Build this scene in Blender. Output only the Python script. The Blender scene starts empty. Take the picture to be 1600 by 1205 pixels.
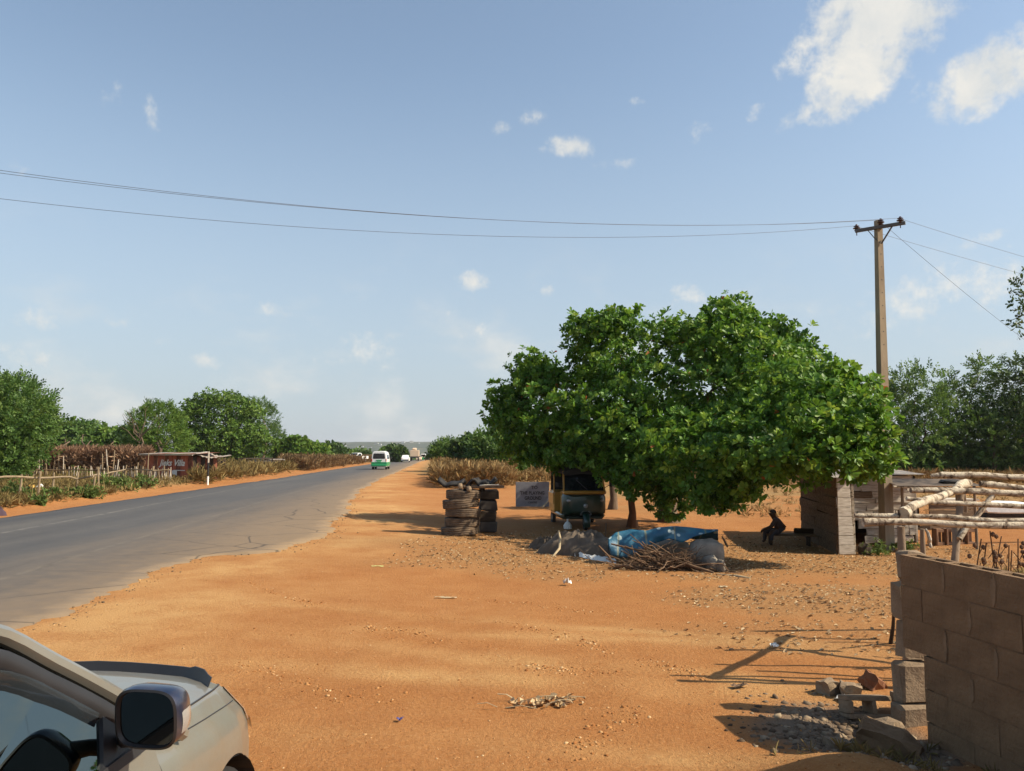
import bpy, bmesh, math, random
import numpy as np
from mathutils import Vector, Matrix, Euler

R = math.radians
random.seed(7)
RNG = np.random.default_rng(11)
SC = bpy.context.scene
COL = SC.collection

# ------------------------------------------------------------------ camera
EYE = 2.0
PITCH = R(4.642)
cam_d = bpy.data.cameras.new('camera')
cam_d.sensor_width = 36.0
cam_d.lens = 28.125
cam_d.clip_start = 0.1
cam_d.clip_end = 12000
cam = bpy.data.objects.new('camera', cam_d)
COL.objects.link(cam)
cam.location = (0, 0, EYE)
cam.rotation_euler = (math.pi / 2 + PITCH, 0, 0)
SC.camera = cam

# ------------------------------------------------------------------ light
SUN_EL = R(42)
SUN_AZ = R(100)          # clockwise from +Y (the viewing direction)
SUN_DIR = Vector((math.sin(SUN_AZ) * math.cos(SUN_EL), math.cos(SUN_AZ) * math.cos(SUN_EL), math.sin(SUN_EL)))
sun_d = bpy.data.lights.new('sun', 'SUN')
sun_d.energy = 5.0
sun_d.angle = R(0.53)
sun_d.color = (1.0, 0.87, 0.67)
sun = bpy.data.objects.new('sun', sun_d)
COL.objects.link(sun)
sun.rotation_euler = (-SUN_DIR).to_track_quat('-Z', 'Y').to_euler()
sun.location = (30, -10, 40)

SC.view_settings.view_transform = 'Standard'
SC.view_settings.look = 'None'
SC.view_settings.gamma = 1.0
SC.view_settings.use_curve_mapping = False
SC.view_settings.exposure = 0.72

SC.cycles.use_adaptive_sampling = True
SC.cycles.max_bounces = 6
SC.cycles.diffuse_bounces = 3
SC.cycles.glossy_bounces = 3
SC.cycles.transmission_bounces = 4
SC.cycles.transparent_max_bounces = 8
SC.cycles.volume_bounces = 0
SC.cycles.use_denoising = True

# ------------------------------------------------------------------ pixel helpers (photo is 1600 x 1205)
CT, ST = math.cos(PITCH), math.sin(PITCH)

def ray(px, py):
    a, b = (px - 800.0) / 1250.0, (602.5 - py) / 1250.0
    return Vector((a, CT - b * ST, ST + b * CT))

def ptd(px, py, d):
    "the point at distance y = d seen at a photo pixel"
    r = ray(px, py)
    return Vector((0, 0, EYE)) + r * (d / r.y)

# ------------------------------------------------------------------ world: hazy blue sky with small clouds
world = bpy.data.worlds.new('World')
SC.world = world
world.use_nodes = True
W = world.node_tree
W.nodes.clear()

def wn(t, **kw):
    n = W.nodes.new(t)
    for k, v in kw.items():
        setattr(n, k, v)
    return n

def wmath(op, a, b=None, c=None, clamp=False):
    n = wn('ShaderNodeMath', operation=op)
    n.use_clamp = clamp
    for i, v in enumerate((a, b, c)):
        if v is None:
            continue
        if isinstance(v, (int, float)):
            n.inputs[i].default_value = v
        else:
            W.links.new(v, n.inputs[i])
    return n.outputs[0]

sky = wn('ShaderNodeTexSky', sky_type='NISHITA')
sky.sun_disc = False
sky.sun_elevation = SUN_EL
sky.sun_rotation = SUN_AZ
sky.air_density = 1.0
sky.dust_density = 1.0
sky.ozone_density = 1.2
tc = wn('ShaderNodeTexCoord')
sep = wn('ShaderNodeSeparateXYZ')
W.links.new(tc.outputs['Generated'], sep.inputs[0])
az = wmath('ARCTAN2', sep.outputs[0], sep.outputs[1])
el = wmath('ARCSINE', sep.outputs[2])
comb = wn('ShaderNodeCombineXYZ')
W.links.new(az, comb.inputs[0]); W.links.new(el, comb.inputs[1])
def noise(scale, detail, rough=0.6, off=(0, 0, 0), stretch=(1, 1, 1), dist=0.0):
    mp = wn('ShaderNodeMapping')
    mp.inputs['Location'].default_value = off
    mp.inputs['Scale'].default_value = stretch
    W.links.new(comb.outputs[0], mp.inputs[0])
    n = wn('ShaderNodeTexNoise')
    n.inputs['Scale'].default_value = scale
    n.inputs['Detail'].default_value = detail
    n.inputs['Roughness'].default_value = rough
    n.inputs['Distortion'].default_value = dist
    W.links.new(mp.outputs[0], n.inputs['Vector'])
    return n.outputs['Fac']
nA = noise(13.0, 9.0, 0.62, dist=0.5)
nB = noise(46.0, 6.0, 0.65, off=(3.1, 1.7, 0))
nC = noise(7.0, 8.0, 0.6, off=(9.2, 4.4, 0), stretch=(1.0, 1.7, 1))
nMix = wmath('ADD', wmath('MULTIPLY', wmath('SUBTRACT', nA, 0.5), 1.9), wmath('MULTIPLY', wmath('SUBTRACT', nB, 0.5), 2.6))
total = None
# photo px of the centre, half sizes in px, tilt in degrees (ccw on the photo), density
CLOUDS = [
    (1380, 18, 108, 76, 20, 1.6), (1345, 105, 88, 50, 28, 1.5), (1318, 150, 62, 34, 25, 1.2), (1256, 80, 50, 28, 48, .85), (1258, 176, 50, 15, 22, .85), (1455, 40, 34, 40, 50, .5),
    (1545, 118, 84, 46, 22, 1.55), (1620, 95, 66, 38, 14, 1.5), (1445, 150, 40, 20, 30, .45),
    (893, 229, 40, 19, -12, 1.25), (862, 234, 20, 9, 0, .8), (960, 256, 36, 9, 0, .6),
    (783, 200, 17, 12, 15, .95), (832, 183, 23, 14, 15, .9), (990, 160, 20, 7, 0, .45), (1090, 203, 24, 16, 25, .6),
    (738, 440, 29, 17, 0, 1.15), (856, 455, 16, 11, 0, .85), (695, 490, 34, 9, 0, .6), (432, 487, 32, 14, -8, .72),
    (742, 522, 38, 24, 0, .75), (1075, 462, 34, 18, 0, .75), (1338, 406, 26, 22, 25, .75), (1550, 366, 60, 14, 22, .6),
    (178, 155, 18, 26, -15, .55), (240, 176, 14, 26, 5, .55), (65, 495, 42, 28, -30, .6), (190, 500, 26, 13, 0, .55), (325, 566, 45, 13, 0, .65),
    (45, 560, 70, 24, -12, .65), (256, 532, 16, 8, 0, .5), (1178, 175, 18, 12, 30, .5), (32, 245, 20, 24, 0, .35), (600, 535, 60, 26, 0, .6), (1430, 470, 170, 46, 12, .62), (1560, 455, 110, 40, 14, .6), (1200, 500, 120, 34, 4, .5), (560, 560, 90, 22, 0, .5), (745, 545, 80, 22, 0, .55),
]
for cx, cy, hx, hy, tilt, dens in CLOUDS:
    r = ray(cx, cy).normalized()
    a0, e0 = math.atan2(r.x, r.y), math.asin(r.z)
    ce = math.cos(e0)
    sx = hx / 1250 / (1 + ((cx - 800) / 1250) ** 2 * .6)
    sy = hy / 1250
    t = R(tilt)
    dx = wmath('MULTIPLY', wmath('SUBTRACT', az, a0), ce)
    dy = wmath('SUBTRACT', el, e0)
    u = wmath('ADD', wmath('MULTIPLY', dx, math.cos(t) / sx), wmath('MULTIPLY', dy, math.sin(t) / sx))
    v = wmath('ADD', wmath('MULTIPLY', dx, -math.sin(t) / sy), wmath('MULTIPLY', dy, math.cos(t) / sy))
    q = wmath('ADD', wmath('MULTIPLY', u, u), wmath('MULTIPLY', v, v))
    s = wmath('SUBTRACT', 1.0, q)
    s = wmath('MULTIPLY', wmath('MAXIMUM', s, -1.6), dens * .75)
    # smooth union by maximum
    s = wmath('ADD', s, (dens - 1) * .45)
    total = s if total is None else wmath('MAXIMUM', total, s)
m = wmath('ADD', total, nMix)
mask = wn('ShaderNodeMapRange', interpolation_type='SMOOTHSTEP')
mask.inputs['From Min'].default_value = -0.08
mask.inputs['From Max'].default_value = 1.30
W.links.new(m, mask.inputs['Value'])
# thin veil of broken cloud low in the sky, the same all round
veil = wn('ShaderNodeMapRange', interpolation_type='SMOOTHSTEP')
veil.inputs['From Min'].default_value = 0.47
veil.inputs['From Max'].default_value = 0.78
W.links.new(nC, veil.inputs['Value'])
low = wn('ShaderNodeMapRange', interpolation_type='SMOOTHSTEP')
low.inputs['From Min'].default_value = 0.30
low.inputs['From Max'].default_value = 0.05
W.links.new(el, low.inputs['Value'])
v2 = wmath('MULTIPLY', wmath('MULTIPLY', veil.outputs[0], low.outputs[0]), 0.80)
allm = wmath('MAXIMUM', wmath('MULTIPLY', mask.outputs[0], 0.93), v2, clamp=True)
# colours
hs = wn('ShaderNodeHueSaturation')
hs.inputs['Saturation'].default_value = 0.87
hs.inputs['Hue'].default_value = 0.492
hs.inputs['Value'].default_value = 1.66
W.links.new(sky.outputs[0], hs.inputs['Color'])
# pale dusty air towards the horizon
hz = wn('ShaderNodeMapRange', interpolation_type='SMOOTHSTEP')
hz.inputs['From Min'].default_value = 0.50
hz.inputs['From Max'].default_value = -0.02
W.links.new(el, hz.inputs['Value'])
mh = wn('ShaderNodeMix', data_type='RGBA')
SKYK = 0.064
mh.inputs['B'].default_value = (.285 / SKYK, .335 / SKYK, .385 / SKYK, 1)
W.links.new(wmath('MULTIPLY', hz.outputs[0], 0.80), mh.inputs['Factor'])
W.links.new(hs.outputs[0], mh.inputs['A'])
mx = wn('ShaderNodeMix', data_type='RGBA')
shade = wn('ShaderNodeMapRange')
shade.inputs['From Min'].default_value = 0.35
shade.inputs['From Max'].default_value = 0.65
W.links.new(nA, shade.inputs['Value'])
cc = wn('ShaderNodeMix', data_type='RGBA')
cc.inputs['A'].default_value = (.42 / SKYK, .435 / SKYK, .435 / SKYK, 1)
cc.inputs['B'].default_value = (.55 / SKYK, .53 / SKYK, .485 / SKYK, 1)
W.links.new(shade.outputs[0], cc.inputs['Factor'])
W.links.new(allm, mx.inputs['Factor'])
W.links.new(mh.outputs['Result'], mx.inputs['A'])
W.links.new(cc.outputs['Result'], mx.inputs['B'])
bg = wn('ShaderNodeBackground')
bg.inputs['Strength'].default_value = SKYK
W.links.new(mx.outputs['Result'], bg.inputs['Color'])
wo = wn('ShaderNodeOutputWorld')
W.links.new(bg.outputs[0], wo.inputs['Surface'])

# ------------------------------------------------------------------ number helpers
def ss(a, b, x):
    t = np.clip((np.asarray(x, float) - a) / (b - a), 0, 1)
    return t * t * (3 - 2 * t)

def vnoise(x, y, seed=0):
    x = np.asarray(x, float); y = np.asarray(y, float)
    xi, yi = np.floor(x), np.floor(y)
    fx, fy = x - xi, y - yi
    fx = fx * fx * (3 - 2 * fx); fy = fy * fy * (3 - 2 * fy)
    def h(a, b):
        s = np.sin(a * 127.1 + b * 311.7 + seed * 74.7) * 43758.5453
        return s - np.floor(s)
    return (h(xi, yi) * (1 - fx) + h(xi + 1, yi) * fx) * (1 - fy) + (h(xi, yi + 1) * (1 - fx) + h(xi + 1, yi + 1) * fx) * fy

def fbm(x, y, seed=0, oct=4):
    s, a, t = 0, .5, 0
    for i in range(oct):
        s = s + a * vnoise(np.asarray(x) * 2 ** i, np.asarray(y) * 2 ** i, seed + i * 3)
        t += a
        a *= .5
    return s / t * 2 - 1

# ------------------------------------------------------------------ terrain
SA, CA = 0.0955, 0.99543       # the road runs a little to the left of the view
def uv_of(x, y):
    return -SA * np.asarray(x) + CA * np.asarray(y), CA * np.asarray(x) + SA * np.asarray(y)
def xy_of(u, v):
    return -SA * u + CA * v, CA * u + SA * v

def gbase(x, y):
    u, v = uv_of(x, y)
    uu = np.clip(u, 0, 480)
    z = -1.8e-5 * uu * uu - 0.017 * np.clip(u - 480, 0, 900)
    return z

def gz(x, y, micro=True):
    x = np.asarray(x, float); y = np.asarray(y, float)
    u, v = uv_of(x, y)
    z = gbase(x, y)
    z = z - .14 * ss(-3.6, 1.5, v) * ss(7, 15, u) * (1 - ss(40, 70, u))
    z = z - .32 * np.exp(-(((x - 8) / 5.5) ** 2 + ((y - 20.5) / 5.5) ** 2))
    # hump of earth beside the block wall
    z = z + .24 * np.exp(-(((x - 2.0) / .55) ** 2 + ((y - 4.7) / .55) ** 2))
    z = z + .05 * np.exp(-(((x - 0.2) / .8) ** 2 + ((y - 4.4) / .6) ** 2))
    # rubble hollow at the wall foot
    z = z - .10 * np.exp(-(((x - 2.5) / .35) ** 2 + ((y - 5.7) / .5) ** 2))
    # low bank left of the road
    z = z + .25 * ss(-13.6, -15.5, v) * ss(0, 12, u) * (1 - ss(60, 110, u))
    if micro:
        right = ss(-4.8, -3.2, v)
        near = np.exp(-np.maximum(y, 0) / 40)
        z = z + near * (right * (.024 * fbm(x * .5, y * .5, 1, 2) + .013 * fbm(x * 2.2, y * 2.2, 5, 4))
                        + (1 - right) * .06 * ss(-12.8, -14, v) * fbm(x * .8, y * .8, 9, 3))
        # wheel ruts curving over the forecourt
        rr = np.sqrt((x + 3.0) ** 2 + (y + 9.0) ** 2)
        for r0 in (14.2, 15.6, 17.6, 19.0):
            z = z - .016 * near * right * np.exp(-((rr - r0 - .25 * fbm(x * .4, y * .4, 21, 2)) / .16) ** 2)
    return z

def gzf(x, y):
    return float(gz(x, y))

def at(px, py):
    "the ground point seen at a photo pixel"
    r = ray(px, py)
    t = 1.0
    lo = None
    while t < 4000:
        p = Vector((0, 0, EYE)) + r * t
        if p.z < gzf(p.x, p.y):
            hi = t
            for _ in range(24):
                mid = (lo + hi) / 2
                p = Vector((0, 0, EYE)) + r * mid
                if p.z < gzf(p.x, p.y):
                    hi = mid
                else:
                    lo = mid
            return Vector((0, 0, EYE)) + r * hi
        lo = t
        t *= 1.02
    raise ValueError((px, py))

def gp(x, y, dz=0.0):
    return Vector((x, y, gzf(x, y) + dz))

# ------------------------------------------------------------------ materials
def new_mat(name):
    m = bpy.data.materials.new(name)
    m.use_nodes = True
    nt = m.node_tree
    b = nt.nodes['Principled BSDF']
    return m, nt, b

def ramp(nt, stops):
    n = nt.nodes.new('ShaderNodeValToRGB')
    e = n.color_ramp.elements
    while len(e) > 1:
        e.remove(e[0])
    e[0].position, e[0].color = stops[0][0], (*stops[0][1], 1)
    for p, c in stops[1:]:
        k = e.new(p)
        k.color = (*c, 1)
    return n

def tnoise(nt, scale, detail=6, rough=.6, coord='Object', stretch=None, dist=0.0):
    t = nt.nodes.new('ShaderNodeTexCoord')
    src = t.outputs[coord]
    if coord == 'Position':
        pass
    if stretch:
        mp = nt.nodes.new('ShaderNodeMapping')
        mp.inputs['Scale'].default_value = stretch
        nt.links.new(src, mp.inputs[0])
        src = mp.outputs[0]
    n = nt.nodes.new('ShaderNodeTexNoise')
    n.inputs['Scale'].default_value = scale
    n.inputs['Detail'].default_value = detail
    n.inputs['Roughness'].default_value = rough
    n.inputs['Distortion'].default_value = dist
    nt.links.new(src, n.inputs['Vector'])
    return n.outputs['Fac']

def add_bump(nt, b, h, strength=.4, dist=.02):
    bp = nt.nodes.new('ShaderNodeBump')
    bp.inputs['Strength'].default_value = strength
    bp.inputs['Distance'].default_value = dist
    nt.links.new(h, bp.inputs['Height'])
    nt.links.new(bp.outputs[0], b.inputs['Normal'])
    return bp

def stone(name, stops, scale=6, rough=.85, bump=.4, bdist=.01, stretch=None, metallic=0.0, bscale=None, spec=.3, coat=0.0, dist=0.0):
    "noise-coloured material with relief"
    m, nt, b = new_mat(name)
    f = tnoise(nt, scale, stretch=stretch, dist=dist)
    r = ramp(nt, stops)
    nt.links.new(f, r.inputs[0])
    nt.links.new(r.outputs[0], b.inputs['Base Color'])
    b.inputs['Roughness'].default_value = rough
    b.inputs['Metallic'].default_value = metallic
    b.inputs['Specular IOR Level'].default_value = spec
    b.inputs['Coat Weight'].default_value = coat
    if bump:
        add_bump(nt, b, tnoise(nt, bscale or scale * 5, stretch=stretch), bump, bdist)
    return m

def two(c, k=.25):
    c = tuple(c)
    return [(.28, tuple(max(0, x * (1 - k)) for x in c)), (.72, tuple(min(1, x * (1 + k)) for x in c))]

def plain(name, c, rough=.5, metallic=0.0, spec=.5, coat=0.0, k=.12, bump=0.0):
    return stone(name, two(c, k), 9, rough, bump, .003, metallic=metallic, spec=spec, coat=coat)

# ------------------------------------------------------------------ object helpers
def tag(o, label=None, cat=None, group=None, kind=None):
    if label: o['label'] = label
    if cat: o['category'] = cat
    if group: o['group'] = group
    if kind: o['kind'] = kind
    return o

def empty(name, loc, label, cat, group=None, rz=0.0):
    o = bpy.data.objects.new(name, None)
    o.empty_display_size = .2
    COL.objects.link(o)
    o.location = loc
    o.rotation_euler = (0, 0, rz)
    return tag(o, label, cat, group)

def link(name, me, parent=None, mat=None, loc=None, rot=None, scale=None):
    o = bpy.data.objects.new(name, me)
    COL.objects.link(o)
    if mat is not None and not me.materials:
        me.materials.append(mat)
    if parent is not None:
        o.parent = parent
    if loc is not None: o.location = loc
    if rot is not None: o.rotation_euler = rot
    if scale is not None: o.scale = scale
    return o

class MB:
    "collects simple shapes into one mesh"
    def __init__(s):
        s.v, s.f, s.mi = [], [], []
    def add(s, vs, fs, mi=0):
        n = len(s.v)
        s.v += [tuple(p) for p in vs]
        s.f += [tuple(i + n for i in f) for f in fs]
        s.mi += [mi] * len(fs)
        return s
    def box(s, c, size, rot=None, bev=0.0, mi=0, jit=0.0):
        c = Vector(c); h = Vector(size) / 2
        M = (rot if isinstance(rot, Matrix) else Euler(rot).to_matrix()) if rot is not None else Matrix.Identity(3)
        if bev <= 0:
            P = [Vector((x * h.x, y * h.y, z * h.z)) for x in (-1, 1) for y in (-1, 1) for z in (-1, 1)]
            F = [(0, 1, 3, 2), (4, 6, 7, 5), (0, 4, 5, 1), (2, 3, 7, 6), (0, 2, 6, 4), (1, 5, 7, 3)]
        else:
            bev = min(bev, h.x * .9, h.y * .9, h.z * .9)
            bm = bmesh.new()
            bmesh.ops.create_cube(bm, size=1, matrix=Matrix.Diagonal((size[0], size[1], size[2], 1)))
            bmesh.ops.bevel(bm, geom=bm.edges[:], offset=bev, segments=1, affect='EDGES', profile=.5)
            bm.verts.index_update()
            P = [v.co.copy() for v in bm.verts]
            F = [[v.index for v in f.verts] for f in bm.faces]
            bm.free()
        if jit:
            P = [p + Vector((random.uniform(-jit, jit), random.uniform(-jit, jit), random.uniform(-jit, jit))) for p in P]
        return s.add([M @ p + c for p in P], F, mi)
    def tube(s, pts, rad, n=8, cap=True, mi=0, sq=None):
        pts = [Vector(p) for p in pts]
        if isinstance(rad, (int, float)):
            rad = [rad] * len(pts)
        vs, fs = [], []
        up = Vector((0, 0, 1))
        d0 = (pts[1] - pts[0]).normalized()
        if abs(d0.z) > .9:
            up = Vector((0, 1, 0))
        prev = None
        for i, p in enumerate(pts):
            if i == 0: d = pts[1] - pts[0]
            elif i == len(pts) - 1: d = pts[-1] - pts[-2]
            else: d = pts[i + 1] - pts[i - 1]
            d = d.normalized()
            if prev is None:
                a = d.cross(up).normalized()
            else:
                a = (prev - d * prev.dot(d)).normalized()
            prev = a
            b = d.cross(a)
            for k in range(n):
                t = 2 * math.pi * k / n
                r = rad[i]
                vs.append(p + (a * math.cos(t) + b * math.sin(t)) * r)
        for i in range(len(pts) - 1):
            for k in range(n):
                q = (k + 1) % n
                fs.append((i * n + k, i * n + q, (i + 1) * n + q, (i + 1) * n + k))
        if cap:
            fs.append(tuple(range(n))[::-1])
            fs.append(tuple((len(pts) - 1) * n + k for k in range(n)))
        return s.add(vs, fs, mi)
    def lathe(s, prof, n=24, c=(0, 0, 0), axis='Z', closed=False, mi=0):
        vs, fs = [], []
        c = Vector(c)
        for (r, z) in prof:
            for k in range(n):
                t = 2 * math.pi * k / n
                x, y = r * math.cos(t), r * math.sin(t)
                p = {'Z': (x, y, z), 'X': (z, x, y), 'Y': (x, z, y)}[axis]
                vs.append(Vector(p) + c)
        m = len(prof)
        for i in range(m if closed else m - 1):
            j = (i + 1) % m
            for k in range(n):
                q = (k + 1) % n
                fs.append((i * n + k, i * n + q, j * n + q, j * n + k))
        if not closed:
            fs.append(tuple(range(n))[::-1])
            fs.append(tuple((m - 1) * n + k for k in range(n)))
        return s.add(vs, fs, mi)
    def prism(s, poly, thick, axis='Y', c=(0, 0, 0), mi=0):
        "polygon in two axes, extruded along the third, centred"
        c = Vector(c); n = len(poly); vs = []
        for t in (-thick / 2, thick / 2):
            for a, b in poly:
                vs.append(Vector({'Y': (a, t, b), 'X': (t, a, b), 'Z': (a, b, t)}[axis]) + c)
        fs = [tuple(range(n)), tuple(range(n, 2 * n))[::-1]]
        for k in range(n):
            q = (k + 1) % n
            fs.append((k, k + n, q + n, q))
        return s.add(vs, fs, mi)
    def mesh(s, name, mats=None, smooth=None):
        me = bpy.data.meshes.new(name)
        me.from_pydata([tuple(p) for p in s.v], [], s.f)
        if isinstance(mats, (list, tuple)):
            for m in mats: me.materials.append(m)
            me.polygons.foreach_set('material_index', s.mi)
        elif mats is not None:
            me.materials.append(mats)
        bm = bmesh.new(); bm.from_mesh(me)
        bmesh.ops.recalc_face_normals(bm, faces=bm.faces)
        bm.to_mesh(me); bm.free()
        if smooth is not None:
            me.shade_smooth()
            if smooth < 179:
                me.set_sharp_from_angle(angle=R(smooth))
        me.update()
        return me
    def build(s, name, mats=None, parent=None, smooth=None, **kw):
        return link(name, s.mesh(name, mats, smooth), parent, **kw)

def mesh_np(name, V, F, mat=None, attrs=None, smooth=False):
    me = bpy.data.meshes.new(name)
    V = np.asarray(V, np.float32); F = np.asarray(F, np.int32)
    me.vertices.add(len(V)); me.vertices.foreach_set('co', V.ravel())
    k = F.shape[1]
    me.loops.add(F.size); me.loops.foreach_set('vertex_index', F.ravel())
    me.polygons.add(len(F)); me.polygons.foreach_set('loop_start', np.arange(0, F.size, k, dtype=np.int32))
    for nm, arr in (attrs or {}).items():
        a = me.attributes.new(nm, 'FLOAT', 'POINT')
        a.data.foreach_set('value', np.asarray(arr, np.float32))
    me.update(calc_edges=True)
    if smooth:
        me.shade_smooth()
    if mat: me.materials.append(mat)
    return me

def frames(axis, roll):
    "batch of rotation matrices whose local Z is axis"
    z = axis / np.linalg.norm(axis, axis=1, keepdims=True)
    ref = np.where(np.abs(z[:, 2:3]) > .95, np.array([[1., 0, 0]]), np.array([[0., 0, 1.]]))
    x = np.cross(ref, z); x /= np.linalg.norm(x, axis=1, keepdims=True)
    y = np.cross(z, x)
    c, s_ = np.cos(roll)[:, None], np.sin(roll)[:, None]
    return np.stack([x * c + y * s_, -x * s_ + y * c, z], axis=2)

def scatter(tmpl, P, axis, scale, tint, rng):
    "copies of a list of template (V, F) put at the points; returns V, F, tint"
    Vs, Fs, Ts = [], [], []
    which = rng.integers(0, len(tmpl), len(P))
    rot = frames(axis, rng.uniform(0, 2 * np.pi, len(P)))
    base = 0
    for k, (tv, tf) in enumerate(tmpl):
        sel = np.where(which == k)[0]
        if len(sel) == 0: continue
        v = np.einsum('nij,mj->nmi', rot[sel], tv) * scale[sel][:, None, None] + P[sel][:, None, :]
        n, m = v.shape[:2]
        Vs.append(v.reshape(-1, 3))
        Fs.append((tf[None] + (np.arange(n) * m)[:, None, None] + base).reshape(-1, tf.shape[1]))
        t = tint[sel][:, None] + rng.uniform(-.14, .14, (n, m // 6 if m % 6 == 0 else 1)).repeat(6 if m % 6 == 0 else m, axis=1)
        Ts.append(t.reshape(-1))
        base += n * m
    return np.concatenate(Vs), np.concatenate(Fs), np.concatenate(Ts)

# ================================================================== GROUND
def grid_axis(lo, hi, step0, flat, ratio):
    out = [0.0]
    while out[-1] < hi:
        out.append(out[-1] + (step0 if out[-1] < flat else max(step0, (out[-1]) * ratio)))
    neg = [0.0]
    while neg[-1] < -lo:
        neg.append(neg[-1] + (step0 if neg[-1] < flat else max(step0, neg[-1] * ratio)))
    return np.array([-a for a in neg[:0:-1]] + out)

ROAD_PX = [(30, 985), (95, 955), (150, 931), (190, 921), (235, 893), (285, 874), (330, 866), (400, 863), (440, 855), (496, 840), (516, 826),
           (522, 812), (537, 799), (541, 786), (552, 776), (561, 766), (590, 750), (620, 737.5)]
EDGE = []
for px, py in ROAD_PX:
    r = ray(px, py)
    # intersect with the smooth road surface only
    t = 1.0
    for _ in range(60):
        p = Vector((0, 0, EYE)) + r * t
        t = (EYE - (float(gbase(p.x, p.y)) + .02)) / -r.z
    p = Vector((0, 0, EYE)) + r * t
    u, v = uv_of(p.x, p.y)
    EDGE.append((float(u), float(v)))
EDGE.sort()
EU = np.array([e[0] for e in EDGE]); EV = np.array([e[1] for e in EDGE])
EU = np.concatenate([[-60, -5, 4], EU, [130, 480]])
EV = np.concatenate([[-4.9, -4.8, -4.75], EV, [-3.5, -3.5]])

def road_right(u):
    u = np.asarray(u, float)
    return np.interp(u, EU, EV) + .40 * fbm(u * .9, u * 0 + 3.3, 31, 5) + .17 * fbm(u * 5, u * 0, 33, 3)

def road_left(u):
    u = np.asarray(u, float)
    return np.interp(u, [-60, 0, 24, 60, 130, 480], [-13.1, -13.1, -12.9, -11.5, -11.0, -10.8]) + .14 * fbm(u * .9, u * 0 + 8, 35, 4)

xs = grid_axis(-900, 900, .11, 8, .022)
ys = grid_axis(-60, 1500, .11, 9, .0135)
GX, GY = np.meshgrid(xs, ys, indexing='xy')
GU, GV = uv_of(GX, GY)
GZ = gz(GX, GY)
inside = ss(.10, .25, road_right(GU) - GV) * ss(.10, .25, GV - road_left(GU)) * (GU < 470)
GZ = GZ - .07 * inside
ny, nx = GX.shape
V = np.stack([GX, GY, GZ], -1).reshape(-1, 3)
idx = np.arange(ny * nx).reshape(ny, nx)
F = np.stack([idx[:-1, :-1], idx[:-1, 1:], idx[1:, 1:], idx[1:, :-1]], -1).reshape(-1, 4)

# how much plants and litter cover the soil
def cover(x, y):
    u, v = uv_of(x, y)
    c = ss(-14.0, -15.6, v - .8 * fbm(x * .35, y * .35, 41, 3))                     # left verge
    c = np.maximum(c, ss(58, 85, u) * ss(-2.6, -.5, v - .7 * fbm(x * .3, y * .3, 43, 3)))   # far right
    c = np.maximum(c, ss(.2, 2.5, v + .6 * fbm(x * .3, y * .3, 44, 3)) * ss(44, 60, u))
    c = np.maximum(c, .85 * ss(3.5, 6, v) * ss(24, 36, u) * ss(-.5, .35, fbm(np.asarray(x) * .45, np.asarray(y) * .45, 45, 4)))
    c = np.maximum(c, ss(140, 220, u) * (np.abs(v + 7) > 6))
    return c
def litter_cover(x, y):
    n = .55 * fbm(np.asarray(x) * .8, np.asarray(y) * .8, 47, 3)
    c = ss(1.15, .55, np.hypot((x - 4.5) / 8.5, (y - 18.0) / 5.2) + n * .5)
    c = np.maximum(c, ss(1.1, .6, np.hypot((x - 4.6) / 2.6, (y - 11.6) / 1.9) + n * .5) * .9)
    c = np.maximum(c, .55 * ss(1.1, .5, np.hypot((x - 3.6) / 2.4, (y - 8.9) / 1.2) + n * .6))
    return c
def track(x, y):
    "pale compacted wheel tracks: curving in from the road, and along its edge"
    t = np.zeros_like(x)
    for cx, cy, r0 in ((-3.0, -9.0, 14.9), (-3.0, -9.0, 16.5), (-3.0, -9.0, 18.2), (-9.0, -16.0, 25.5), (-9.0, -16.0, 27.2)):
        rr = np.hypot(x - cx, y - cy)
        t = np.maximum(t, np.exp(-((rr - r0 - .35 * fbm(x * .4, y * .4, 21, 2)) / .24) ** 2))
    u, v = uv_of(x, y)
    e = road_right(u)
    t = np.maximum(t, 1.25 * np.exp(-((v - e - .9 - .8 * fbm(x * .5, y * .5, 22, 3)) / 1.5) ** 2))
    return t * np.clip(.55 + fbm(x * .8, y * .8, 23, 3), 0, 1)
def rubble_cover(x, y):
    return ss(1.1, .5, np.hypot((x - 2.35) / .75, (y - 5.9) / .8) + .35 * fbm(np.asarray(x) * 2, np.asarray(y) * 2, 49, 2))

gm, nt, b = new_mat('laterite soil')
nA_ = tnoise(nt, .32, 6, .62)
nB_ = tnoise(nt, 2.1, 8, .68)
nC_ = tnoise(nt, 24, 6, .7)
nD_ = tnoise(nt, 110, 3, .6)
r1 = ramp(nt, [(.30, (.232, .090, .028)), (.45, (.300, .126, .040)), (.58, (.350, .164, .058)), (.72, (.405, .215, .085))])
def nmath(op, a, b_=None, clamp=False):
    n = nt.nodes.new('ShaderNodeMath'); n.operation = op; n.use_clamp = clamp
    for i, v in enumerate((a, b_)):
        if v is None: continue
        if isinstance(v, (int, float)): n.inputs[i].default_value = v
        else: nt.links.new(v, n.inputs[i])
    return n.outputs[0]
mixn = nmath('ADD', nmath('ADD', nmath('MULTIPLY', nA_, .34), nmath('MULTIPLY', nB_, .32)), nmath('MULTIPLY', nC_, .34))
nt.links.new(mixn, r1.inputs[0])
def mixc(fac, a, b_):
    n = nt.nodes.new('ShaderNodeMix'); n.data_type = 'RGBA'
    for key, v in (('Factor', fac), ('A', a), ('B', b_)):
        if isinstance(v, (int, float)): n.inputs[key].default_value = v
        elif isinstance(v, tuple): n.inputs[key].default_value = (*v, 1)
        else: nt.links.new(v, n.inputs[key])
    return n.outputs['Result']
def attr(nm):
    a = nt.nodes.new('ShaderNodeAttribute'); a.attribute_name = nm
    return a.outputs['Fac']
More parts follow.
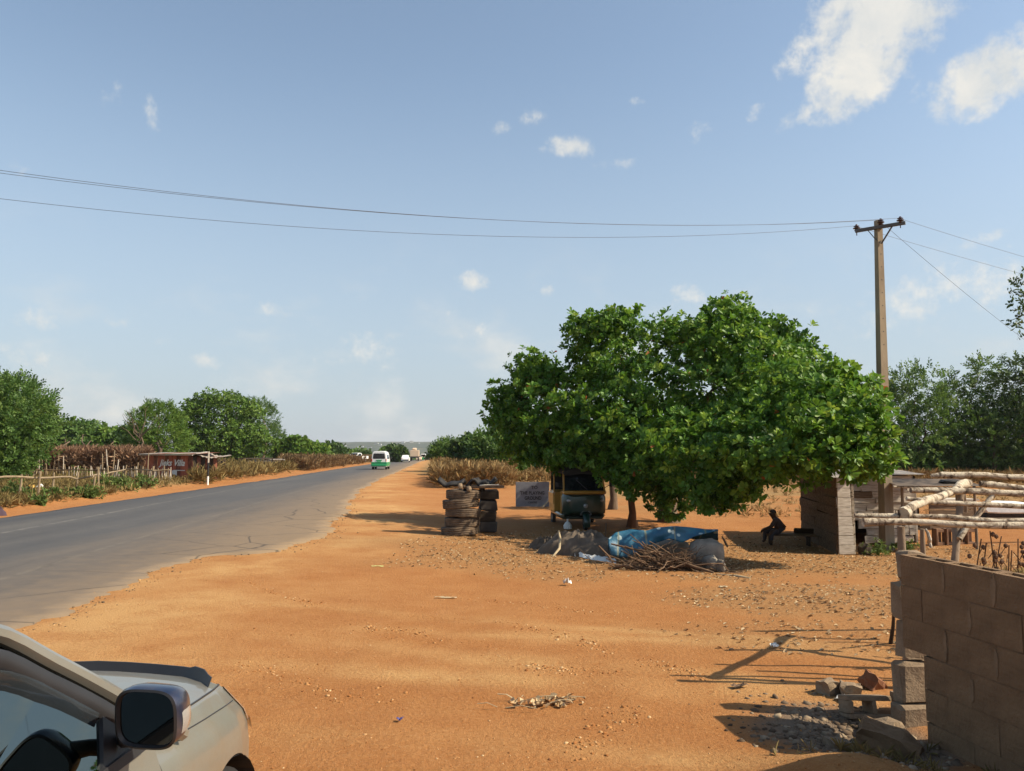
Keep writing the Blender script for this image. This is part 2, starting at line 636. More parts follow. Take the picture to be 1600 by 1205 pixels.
grit = ramp(nt, [(.0, (.16, .065, .02)), (.40, (.5, .5, .5)), (.60, (.5, .5, .5)), (.72, (.78, .62, .42))])
# dark and pale grit
c1 = r1.outputs[0]
dk = nmath('MULTIPLY', nmath('SUBTRACT', .42, nD_), 7, clamp=True)
c1 = mixc(nmath('MULTIPLY', dk, .55), c1, (.13, .050, .018))
lt = nmath('MULTIPLY', nmath('SUBTRACT', nD_, .60), 7, clamp=True)
c1 = mixc(nmath('MULTIPLY', lt, .55), c1, (.48, .31, .16))
nE_ = tnoise(nt, 42, 4, .75)
c1 = mixc(nmath('MULTIPLY', nmath('SUBTRACT', .43, nE_), 6, clamp=True), c1, (.165, .066, .024))
c1 = mixc(nmath('MULTIPLY', nmath('MULTIPLY', nmath('SUBTRACT', nE_, .58), 6, clamp=True), .75), c1, (.47, .30, .15))
# pale dusty tracks
trk = tnoise(nt, 1.0, 5, .6, stretch=(.8, .9, 1))
c1 = mixc(nmath('MULTIPLY', nmath('SUBTRACT', trk, .58), 1.4, clamp=True), c1, (.42, .235, .10))
# verge soil with dry grass
gr = ramp(nt, [(.25, (.12, .075, .030)), (.45, (.21, .135, .056)), (.6, (.28, .195, .085)), (.78, (.15, .13, .045))])
nt.links.new(nmath('ADD', nmath('MULTIPLY', nB_, .6), nmath('MULTIPLY', nC_, .4)), gr.inputs[0])
tn = nmath('MULTIPLY', attr('track'), nmath('MULTIPLY', nmath('SUBTRACT', nmath('ADD', nC_, nB_), .62), 2.1, clamp=True), clamp=True)
c1 = mixc(nmath('MULTIPLY', tn, .7), c1, (.46, .285, .120))
c2 = mixc(attr('cover'), c1, gr.outputs[0])
lr = ramp(nt, [(.3, (.17, .08, .030)), (.5, (.27, .145, .058)), (.66, (.36, .235, .11))])
nt.links.new(nC_, lr.inputs[0])
c2 = mixc(nmath('MULTIPLY', attr('litter'), .75), c2, lr.outputs[0])
c2 = mixc(attr('rubble'), c2, (.16, .12, .085))
nt.links.new(c2, b.inputs['Base Color'])
b.inputs['Roughness'].default_value = .95
b.inputs['Specular IOR Level'].default_value = .12
hh = nmath('ADD', nmath('ADD', nmath('MULTIPLY', nB_, .8), nmath('MULTIPLY', nC_, 1.35)), nmath('MULTIPLY', nD_, .5))
add_bump(nt, b, hh, .8, .026)
me = mesh_np('ground', V, F, gm, {'cover': cover(GX, GY).ravel(), 'litter': litter_cover(GX, GY).ravel(), 'rubble': rubble_cover(GX, GY).ravel(), 'track': track(GX, GY).ravel()}, smooth=True)
tag(link('ground', me), kind='structure')

# ================================================================== ROAD
us = np.concatenate([np.arange(-45, 0, .5), np.arange(0, 40, .1), np.arange(40, 100, .4), np.arange(100, 470, 3.0)])
L, Rr = road_left(us), road_right(us)
fr = np.concatenate([[0], np.linspace(0, 1, 26), [1]])
RV, RT = [], []
rows = []
for j, fcol in enumerate(fr):
    v = L + (Rr - L) * fcol
    x, y = xy_of(us, v)
    z = gbase(x, y) + .02 + .05 * (1 - (2 * fcol - 1) ** 2) * 1.0 + .012 * fbm(x * .6, y * .2, 51, 2)
    edge_drop = 0
    if j == 0 or j == len(fr) - 1:
        z = z - .16
        v2_ = v + (-.03 if j == 0 else .03)
        x, y = xy_of(us, v2_)
    rows.append(np.stack([x, y, z], -1))
RV = np.stack(rows, 1)
nu, nc = RV.shape[:2]
idx = np.arange(nu * nc).reshape(nu, nc)
RF = np.stack([idx[:-1, :-1], idx[:-1, 1:], idx[1:, 1:], idx[1:, :-1]], -1).reshape(-1, 4)
acr = np.broadcast_to(fr[None], (nu, nc))
vv = L[:, None] + (Rr - L)[:, None] * fr[None]
rm, nt, b = new_mat('worn asphalt')
n1 = tnoise(nt, .5, 6, .6, stretch=(1.6, .16, 1))
n2 = tnoise(nt, 3.2, 7, .66)
n3 = tnoise(nt, 150, 2, .6)
av = attr('lateral')
base = ramp(nt, [(.3, (.048, .047, .047)), (.5, (.068, .065, .062)), (.7, (.094, .088, .079))])
nt.links.new(nmath('ADD', nmath('MULTIPLY', n1, .65), nmath('MULTIPLY', n2, .35)), base.inputs[0])
# polished, darker wheel paths and oily strip by the left edge
def band(centre, half):
    d = nmath('ABSOLUTE', nmath('SUBTRACT', av, centre))
    return nmath('SUBTRACT', 1.0, nmath('DIVIDE', d, half), clamp=True)
c = base.outputs[0]
c = mixc(nmath('MULTIPLY', band(-11.9, 1.0), .55), c, (.030, .032, .038))
c = mixc(nmath('MULTIPLY', band(-8.2, 2.0), .22), c, (.045, .046, .052))
# worn lane line
wear = nmath('MULTIPLY', nmath('SUBTRACT', n2, .40), 5, clamp=True)
c = mixc(nmath('MULTIPLY', nmath('MULTIPLY', band(-10.2, .10), wear), .9), c, (.18, .17, .15))
c = mixc(nmath('MULTIPLY', nmath('MULTIPLY', band(-6.55, .09), wear), .4), c, (.20, .18, .14))
# laterite dust blown over the right hand edge
dst = nmath('ADD', nmath('MULTIPLY', nmath('ADD', av, 6.3), .30), nmath('MULTIPLY', nmath('SUBTRACT', n2, .5), 1.5))
dst = nmath('MULTIPLY', dst, .62, clamp=True)
# the right half of the road is bleached and dusty, the edge still asphalt
wide = nmath('MULTIPLY', nmath('ADD', nmath('MULTIPLY', nmath('ADD', av, 7.9), .27), nmath('MULTIPLY', nmath('SUBTRACT', n1, .5), .9)), .75, clamp=True)
c = mixc(wide, c, (.160, .118, .078))
c = mixc(nmath('MULTIPLY', dst, .9), c, (.225, .152, .080))
vor = nt.nodes.new('ShaderNodeTexVoronoi'); vor.feature = 'DISTANCE_TO_EDGE'; vor.inputs['Scale'].default_value = .55
tcr = nt.nodes.new('ShaderNodeTexCoord'); vmx = nt.nodes.new('ShaderNodeMix'); vmx.data_type = 'RGBA'; vmx.inputs['Factor'].default_value = .18
nn_ = nt.nodes.new('ShaderNodeTexNoise'); nn_.inputs['Scale'].default_value = 1.4; nn_.inputs['Detail'].default_value = 6
nt.links.new(tcr.outputs['Object'], nn_.inputs['Vector']); nt.links.new(tcr.outputs['Object'], vmx.inputs['A']); nt.links.new(nn_.outputs['Color'], vmx.inputs['B'])
nt.links.new(vmx.outputs['Result'], vor.inputs['Vector'])
crk = nmath('MULTIPLY', nmath('SUBTRACT', .012, vor.outputs['Distance']), 110, clamp=True)
crk = nmath('MULTIPLY', crk, nmath('MULTIPLY', nmath('ADD', av, 7.5), .35, clamp=True), clamp=True)
c = mixc(nmath('MULTIPLY', crk, .8), c, (.035, .028, .022))
ptc = tnoise(nt, .22, 2, .4, stretch=(1, .45, 1))
c = mixc(nmath('MULTIPLY', nmath('SUBTRACT', ptc, .60), 14, clamp=True), c, (.042, .042, .045)) if False else c
dl = nmath('ADD', nmath('MULTIPLY', nmath('SUBTRACT', -12.55, av), 1.4), nmath('MULTIPLY', nmath('SUBTRACT', n2, .5), 1.5))
c = mixc(nmath('MULTIPLY', dl, .6, clamp=True), c, (.25, .16, .08))
c = mixc(nmath('MULTIPLY', nmath('SUBTRACT', n3, .56), 2.2, clamp=True), c, (.15, .135, .12))
nt.links.new(c, b.inputs['Base Color'])
b.inputs['Roughness'].default_value = .72
b.inputs['Specular IOR Level'].default_value = .35
add_bump(nt, b, nmath('ADD', n3, nmath('MULTIPLY', n2, .6)), .35, .008)
me = mesh_np('road', RV.reshape(-1, 3), RF, rm, {'lateral': vv.ravel()}, smooth=True)
tag(link('road', me), kind='structure')

# broken holes along the dusty edge, patched with soil a few mm above the asphalt
# ================================================================== FAR HILLS
hx = np.linspace(-2600, 2600, 150)
hy = np.concatenate([np.linspace(1250, 2200, 30), np.linspace(2240, 4200, 60)])
HX, HY = np.meshgrid(hx, hy)
ridge = ss(1300, 3300, HY) * (56 + 9 * fbm(HX / 900, HY / 900, 61, 4) + 5 * fbm(HX / 210, HY / 210, 62, 3)) - 22 + 8 * ss(3200, 4000, HY)
HZ = ridge + 4 * fbm(HX / 90, HY / 90, 63, 2) * ss(1300, 2000, HY)
idx = np.arange(HX.size).reshape(HX.shape)
HF = np.stack([idx[:-1, :-1], idx[:-1, 1:], idx[1:, 1:], idx[1:, :-1]], -1).reshape(-1, 4)
hm = stone('wooded hills', [(.3, (.022, .036, .024)), (.5, (.040, .055, .034)), (.66, (.085, .085, .050))], .02, .95, 0)
tag(link('hills', mesh_np('hills', np.stack([HX, HY, HZ], -1).reshape(-1, 3), HF, hm, smooth=True)), kind='structure')

# ================================================================== HAZE
hb = MB().box((0, 1950, 0), (7400, 4700, 130))
hzm = bpy.data.materials.new('haze')
hzm.use_nodes = True
hn = hzm.node_tree
hn.nodes.clear()
pv = hn.nodes.new('ShaderNodeVolumePrincipled')
pv.inputs['Color'].default_value = (.92, .95, 1.0, 1)
pv.inputs['Density'].default_value = 0.00011
pv.inputs['Anisotropy'].default_value = 0.25
ho = hn.nodes.new('ShaderNodeOutputMaterial')
hn.links.new(pv.outputs[0], ho.inputs['Volume'])
tag(hb.build('haze', hzm), kind='stuff')

# ================================================================== VEGETATION
def leaf_mat(name, lo, mid, hi, transl=.35, rough=.45, spec=.45, dead=None):
    m = bpy.data.materials.new(name)
    m.use_nodes = True
    nt = m.node_tree
    b = nt.nodes['Principled BSDF']
    a = nt.nodes.new('ShaderNodeAttribute'); a.attribute_name = 'tint'
    r = ramp(nt, [(.05, lo), (.5, mid), (.9, hi), (.985, hi), (1.0, dead or hi)])
    nt.links.new(a.outputs['Fac'], r.inputs[0])
    nt.links.new(r.outputs[0], b.inputs['Base Color'])
    b.inputs['Roughness'].default_value = rough
    b.inputs['Specular IOR Level'].default_value = spec
    tr = nt.nodes.new('ShaderNodeBsdfTranslucent')
    hsv = nt.nodes.new('ShaderNodeHueSaturation')
    hsv.inputs['Hue'].default_value = .485
    hsv.inputs['Value'].default_value = 1.5
    nt.links.new(r.outputs[0], hsv.inputs['Color'])
    nt.links.new(hsv.outputs[0], tr.inputs['Color'])
    ms = nt.nodes.new('ShaderNodeMixShader')
    ms.inputs[0].default_value = transl
    nt.links.new(b.outputs[0], ms.inputs[1]); nt.links.new(tr.outputs[0], ms.inputs[2])
    nt.links.new(ms.outputs[0], nt.nodes['Material Output'].inputs['Surface'])
    return m

M_CASHEW = leaf_mat('cashew leaf', (.030, .084, .010), (.080, .190, .018), (.205, .315, .040), .30, .50, .32, dead=(.30, .10, .025))
M_NEEM = leaf_mat('feathery leaf', (.034, .080, .016), (.070, .140, .026), (.150, .220, .050), .32, .55, .3)
M_DARK = leaf_mat('dark leaf', (.022, .050, .013), (.042, .086, .018), (.090, .140, .032), .25, .55, .3)
M_BUSH = leaf_mat('far leaf', (.042, .090, .014), (.085, .160, .024), (.160, .235, .045), .30, .6, .2)
M_RUSSET = leaf_mat('dry russet brush', (.19, .115, .075), (.29, .18, .115), (.38, .26, .165), .2, .9, .05)
M_TANWEED = leaf_mat('tan weeds', (.15, .10, .055), (.24, .165, .085), (.33, .25, .14), .2, .9, .05)
M_STRAW = leaf_mat('straw', (.20, .13, .055), (.33, .23, .10), (.45, .35, .18), .25, .85, .1)
M_GRASS = leaf_mat('verge grass', (.12, .10, .035), (.22, .17, .07), (.33, .26, .11), .25, .85, .1)
M_WEED = leaf_mat('green weed', (.05, .09, .022), (.10, .155, .035), (.19, .23, .07), .25, .6, .25)
M_BARK = stone('bark', [(.3, (.060, .040, .026)), (.6, (.13, .092, .062)), (.75, (.20, .155, .11))], 7, .95, .7, .02, stretch=(1, 1, .3))
M_REDBARK = stone('reddish bark', [(.3, (.11, .045, .022)), (.6, (.19, .085, .042)), (.8, (.26, .14, .08))], 6, .95, .6, .02, stretch=(1, 1, .4))

# one obovate leaf: 6 vertices, folded along its midrib
def leaf_tmpl(w=.27, fold=.06, bend=-.10):
    v = np.array([(0, 0, 0), (-w * .62, .38, fold), (-w, .74, fold + bend * .5), (0, 1, bend), (w, .74, fold + bend * .5), (w * .62, .38, fold)], float)
    f = np.array([(0, 3, 2, 1), (0, 5, 4, 3)])
    return v, f

def compose(parts):
    V, F, n = [], [], 0
    for v, f in parts:
        V.append(v); F.append(f + n); n += len(v)
    return np.concatenate(V), np.concatenate(F)

def rosette_tmpls(k=8, nvar=6, w=.27, seed=1, elev=(5, 65), size=(.75, 1.1)):
    rg = np.random.default_rng(seed)
    out = []
    for _ in range(nvar):
        parts = []
        for i in range(k):
            v, f = leaf_tmpl(w * rg.uniform(.85, 1.15), rg.uniform(.02, .09), rg.uniform(-.22, .02))
            s = rg.uniform(*size)
            e = R(rg.uniform(*elev)); a = 2 * math.pi * (i * .381966 * 1 + rg.uniform(-.04, .04))
            M = Matrix.Rotation(a, 3, 'Z') @ Matrix.Rotation(e, 3, 'X') @ Matrix.Rotation(R(rg.uniform(-35, 35)), 3, 'Y')
            vv = (v * s + np.array([0, .10, 0])) @ np.array(M.transposed())
            vv[:, 2] += rg.uniform(-.15, .25)
            parts.append((vv, f))
        out.append(compose(parts))
    return out

def spray_tmpls(pairs=6, nvar=5, seed=2, droop=.35, lw=.085, ll=.36):
    "pinnate spray along local Z with drooping leaflets"
    rg = np.random.default_rng(seed)
    out = []
    for _ in range(nvar):
        parts = []
        for i in range(pairs * 2 + 1):
            side = -1 if i % 2 else 1
            t = (i // 2 + .6) / (pairs + .6)
            p = np.array([0, -droop * t * t, t])
            v, f = leaf_tmpl(lw / ll, .02, -.05)
            v = v * ll * rg.uniform(.75, 1.15)
            ang = R(rg.uniform(35, 70)) * side if i < pairs * 2 else 0
            # leaf runs along +Y in its template; turn to run along Z and splay sideways
            M = Matrix.Rotation(ang, 3, 'Y') @ Matrix.Rotation(R(90 + rg.uniform(-20, 20)), 3, 'X') @ Matrix.Rotation(R(rg.uniform(-50, 50)), 3, 'Y')
            parts.append((v @ np.array(M.transposed()) + p, f))
        out.append(compose(parts))
    return out

T_CASHEW = rosette_tmpls(8, 7, .27, 3)
T_SPRAY = spray_tmpls()
T_CLUMP = rosette_tmpls(7, 6, .30, 5, elev=(-50, 80), size=(.6, 1.2))
T_WISP = rosette_tmpls(9, 6, .020, 6, elev=(25, 88), size=(.6, 1.2))     # twiggy or grassy tuft
T_STALK = rosette_tmpls(9, 6, .012, 16, elev=(35, 88), size=(.6, 1.2))
T_WEED = rosette_tmpls(7, 6, .16, 7, elev=(15, 80), size=(.6, 1.1))

def lobe_points(lobes, n, rng, inner=.22, rough=.16):
    L = np.array(lobes, float)
    c, rad = L[:, :3], L[:, 3:6]
    area = (rad[:, 0] * rad[:, 1] + rad[:, 1] * rad[:, 2] + rad[:, 0] * rad[:, 2])
    which = rng.choice(len(L), size=n * 2, p=area / area.sum())
    d = rng.normal(size=(n * 2, 3)); d /= np.linalg.norm(d, axis=1, keepdims=True)
    ph = which * 1.7
    bump = np.sin(d[:, 0] * 7 + ph) * np.sin(d[:, 1] * 6 + ph * 2) + .8 * np.sin(d[:, 2] * 9 + d[:, 0] * 5 + ph) + .5 * np.sin(d[:, 1] * 15 + ph) * np.sin(d[:, 2] * 13)
    rr = 1 + rough * bump + rng.normal(size=n * 2) * .05
    is_in = rng.random(n * 2) < inner
    rr = np.where(is_in, rr * rng.uniform(.45, .9, n * 2), rr)
    p = c[which] + d * rad[which] * rr[:, None]
    # drop points deep inside another lobe
    q = np.linalg.norm((p[:, None, :] - c[None]) / rad[None], axis=2)
    q[np.arange(len(p)), which] = 9
    keep = (q.min(axis=1) > .72) | (rng.random(len(p)) < .18)
    p, d = p[keep][:n], d[keep][:n]
    nrm = d / rad[which[keep]][:n]
    nrm /= np.linalg.norm(nrm, axis=1, keepdims=True)
    return p, nrm

def crown_mesh(name, lobes, n, size, tmpl, mat, rng, inner=.22, up=.45, rough=.16, zmin=None, clip=None):
    p, nrm = lobe_points(lobes, n, rng, inner, rough)
    if zmin is not None:
        k = p[:, 2] > zmin + rng.uniform(0, .25, len(p)); p, nrm = p[k], nrm[k]
    ax = nrm + np.array([0, 0, up]) + rng.normal(size=nrm.shape) * .45
    sc = size * rng.uniform(.7, 1.25, len(p))
    tint = np.clip(rng.normal(.45, .2, len(p)), 0.02, .98)
    Vv, Ff, Tt = scatter(tmpl, p, ax, sc, tint, rng)
    Tt = np.clip(Tt, 0, .9)
    lv_ = Tt.reshape(-1, 6)
    lv_[rng.random(len(lv_)) < .0018] = 1.0
    return mesh_np(name, Vv, Ff, mat, {'tint': Tt}), p, nrm

def bent(a, b_, n=4, wob=.12, rng=random):
    a, b_ = Vector(a), Vector(b_)
    L = (b_ - a).length
    out = [a]
    for i in range(1, n):
        t = i / n
        out.append(a.lerp(b_, t) + Vector((rng.uniform(-1, 1), rng.uniform(-1, 1), rng.uniform(-.4, .6))) * wob * L * math.sin(math.pi * t))
    return out + [b_]

def tree(name, label, base, lobes, n, size, tmpl, mat, group=None, trunk_r=.16, trunk_h=None, inner=.22, up=.45, rough=.16,
         bark=None, seed=0, stuff=True, nbranch=5, zmin=None, cat='tree', lean=(0, 0)):
    rng = np.random.default_rng(100 + seed)
    rnd = random.Random(seed)
    base = Vector(base)
    root = empty(name, base, label, cat, group)
    rel = [(l[0] - base.x, l[1] - base.y, l[2] - base.z, l[3], l[4], l[5]) for l in lobes]
    if trunk_h is None:
        trunk_h = max(.6, min(l[2] - l[5] * .5 for l in rel))
    fork = Vector((lean[0], lean[1], trunk_h))
    tk = MB().tube(bent((0, 0, -.15), fork, 4, .06, rnd), [trunk_r * 1.35, trunk_r * 1.05, trunk_r * .95, trunk_r * .9, trunk_r * .8], 9)
    tk.build('trunk', bark or M_BARK, root, smooth=60)
    order = sorted(rel, key=lambda l: -l[3] * l[5])[:nbranch]
    for l in order:
        br = MB().tube(bent(fork - Vector((0, 0, .15)), (l[0], l[1], l[2] + l[5] * .3), 5, .1, rnd), [trunk_r * .6, trunk_r * .5, trunk_r * .38, trunk_r * .28, trunk_r * .18, trunk_r * .08], 6)
        br.build('branch', bark or M_BARK, root, smooth=60)
    me, p, nrm = crown_mesh('crown', rel, n, size, tmpl, mat, rng, inner, up, rough, zmin)
    cr = link('crown', me, root)
    return root, cr, p, nrm

def PL(px, py, d, rx, rz, ry):
    "a crown lobe from its photo position, its distance and its half sizes (px, px, m)"
    p = ptd(px, py, d)
    return (p.x, p.y, p.z, rx / 1250 * d, ry, rz / 1250 * d)

# ---- the big cashew tree
base = at(1046, 816)
LOBES = [PL(1065, 618, 22.5, 170, 105, 3.0), PL(880, 628, 24.6, 88, 66, 2.1), PL(842, 580, 24.6, 30, 34, .9), PL(948, 548, 23.6, 56, 42, 1.5),
         PL(1148, 545, 21.5, 88, 58, 2.1), PL(1215, 592, 18.8, 62, 58, 2.4), PL(1242, 645, 17.6, 84, 66, 2.6), PL(1290, 645, 16.8, 38, 44, 1.3),
         PL(1318, 690, 16.2, 34, 44, 1.2), PL(960, 690, 22.6, 108, 50, 2.0), PL(1110, 696, 18.6, 112, 58, 2.6), PL(820, 682, 25, 46, 40, 1.4),
         PL(1190, 712, 16.6, 74, 42, 1.6), PL(1010, 738, 21.6, 52, 26, 1.1), PL(1046, 768, 21.4, 32, 34, .8), PL(1272, 708, 15.6, 56, 34, 1.2),
         PL(1140, 762, 17.4, 38, 24, .8), PL(880, 712, 23.8, 52, 22, .9), PL(1132, 494, 22, 36, 34, .9), PL(958, 496, 23.4, 32, 22, .8),
         PL(918, 514, 23.4, 18, 14, .5), PL(1188, 510, 21, 36, 26, .9), PL(1245, 545, 20.5, 22, 28, .7), PL(1346, 724, 16.2, 18, 26, .5),
         PL(792, 645, 25, 24, 26, .8), PL(1272, 598, 17.8, 28, 22, .7), PL(1322, 612, 17.2, 22, 18, .6), PL(1065, 510, 21.8, 55, 22, 1.0),
         PL(990, 752, 20.5, 28, 24, .6), PL(1046, 788, 21.0, 28, 22, .7), PL(1110, 778, 18.0, 34, 20, .6), PL(1160, 762, 17.0, 26, 14, .5)]
rb_ = random.Random(17)
LOBES = [(l[0], l[1], l[2] - (.20 if l[2] > 3.2 else 0), l[3] * .89, l[4] * .92, l[5] * .86) for l in LOBES]
for q in range(64):
    l = LOBES[rb_.randrange(27)]
    d = Vector((rb_.gauss(0, 1), rb_.gauss(-.4, .8), rb_.gauss(.25, .8))).normalized()
    s_ = rb_.uniform(.22, .46)
    f_ = rb_.uniform(.92, 1.02)
    LOBES.append((l[0] + d.x * l[3] * f_, l[1] + d.y * l[4] * f_, l[2] + d.z * l[5] * f_, s_ * 1.1, s_, s_))
big, crown, cp, cn = tree('cashew_tree', 'wide bright green cashew tree spreading low over the rickshaw and the plank kiosk', base, LOBES, 13500, .150, T_CASHEW, M_CASHEW,
                          trunk_r=.30, trunk_h=1.3, inner=.26, up=.35, rough=.30, seed=1, nbranch=9)
tag(crown, kind='stuff')
# the 300 leaves that show largest, each an object
wp = cp + np.array(base)
near_i = np.argsort(wp[:, 1] - 3.0 * cn[:, 0] + 5 * np.maximum(cn[:, 1], 0) + RNG.uniform(0, 2.5, len(wp)))[:300]
lv, lf = leaf_tmpl(.27, .05, -.12)
LEAF = []
for k in range(5):
    LEAF.append(mesh_np('leaf', lv, lf, M_CASHEW, {'tint': np.full(6, .3 + .14 * k)}))
for q, i in enumerate(near_i):
    o = link('leaf', LEAF[q % 5], big)
    d = Vector(cn[i]) + Vector((random.uniform(-.5, .5), random.uniform(-.5, .5), random.uniform(-.2, .7)))
    o.location = Vector(cp[i]) + Vector(cn[i]) * .03
    o.rotation_euler = (d.to_track_quat('Y', 'Z') @ Euler((0, random.uniform(-.8, .8), 0)).to_quaternion()).to_euler()
    o.scale = [.165 * random.uniform(.8, 1.25)] * 3

# slimmer stems under the crown
for (px, py, top, dx, rr, lab, nm) in [(986, 824, 745, -.15, .10, 'slim reddish forked trunk just right of the parked rickshaw', 'forked_tree'),
                                       (957, 796, 740, .05, .13, 'short straight dark trunk standing beyond the rickshaw', 'straight_tree')]:
    bp = at(px, py)
    h = (py - top) / 1250 * bp.y + 1.0
    rt = empty(nm, bp, lab, 'tree')
    MB().tube(bent((0, 0, -.1), (dx, 0, h), 5, .05), [rr * 1.7, rr * 1.05, rr * .9, rr * .85, rr * .8, rr * .6], 9).build('trunk', M_REDBARK if nm[0] == 'f' else M_BARK, rt, smooth=60)
    MB().tube(bent((dx * .6, 0, h * .55), (dx + .75, -.3, h + .2), 4, .08), [rr * .6, rr * .5, rr * .4, rr * .3, rr * .2], 7).build('branch', M_BARK, rt, smooth=60)
    me, _, _ = crown_mesh('crown', [(dx + .3, 0, h + .5, .9, .8, .6)], 160, .2, T_CASHEW, M_CASHEW, np.random.default_rng(5), .3)
    link('crown', me, rt)

# ---- trees left of the road
def gtree(name, label, bx, by, lobes, n, size, tmpl, mat, **kw):
    b0 = at(bx, by)
    s = b0.y
    LL = [PL(px, py, s + dd, rx, rz, max(.5, ry)) for (px, py, dd, rx, rz, ry) in lobes]
    return tree(name, label, b0, LL, n, size, tmpl, mat, **kw)

GL = 'trees beyond the left verge'
gtree('neem_tree', 'tall shadowy feathery tree filling the left edge of the view', 12, 752,
      [(10, 645, 0, 38, 48, 3), (42, 662, -1, 24, 30, 2), (0, 700, -2, 40, 38, 2.5), (18, 612, 1, 24, 18, 1.6), (-45, 645, 1, 54, 56, 3), (24, 692, -1, 32, 32, 2), (62, 642, 0, 11, 11, .8), (-20, 735, -3, 40, 25, 1.6)],
      5200, .50, T_SPRAY, M_NEEM, group=GL, trunk_r=.3, seed=2, up=.1, inner=.3, rough=.24)
gtree('broad_tree', 'round dense dark green tree with a thick trunk behind the red kiosk', 366, 729,
      [(343, 660, 0, 62, 42, 3.4), (330, 690, -2, 48, 22, 2.5), (385, 690, -1, 42, 22, 2.4), (300, 668, 1, 30, 26, 2), (365, 640, 0, 30, 22, 2), (322, 636, 0, 28, 18, 1.8), (362, 706, -2, 40, 12, 1.6)],
      3300, .42, T_CLUMP, M_BUSH, group=GL, trunk_r=.42, trunk_h=1.6, seed=3)
gtree('light_tree', 'pale feathery tree showing behind the right shoulder of the round tree', 412, 727,
      [(402, 665, 6, 30, 36, 3), (415, 690, 5, 26, 26, 2.5), (405, 640, 6, 18, 14, 1.5), (432, 690, 6, 10, 22, 1.2)], 2000, .55, T_SPRAY, M_NEEM, group=GL, trunk_r=.2, seed=4, up=.1)
gtree('shaggy_tree', 'pale shaggy tree between the round tree and the low hedge trees', 250, 736,
      [(245, 668, 4, 34, 30, 3), (262, 690, 3, 28, 24, 2.5), (250, 645, 4, 22, 14, 1.6), (225, 688, 5, 22, 20, 2)], 2200, .52, T_SPRAY, M_BUSH, group=GL, trunk_r=.2, seed=5, up=.2)
rt = empty('bare_tree', at(222, 737), 'leafless grey twiggy tree poking out beside the shaggy tree', 'tree', GL)
rnd = random.Random(4)
hB = (737 - 640) / 1250 * rt.location.y
MB().tube(bent((0, 0, -.1), (-.3, 0, hB * .6), 4, .08, rnd), [.14, .12, .1, .09, .07], 7).build('trunk', M_BARK, rt)
for k in range(9):
    a = rnd.uniform(-1.3, 1.1)
    MB().tube(bent((-.3, 0, hB * rnd.uniform(.45, .6)), (-.3 + 2.2 * math.sin(a), rnd.uniform(-.5, .5), hB * .6 + 2.6 * math.cos(a)), 4, .1, rnd), [.05, .04, .03, .02, .012], 5).build('branch', M_BARK, rt)
for k, (px, py, rx, rz, lab, mt) in enumerate([
        (100, 683, 26, 22, 'low rounded tree first right of the tall edge tree', M_BUSH), (135, 680, 26, 18, 'low domed tree second right of the tall edge tree', M_NEEM),
        (172, 688, 26, 16, 'low spreading tree third right of the tall edge tree', M_BUSH), (205, 690, 22, 18, 'low tree just left of the leafless twiggy tree', M_DARK)]):
    gtree('hedge_tree', lab, px, 732, [(px, py, 12, rx, rz, 3), (px + 12, py + 12, 11, rx * .9, rz, 2.5), (px - 14, py + 14, 11, rx * .8, rz, 2.5), (px, py + 22, 9, rx, 12, 2)],
          900, .62, T_CLUMP, mt, group=GL, trunk_r=.2, seed=10 + k)
for k, (px, py, d, rx, rz, lab, mt) in enumerate([
        (462, 701, 118, 24, 12, 'bright green roadside tree next beyond the round tree', M_BUSH), (490, 707, 130, 18, 9, 'green tree beside the far weeds left of the van', M_BUSH),
        (518, 706, 150, 16, 9, 'dull domed tree just left of the white van', M_DARK), (545, 712, 185, 12, 5, 'small tree over the white car roofs', M_BUSH),
        (566, 713, 210, 11, 4, 'small dark tree right behind the white van', M_DARK), (618, 706, 175, 13, 7, 'olive rounded tree between the van and the far truck', M_DARK),
        (603, 709, 185, 8, 5, 'smaller olive tree touching the rounded tree by the van', M_BUSH)]):
    p0 = ptd(px, 700, d)
    b0 = gp(p0.x, p0.y)
    tree('roadside_tree', lab, b0, [PL(px, py, d, rx, rz, 2.5), PL(px + rx * .5, py + 4, d + 1, rx * .7, rz * .8, 2.2), PL(px - rx * .5, py + 5, d, rx * .7, rz * .7, 2.2), PL(px, py + rz * .9, d - 1, rx, rz * .6, 2)],
         700, .85, T_CLUMP, mt, group='trees far along the road', trunk_r=.25, seed=20 + k, nbranch=3)
# ---- right of the road, behind the cashew
for k, (px, py, d, rx, rz, lab, mt, tm, sz) in enumerate([
        (702, 702, 82, 22, 9, 'flat topped dark tree where the right verge meets the road', M_NEEM, T_SPRAY, .6),
        (736, 700, 70, 22, 12, 'dark green tree left behind the cashew crown', M_DARK, T_CLUMP, .55),
        (780, 700, 58, 30, 26, 'shadowed tree half covered by the left end of the cashew', M_NEEM, T_SPRAY, .7),
        (840, 712, 62, 50, 24, 'dark tree seen under the left half of the cashew crown', M_DARK, T_CLUMP, .5),
        (920, 716, 66, 50, 22, 'dark tree seen under the middle of the cashew crown', M_DARK, T_CLUMP, .5)]):
    p0 = ptd(px, 700, d)
    tree('verge_tree', lab, gp(p0.x, p0.y), [PL(px, py, d, rx, rz, 2), PL(px - rx * .5, py + 8, d, rx * .7, rz * .7, 1.8), PL(px + rx * .5, py + 7, d + 1, rx * .7, rz * .8, 1.8), PL(px, py + rz * .8, d, rx * .9, rz * .7, 1.8)],
         900, sz, tm, mt, group='trees beyond the right verge', trunk_r=.2, seed=40 + k, nbranch=4, up=.2)
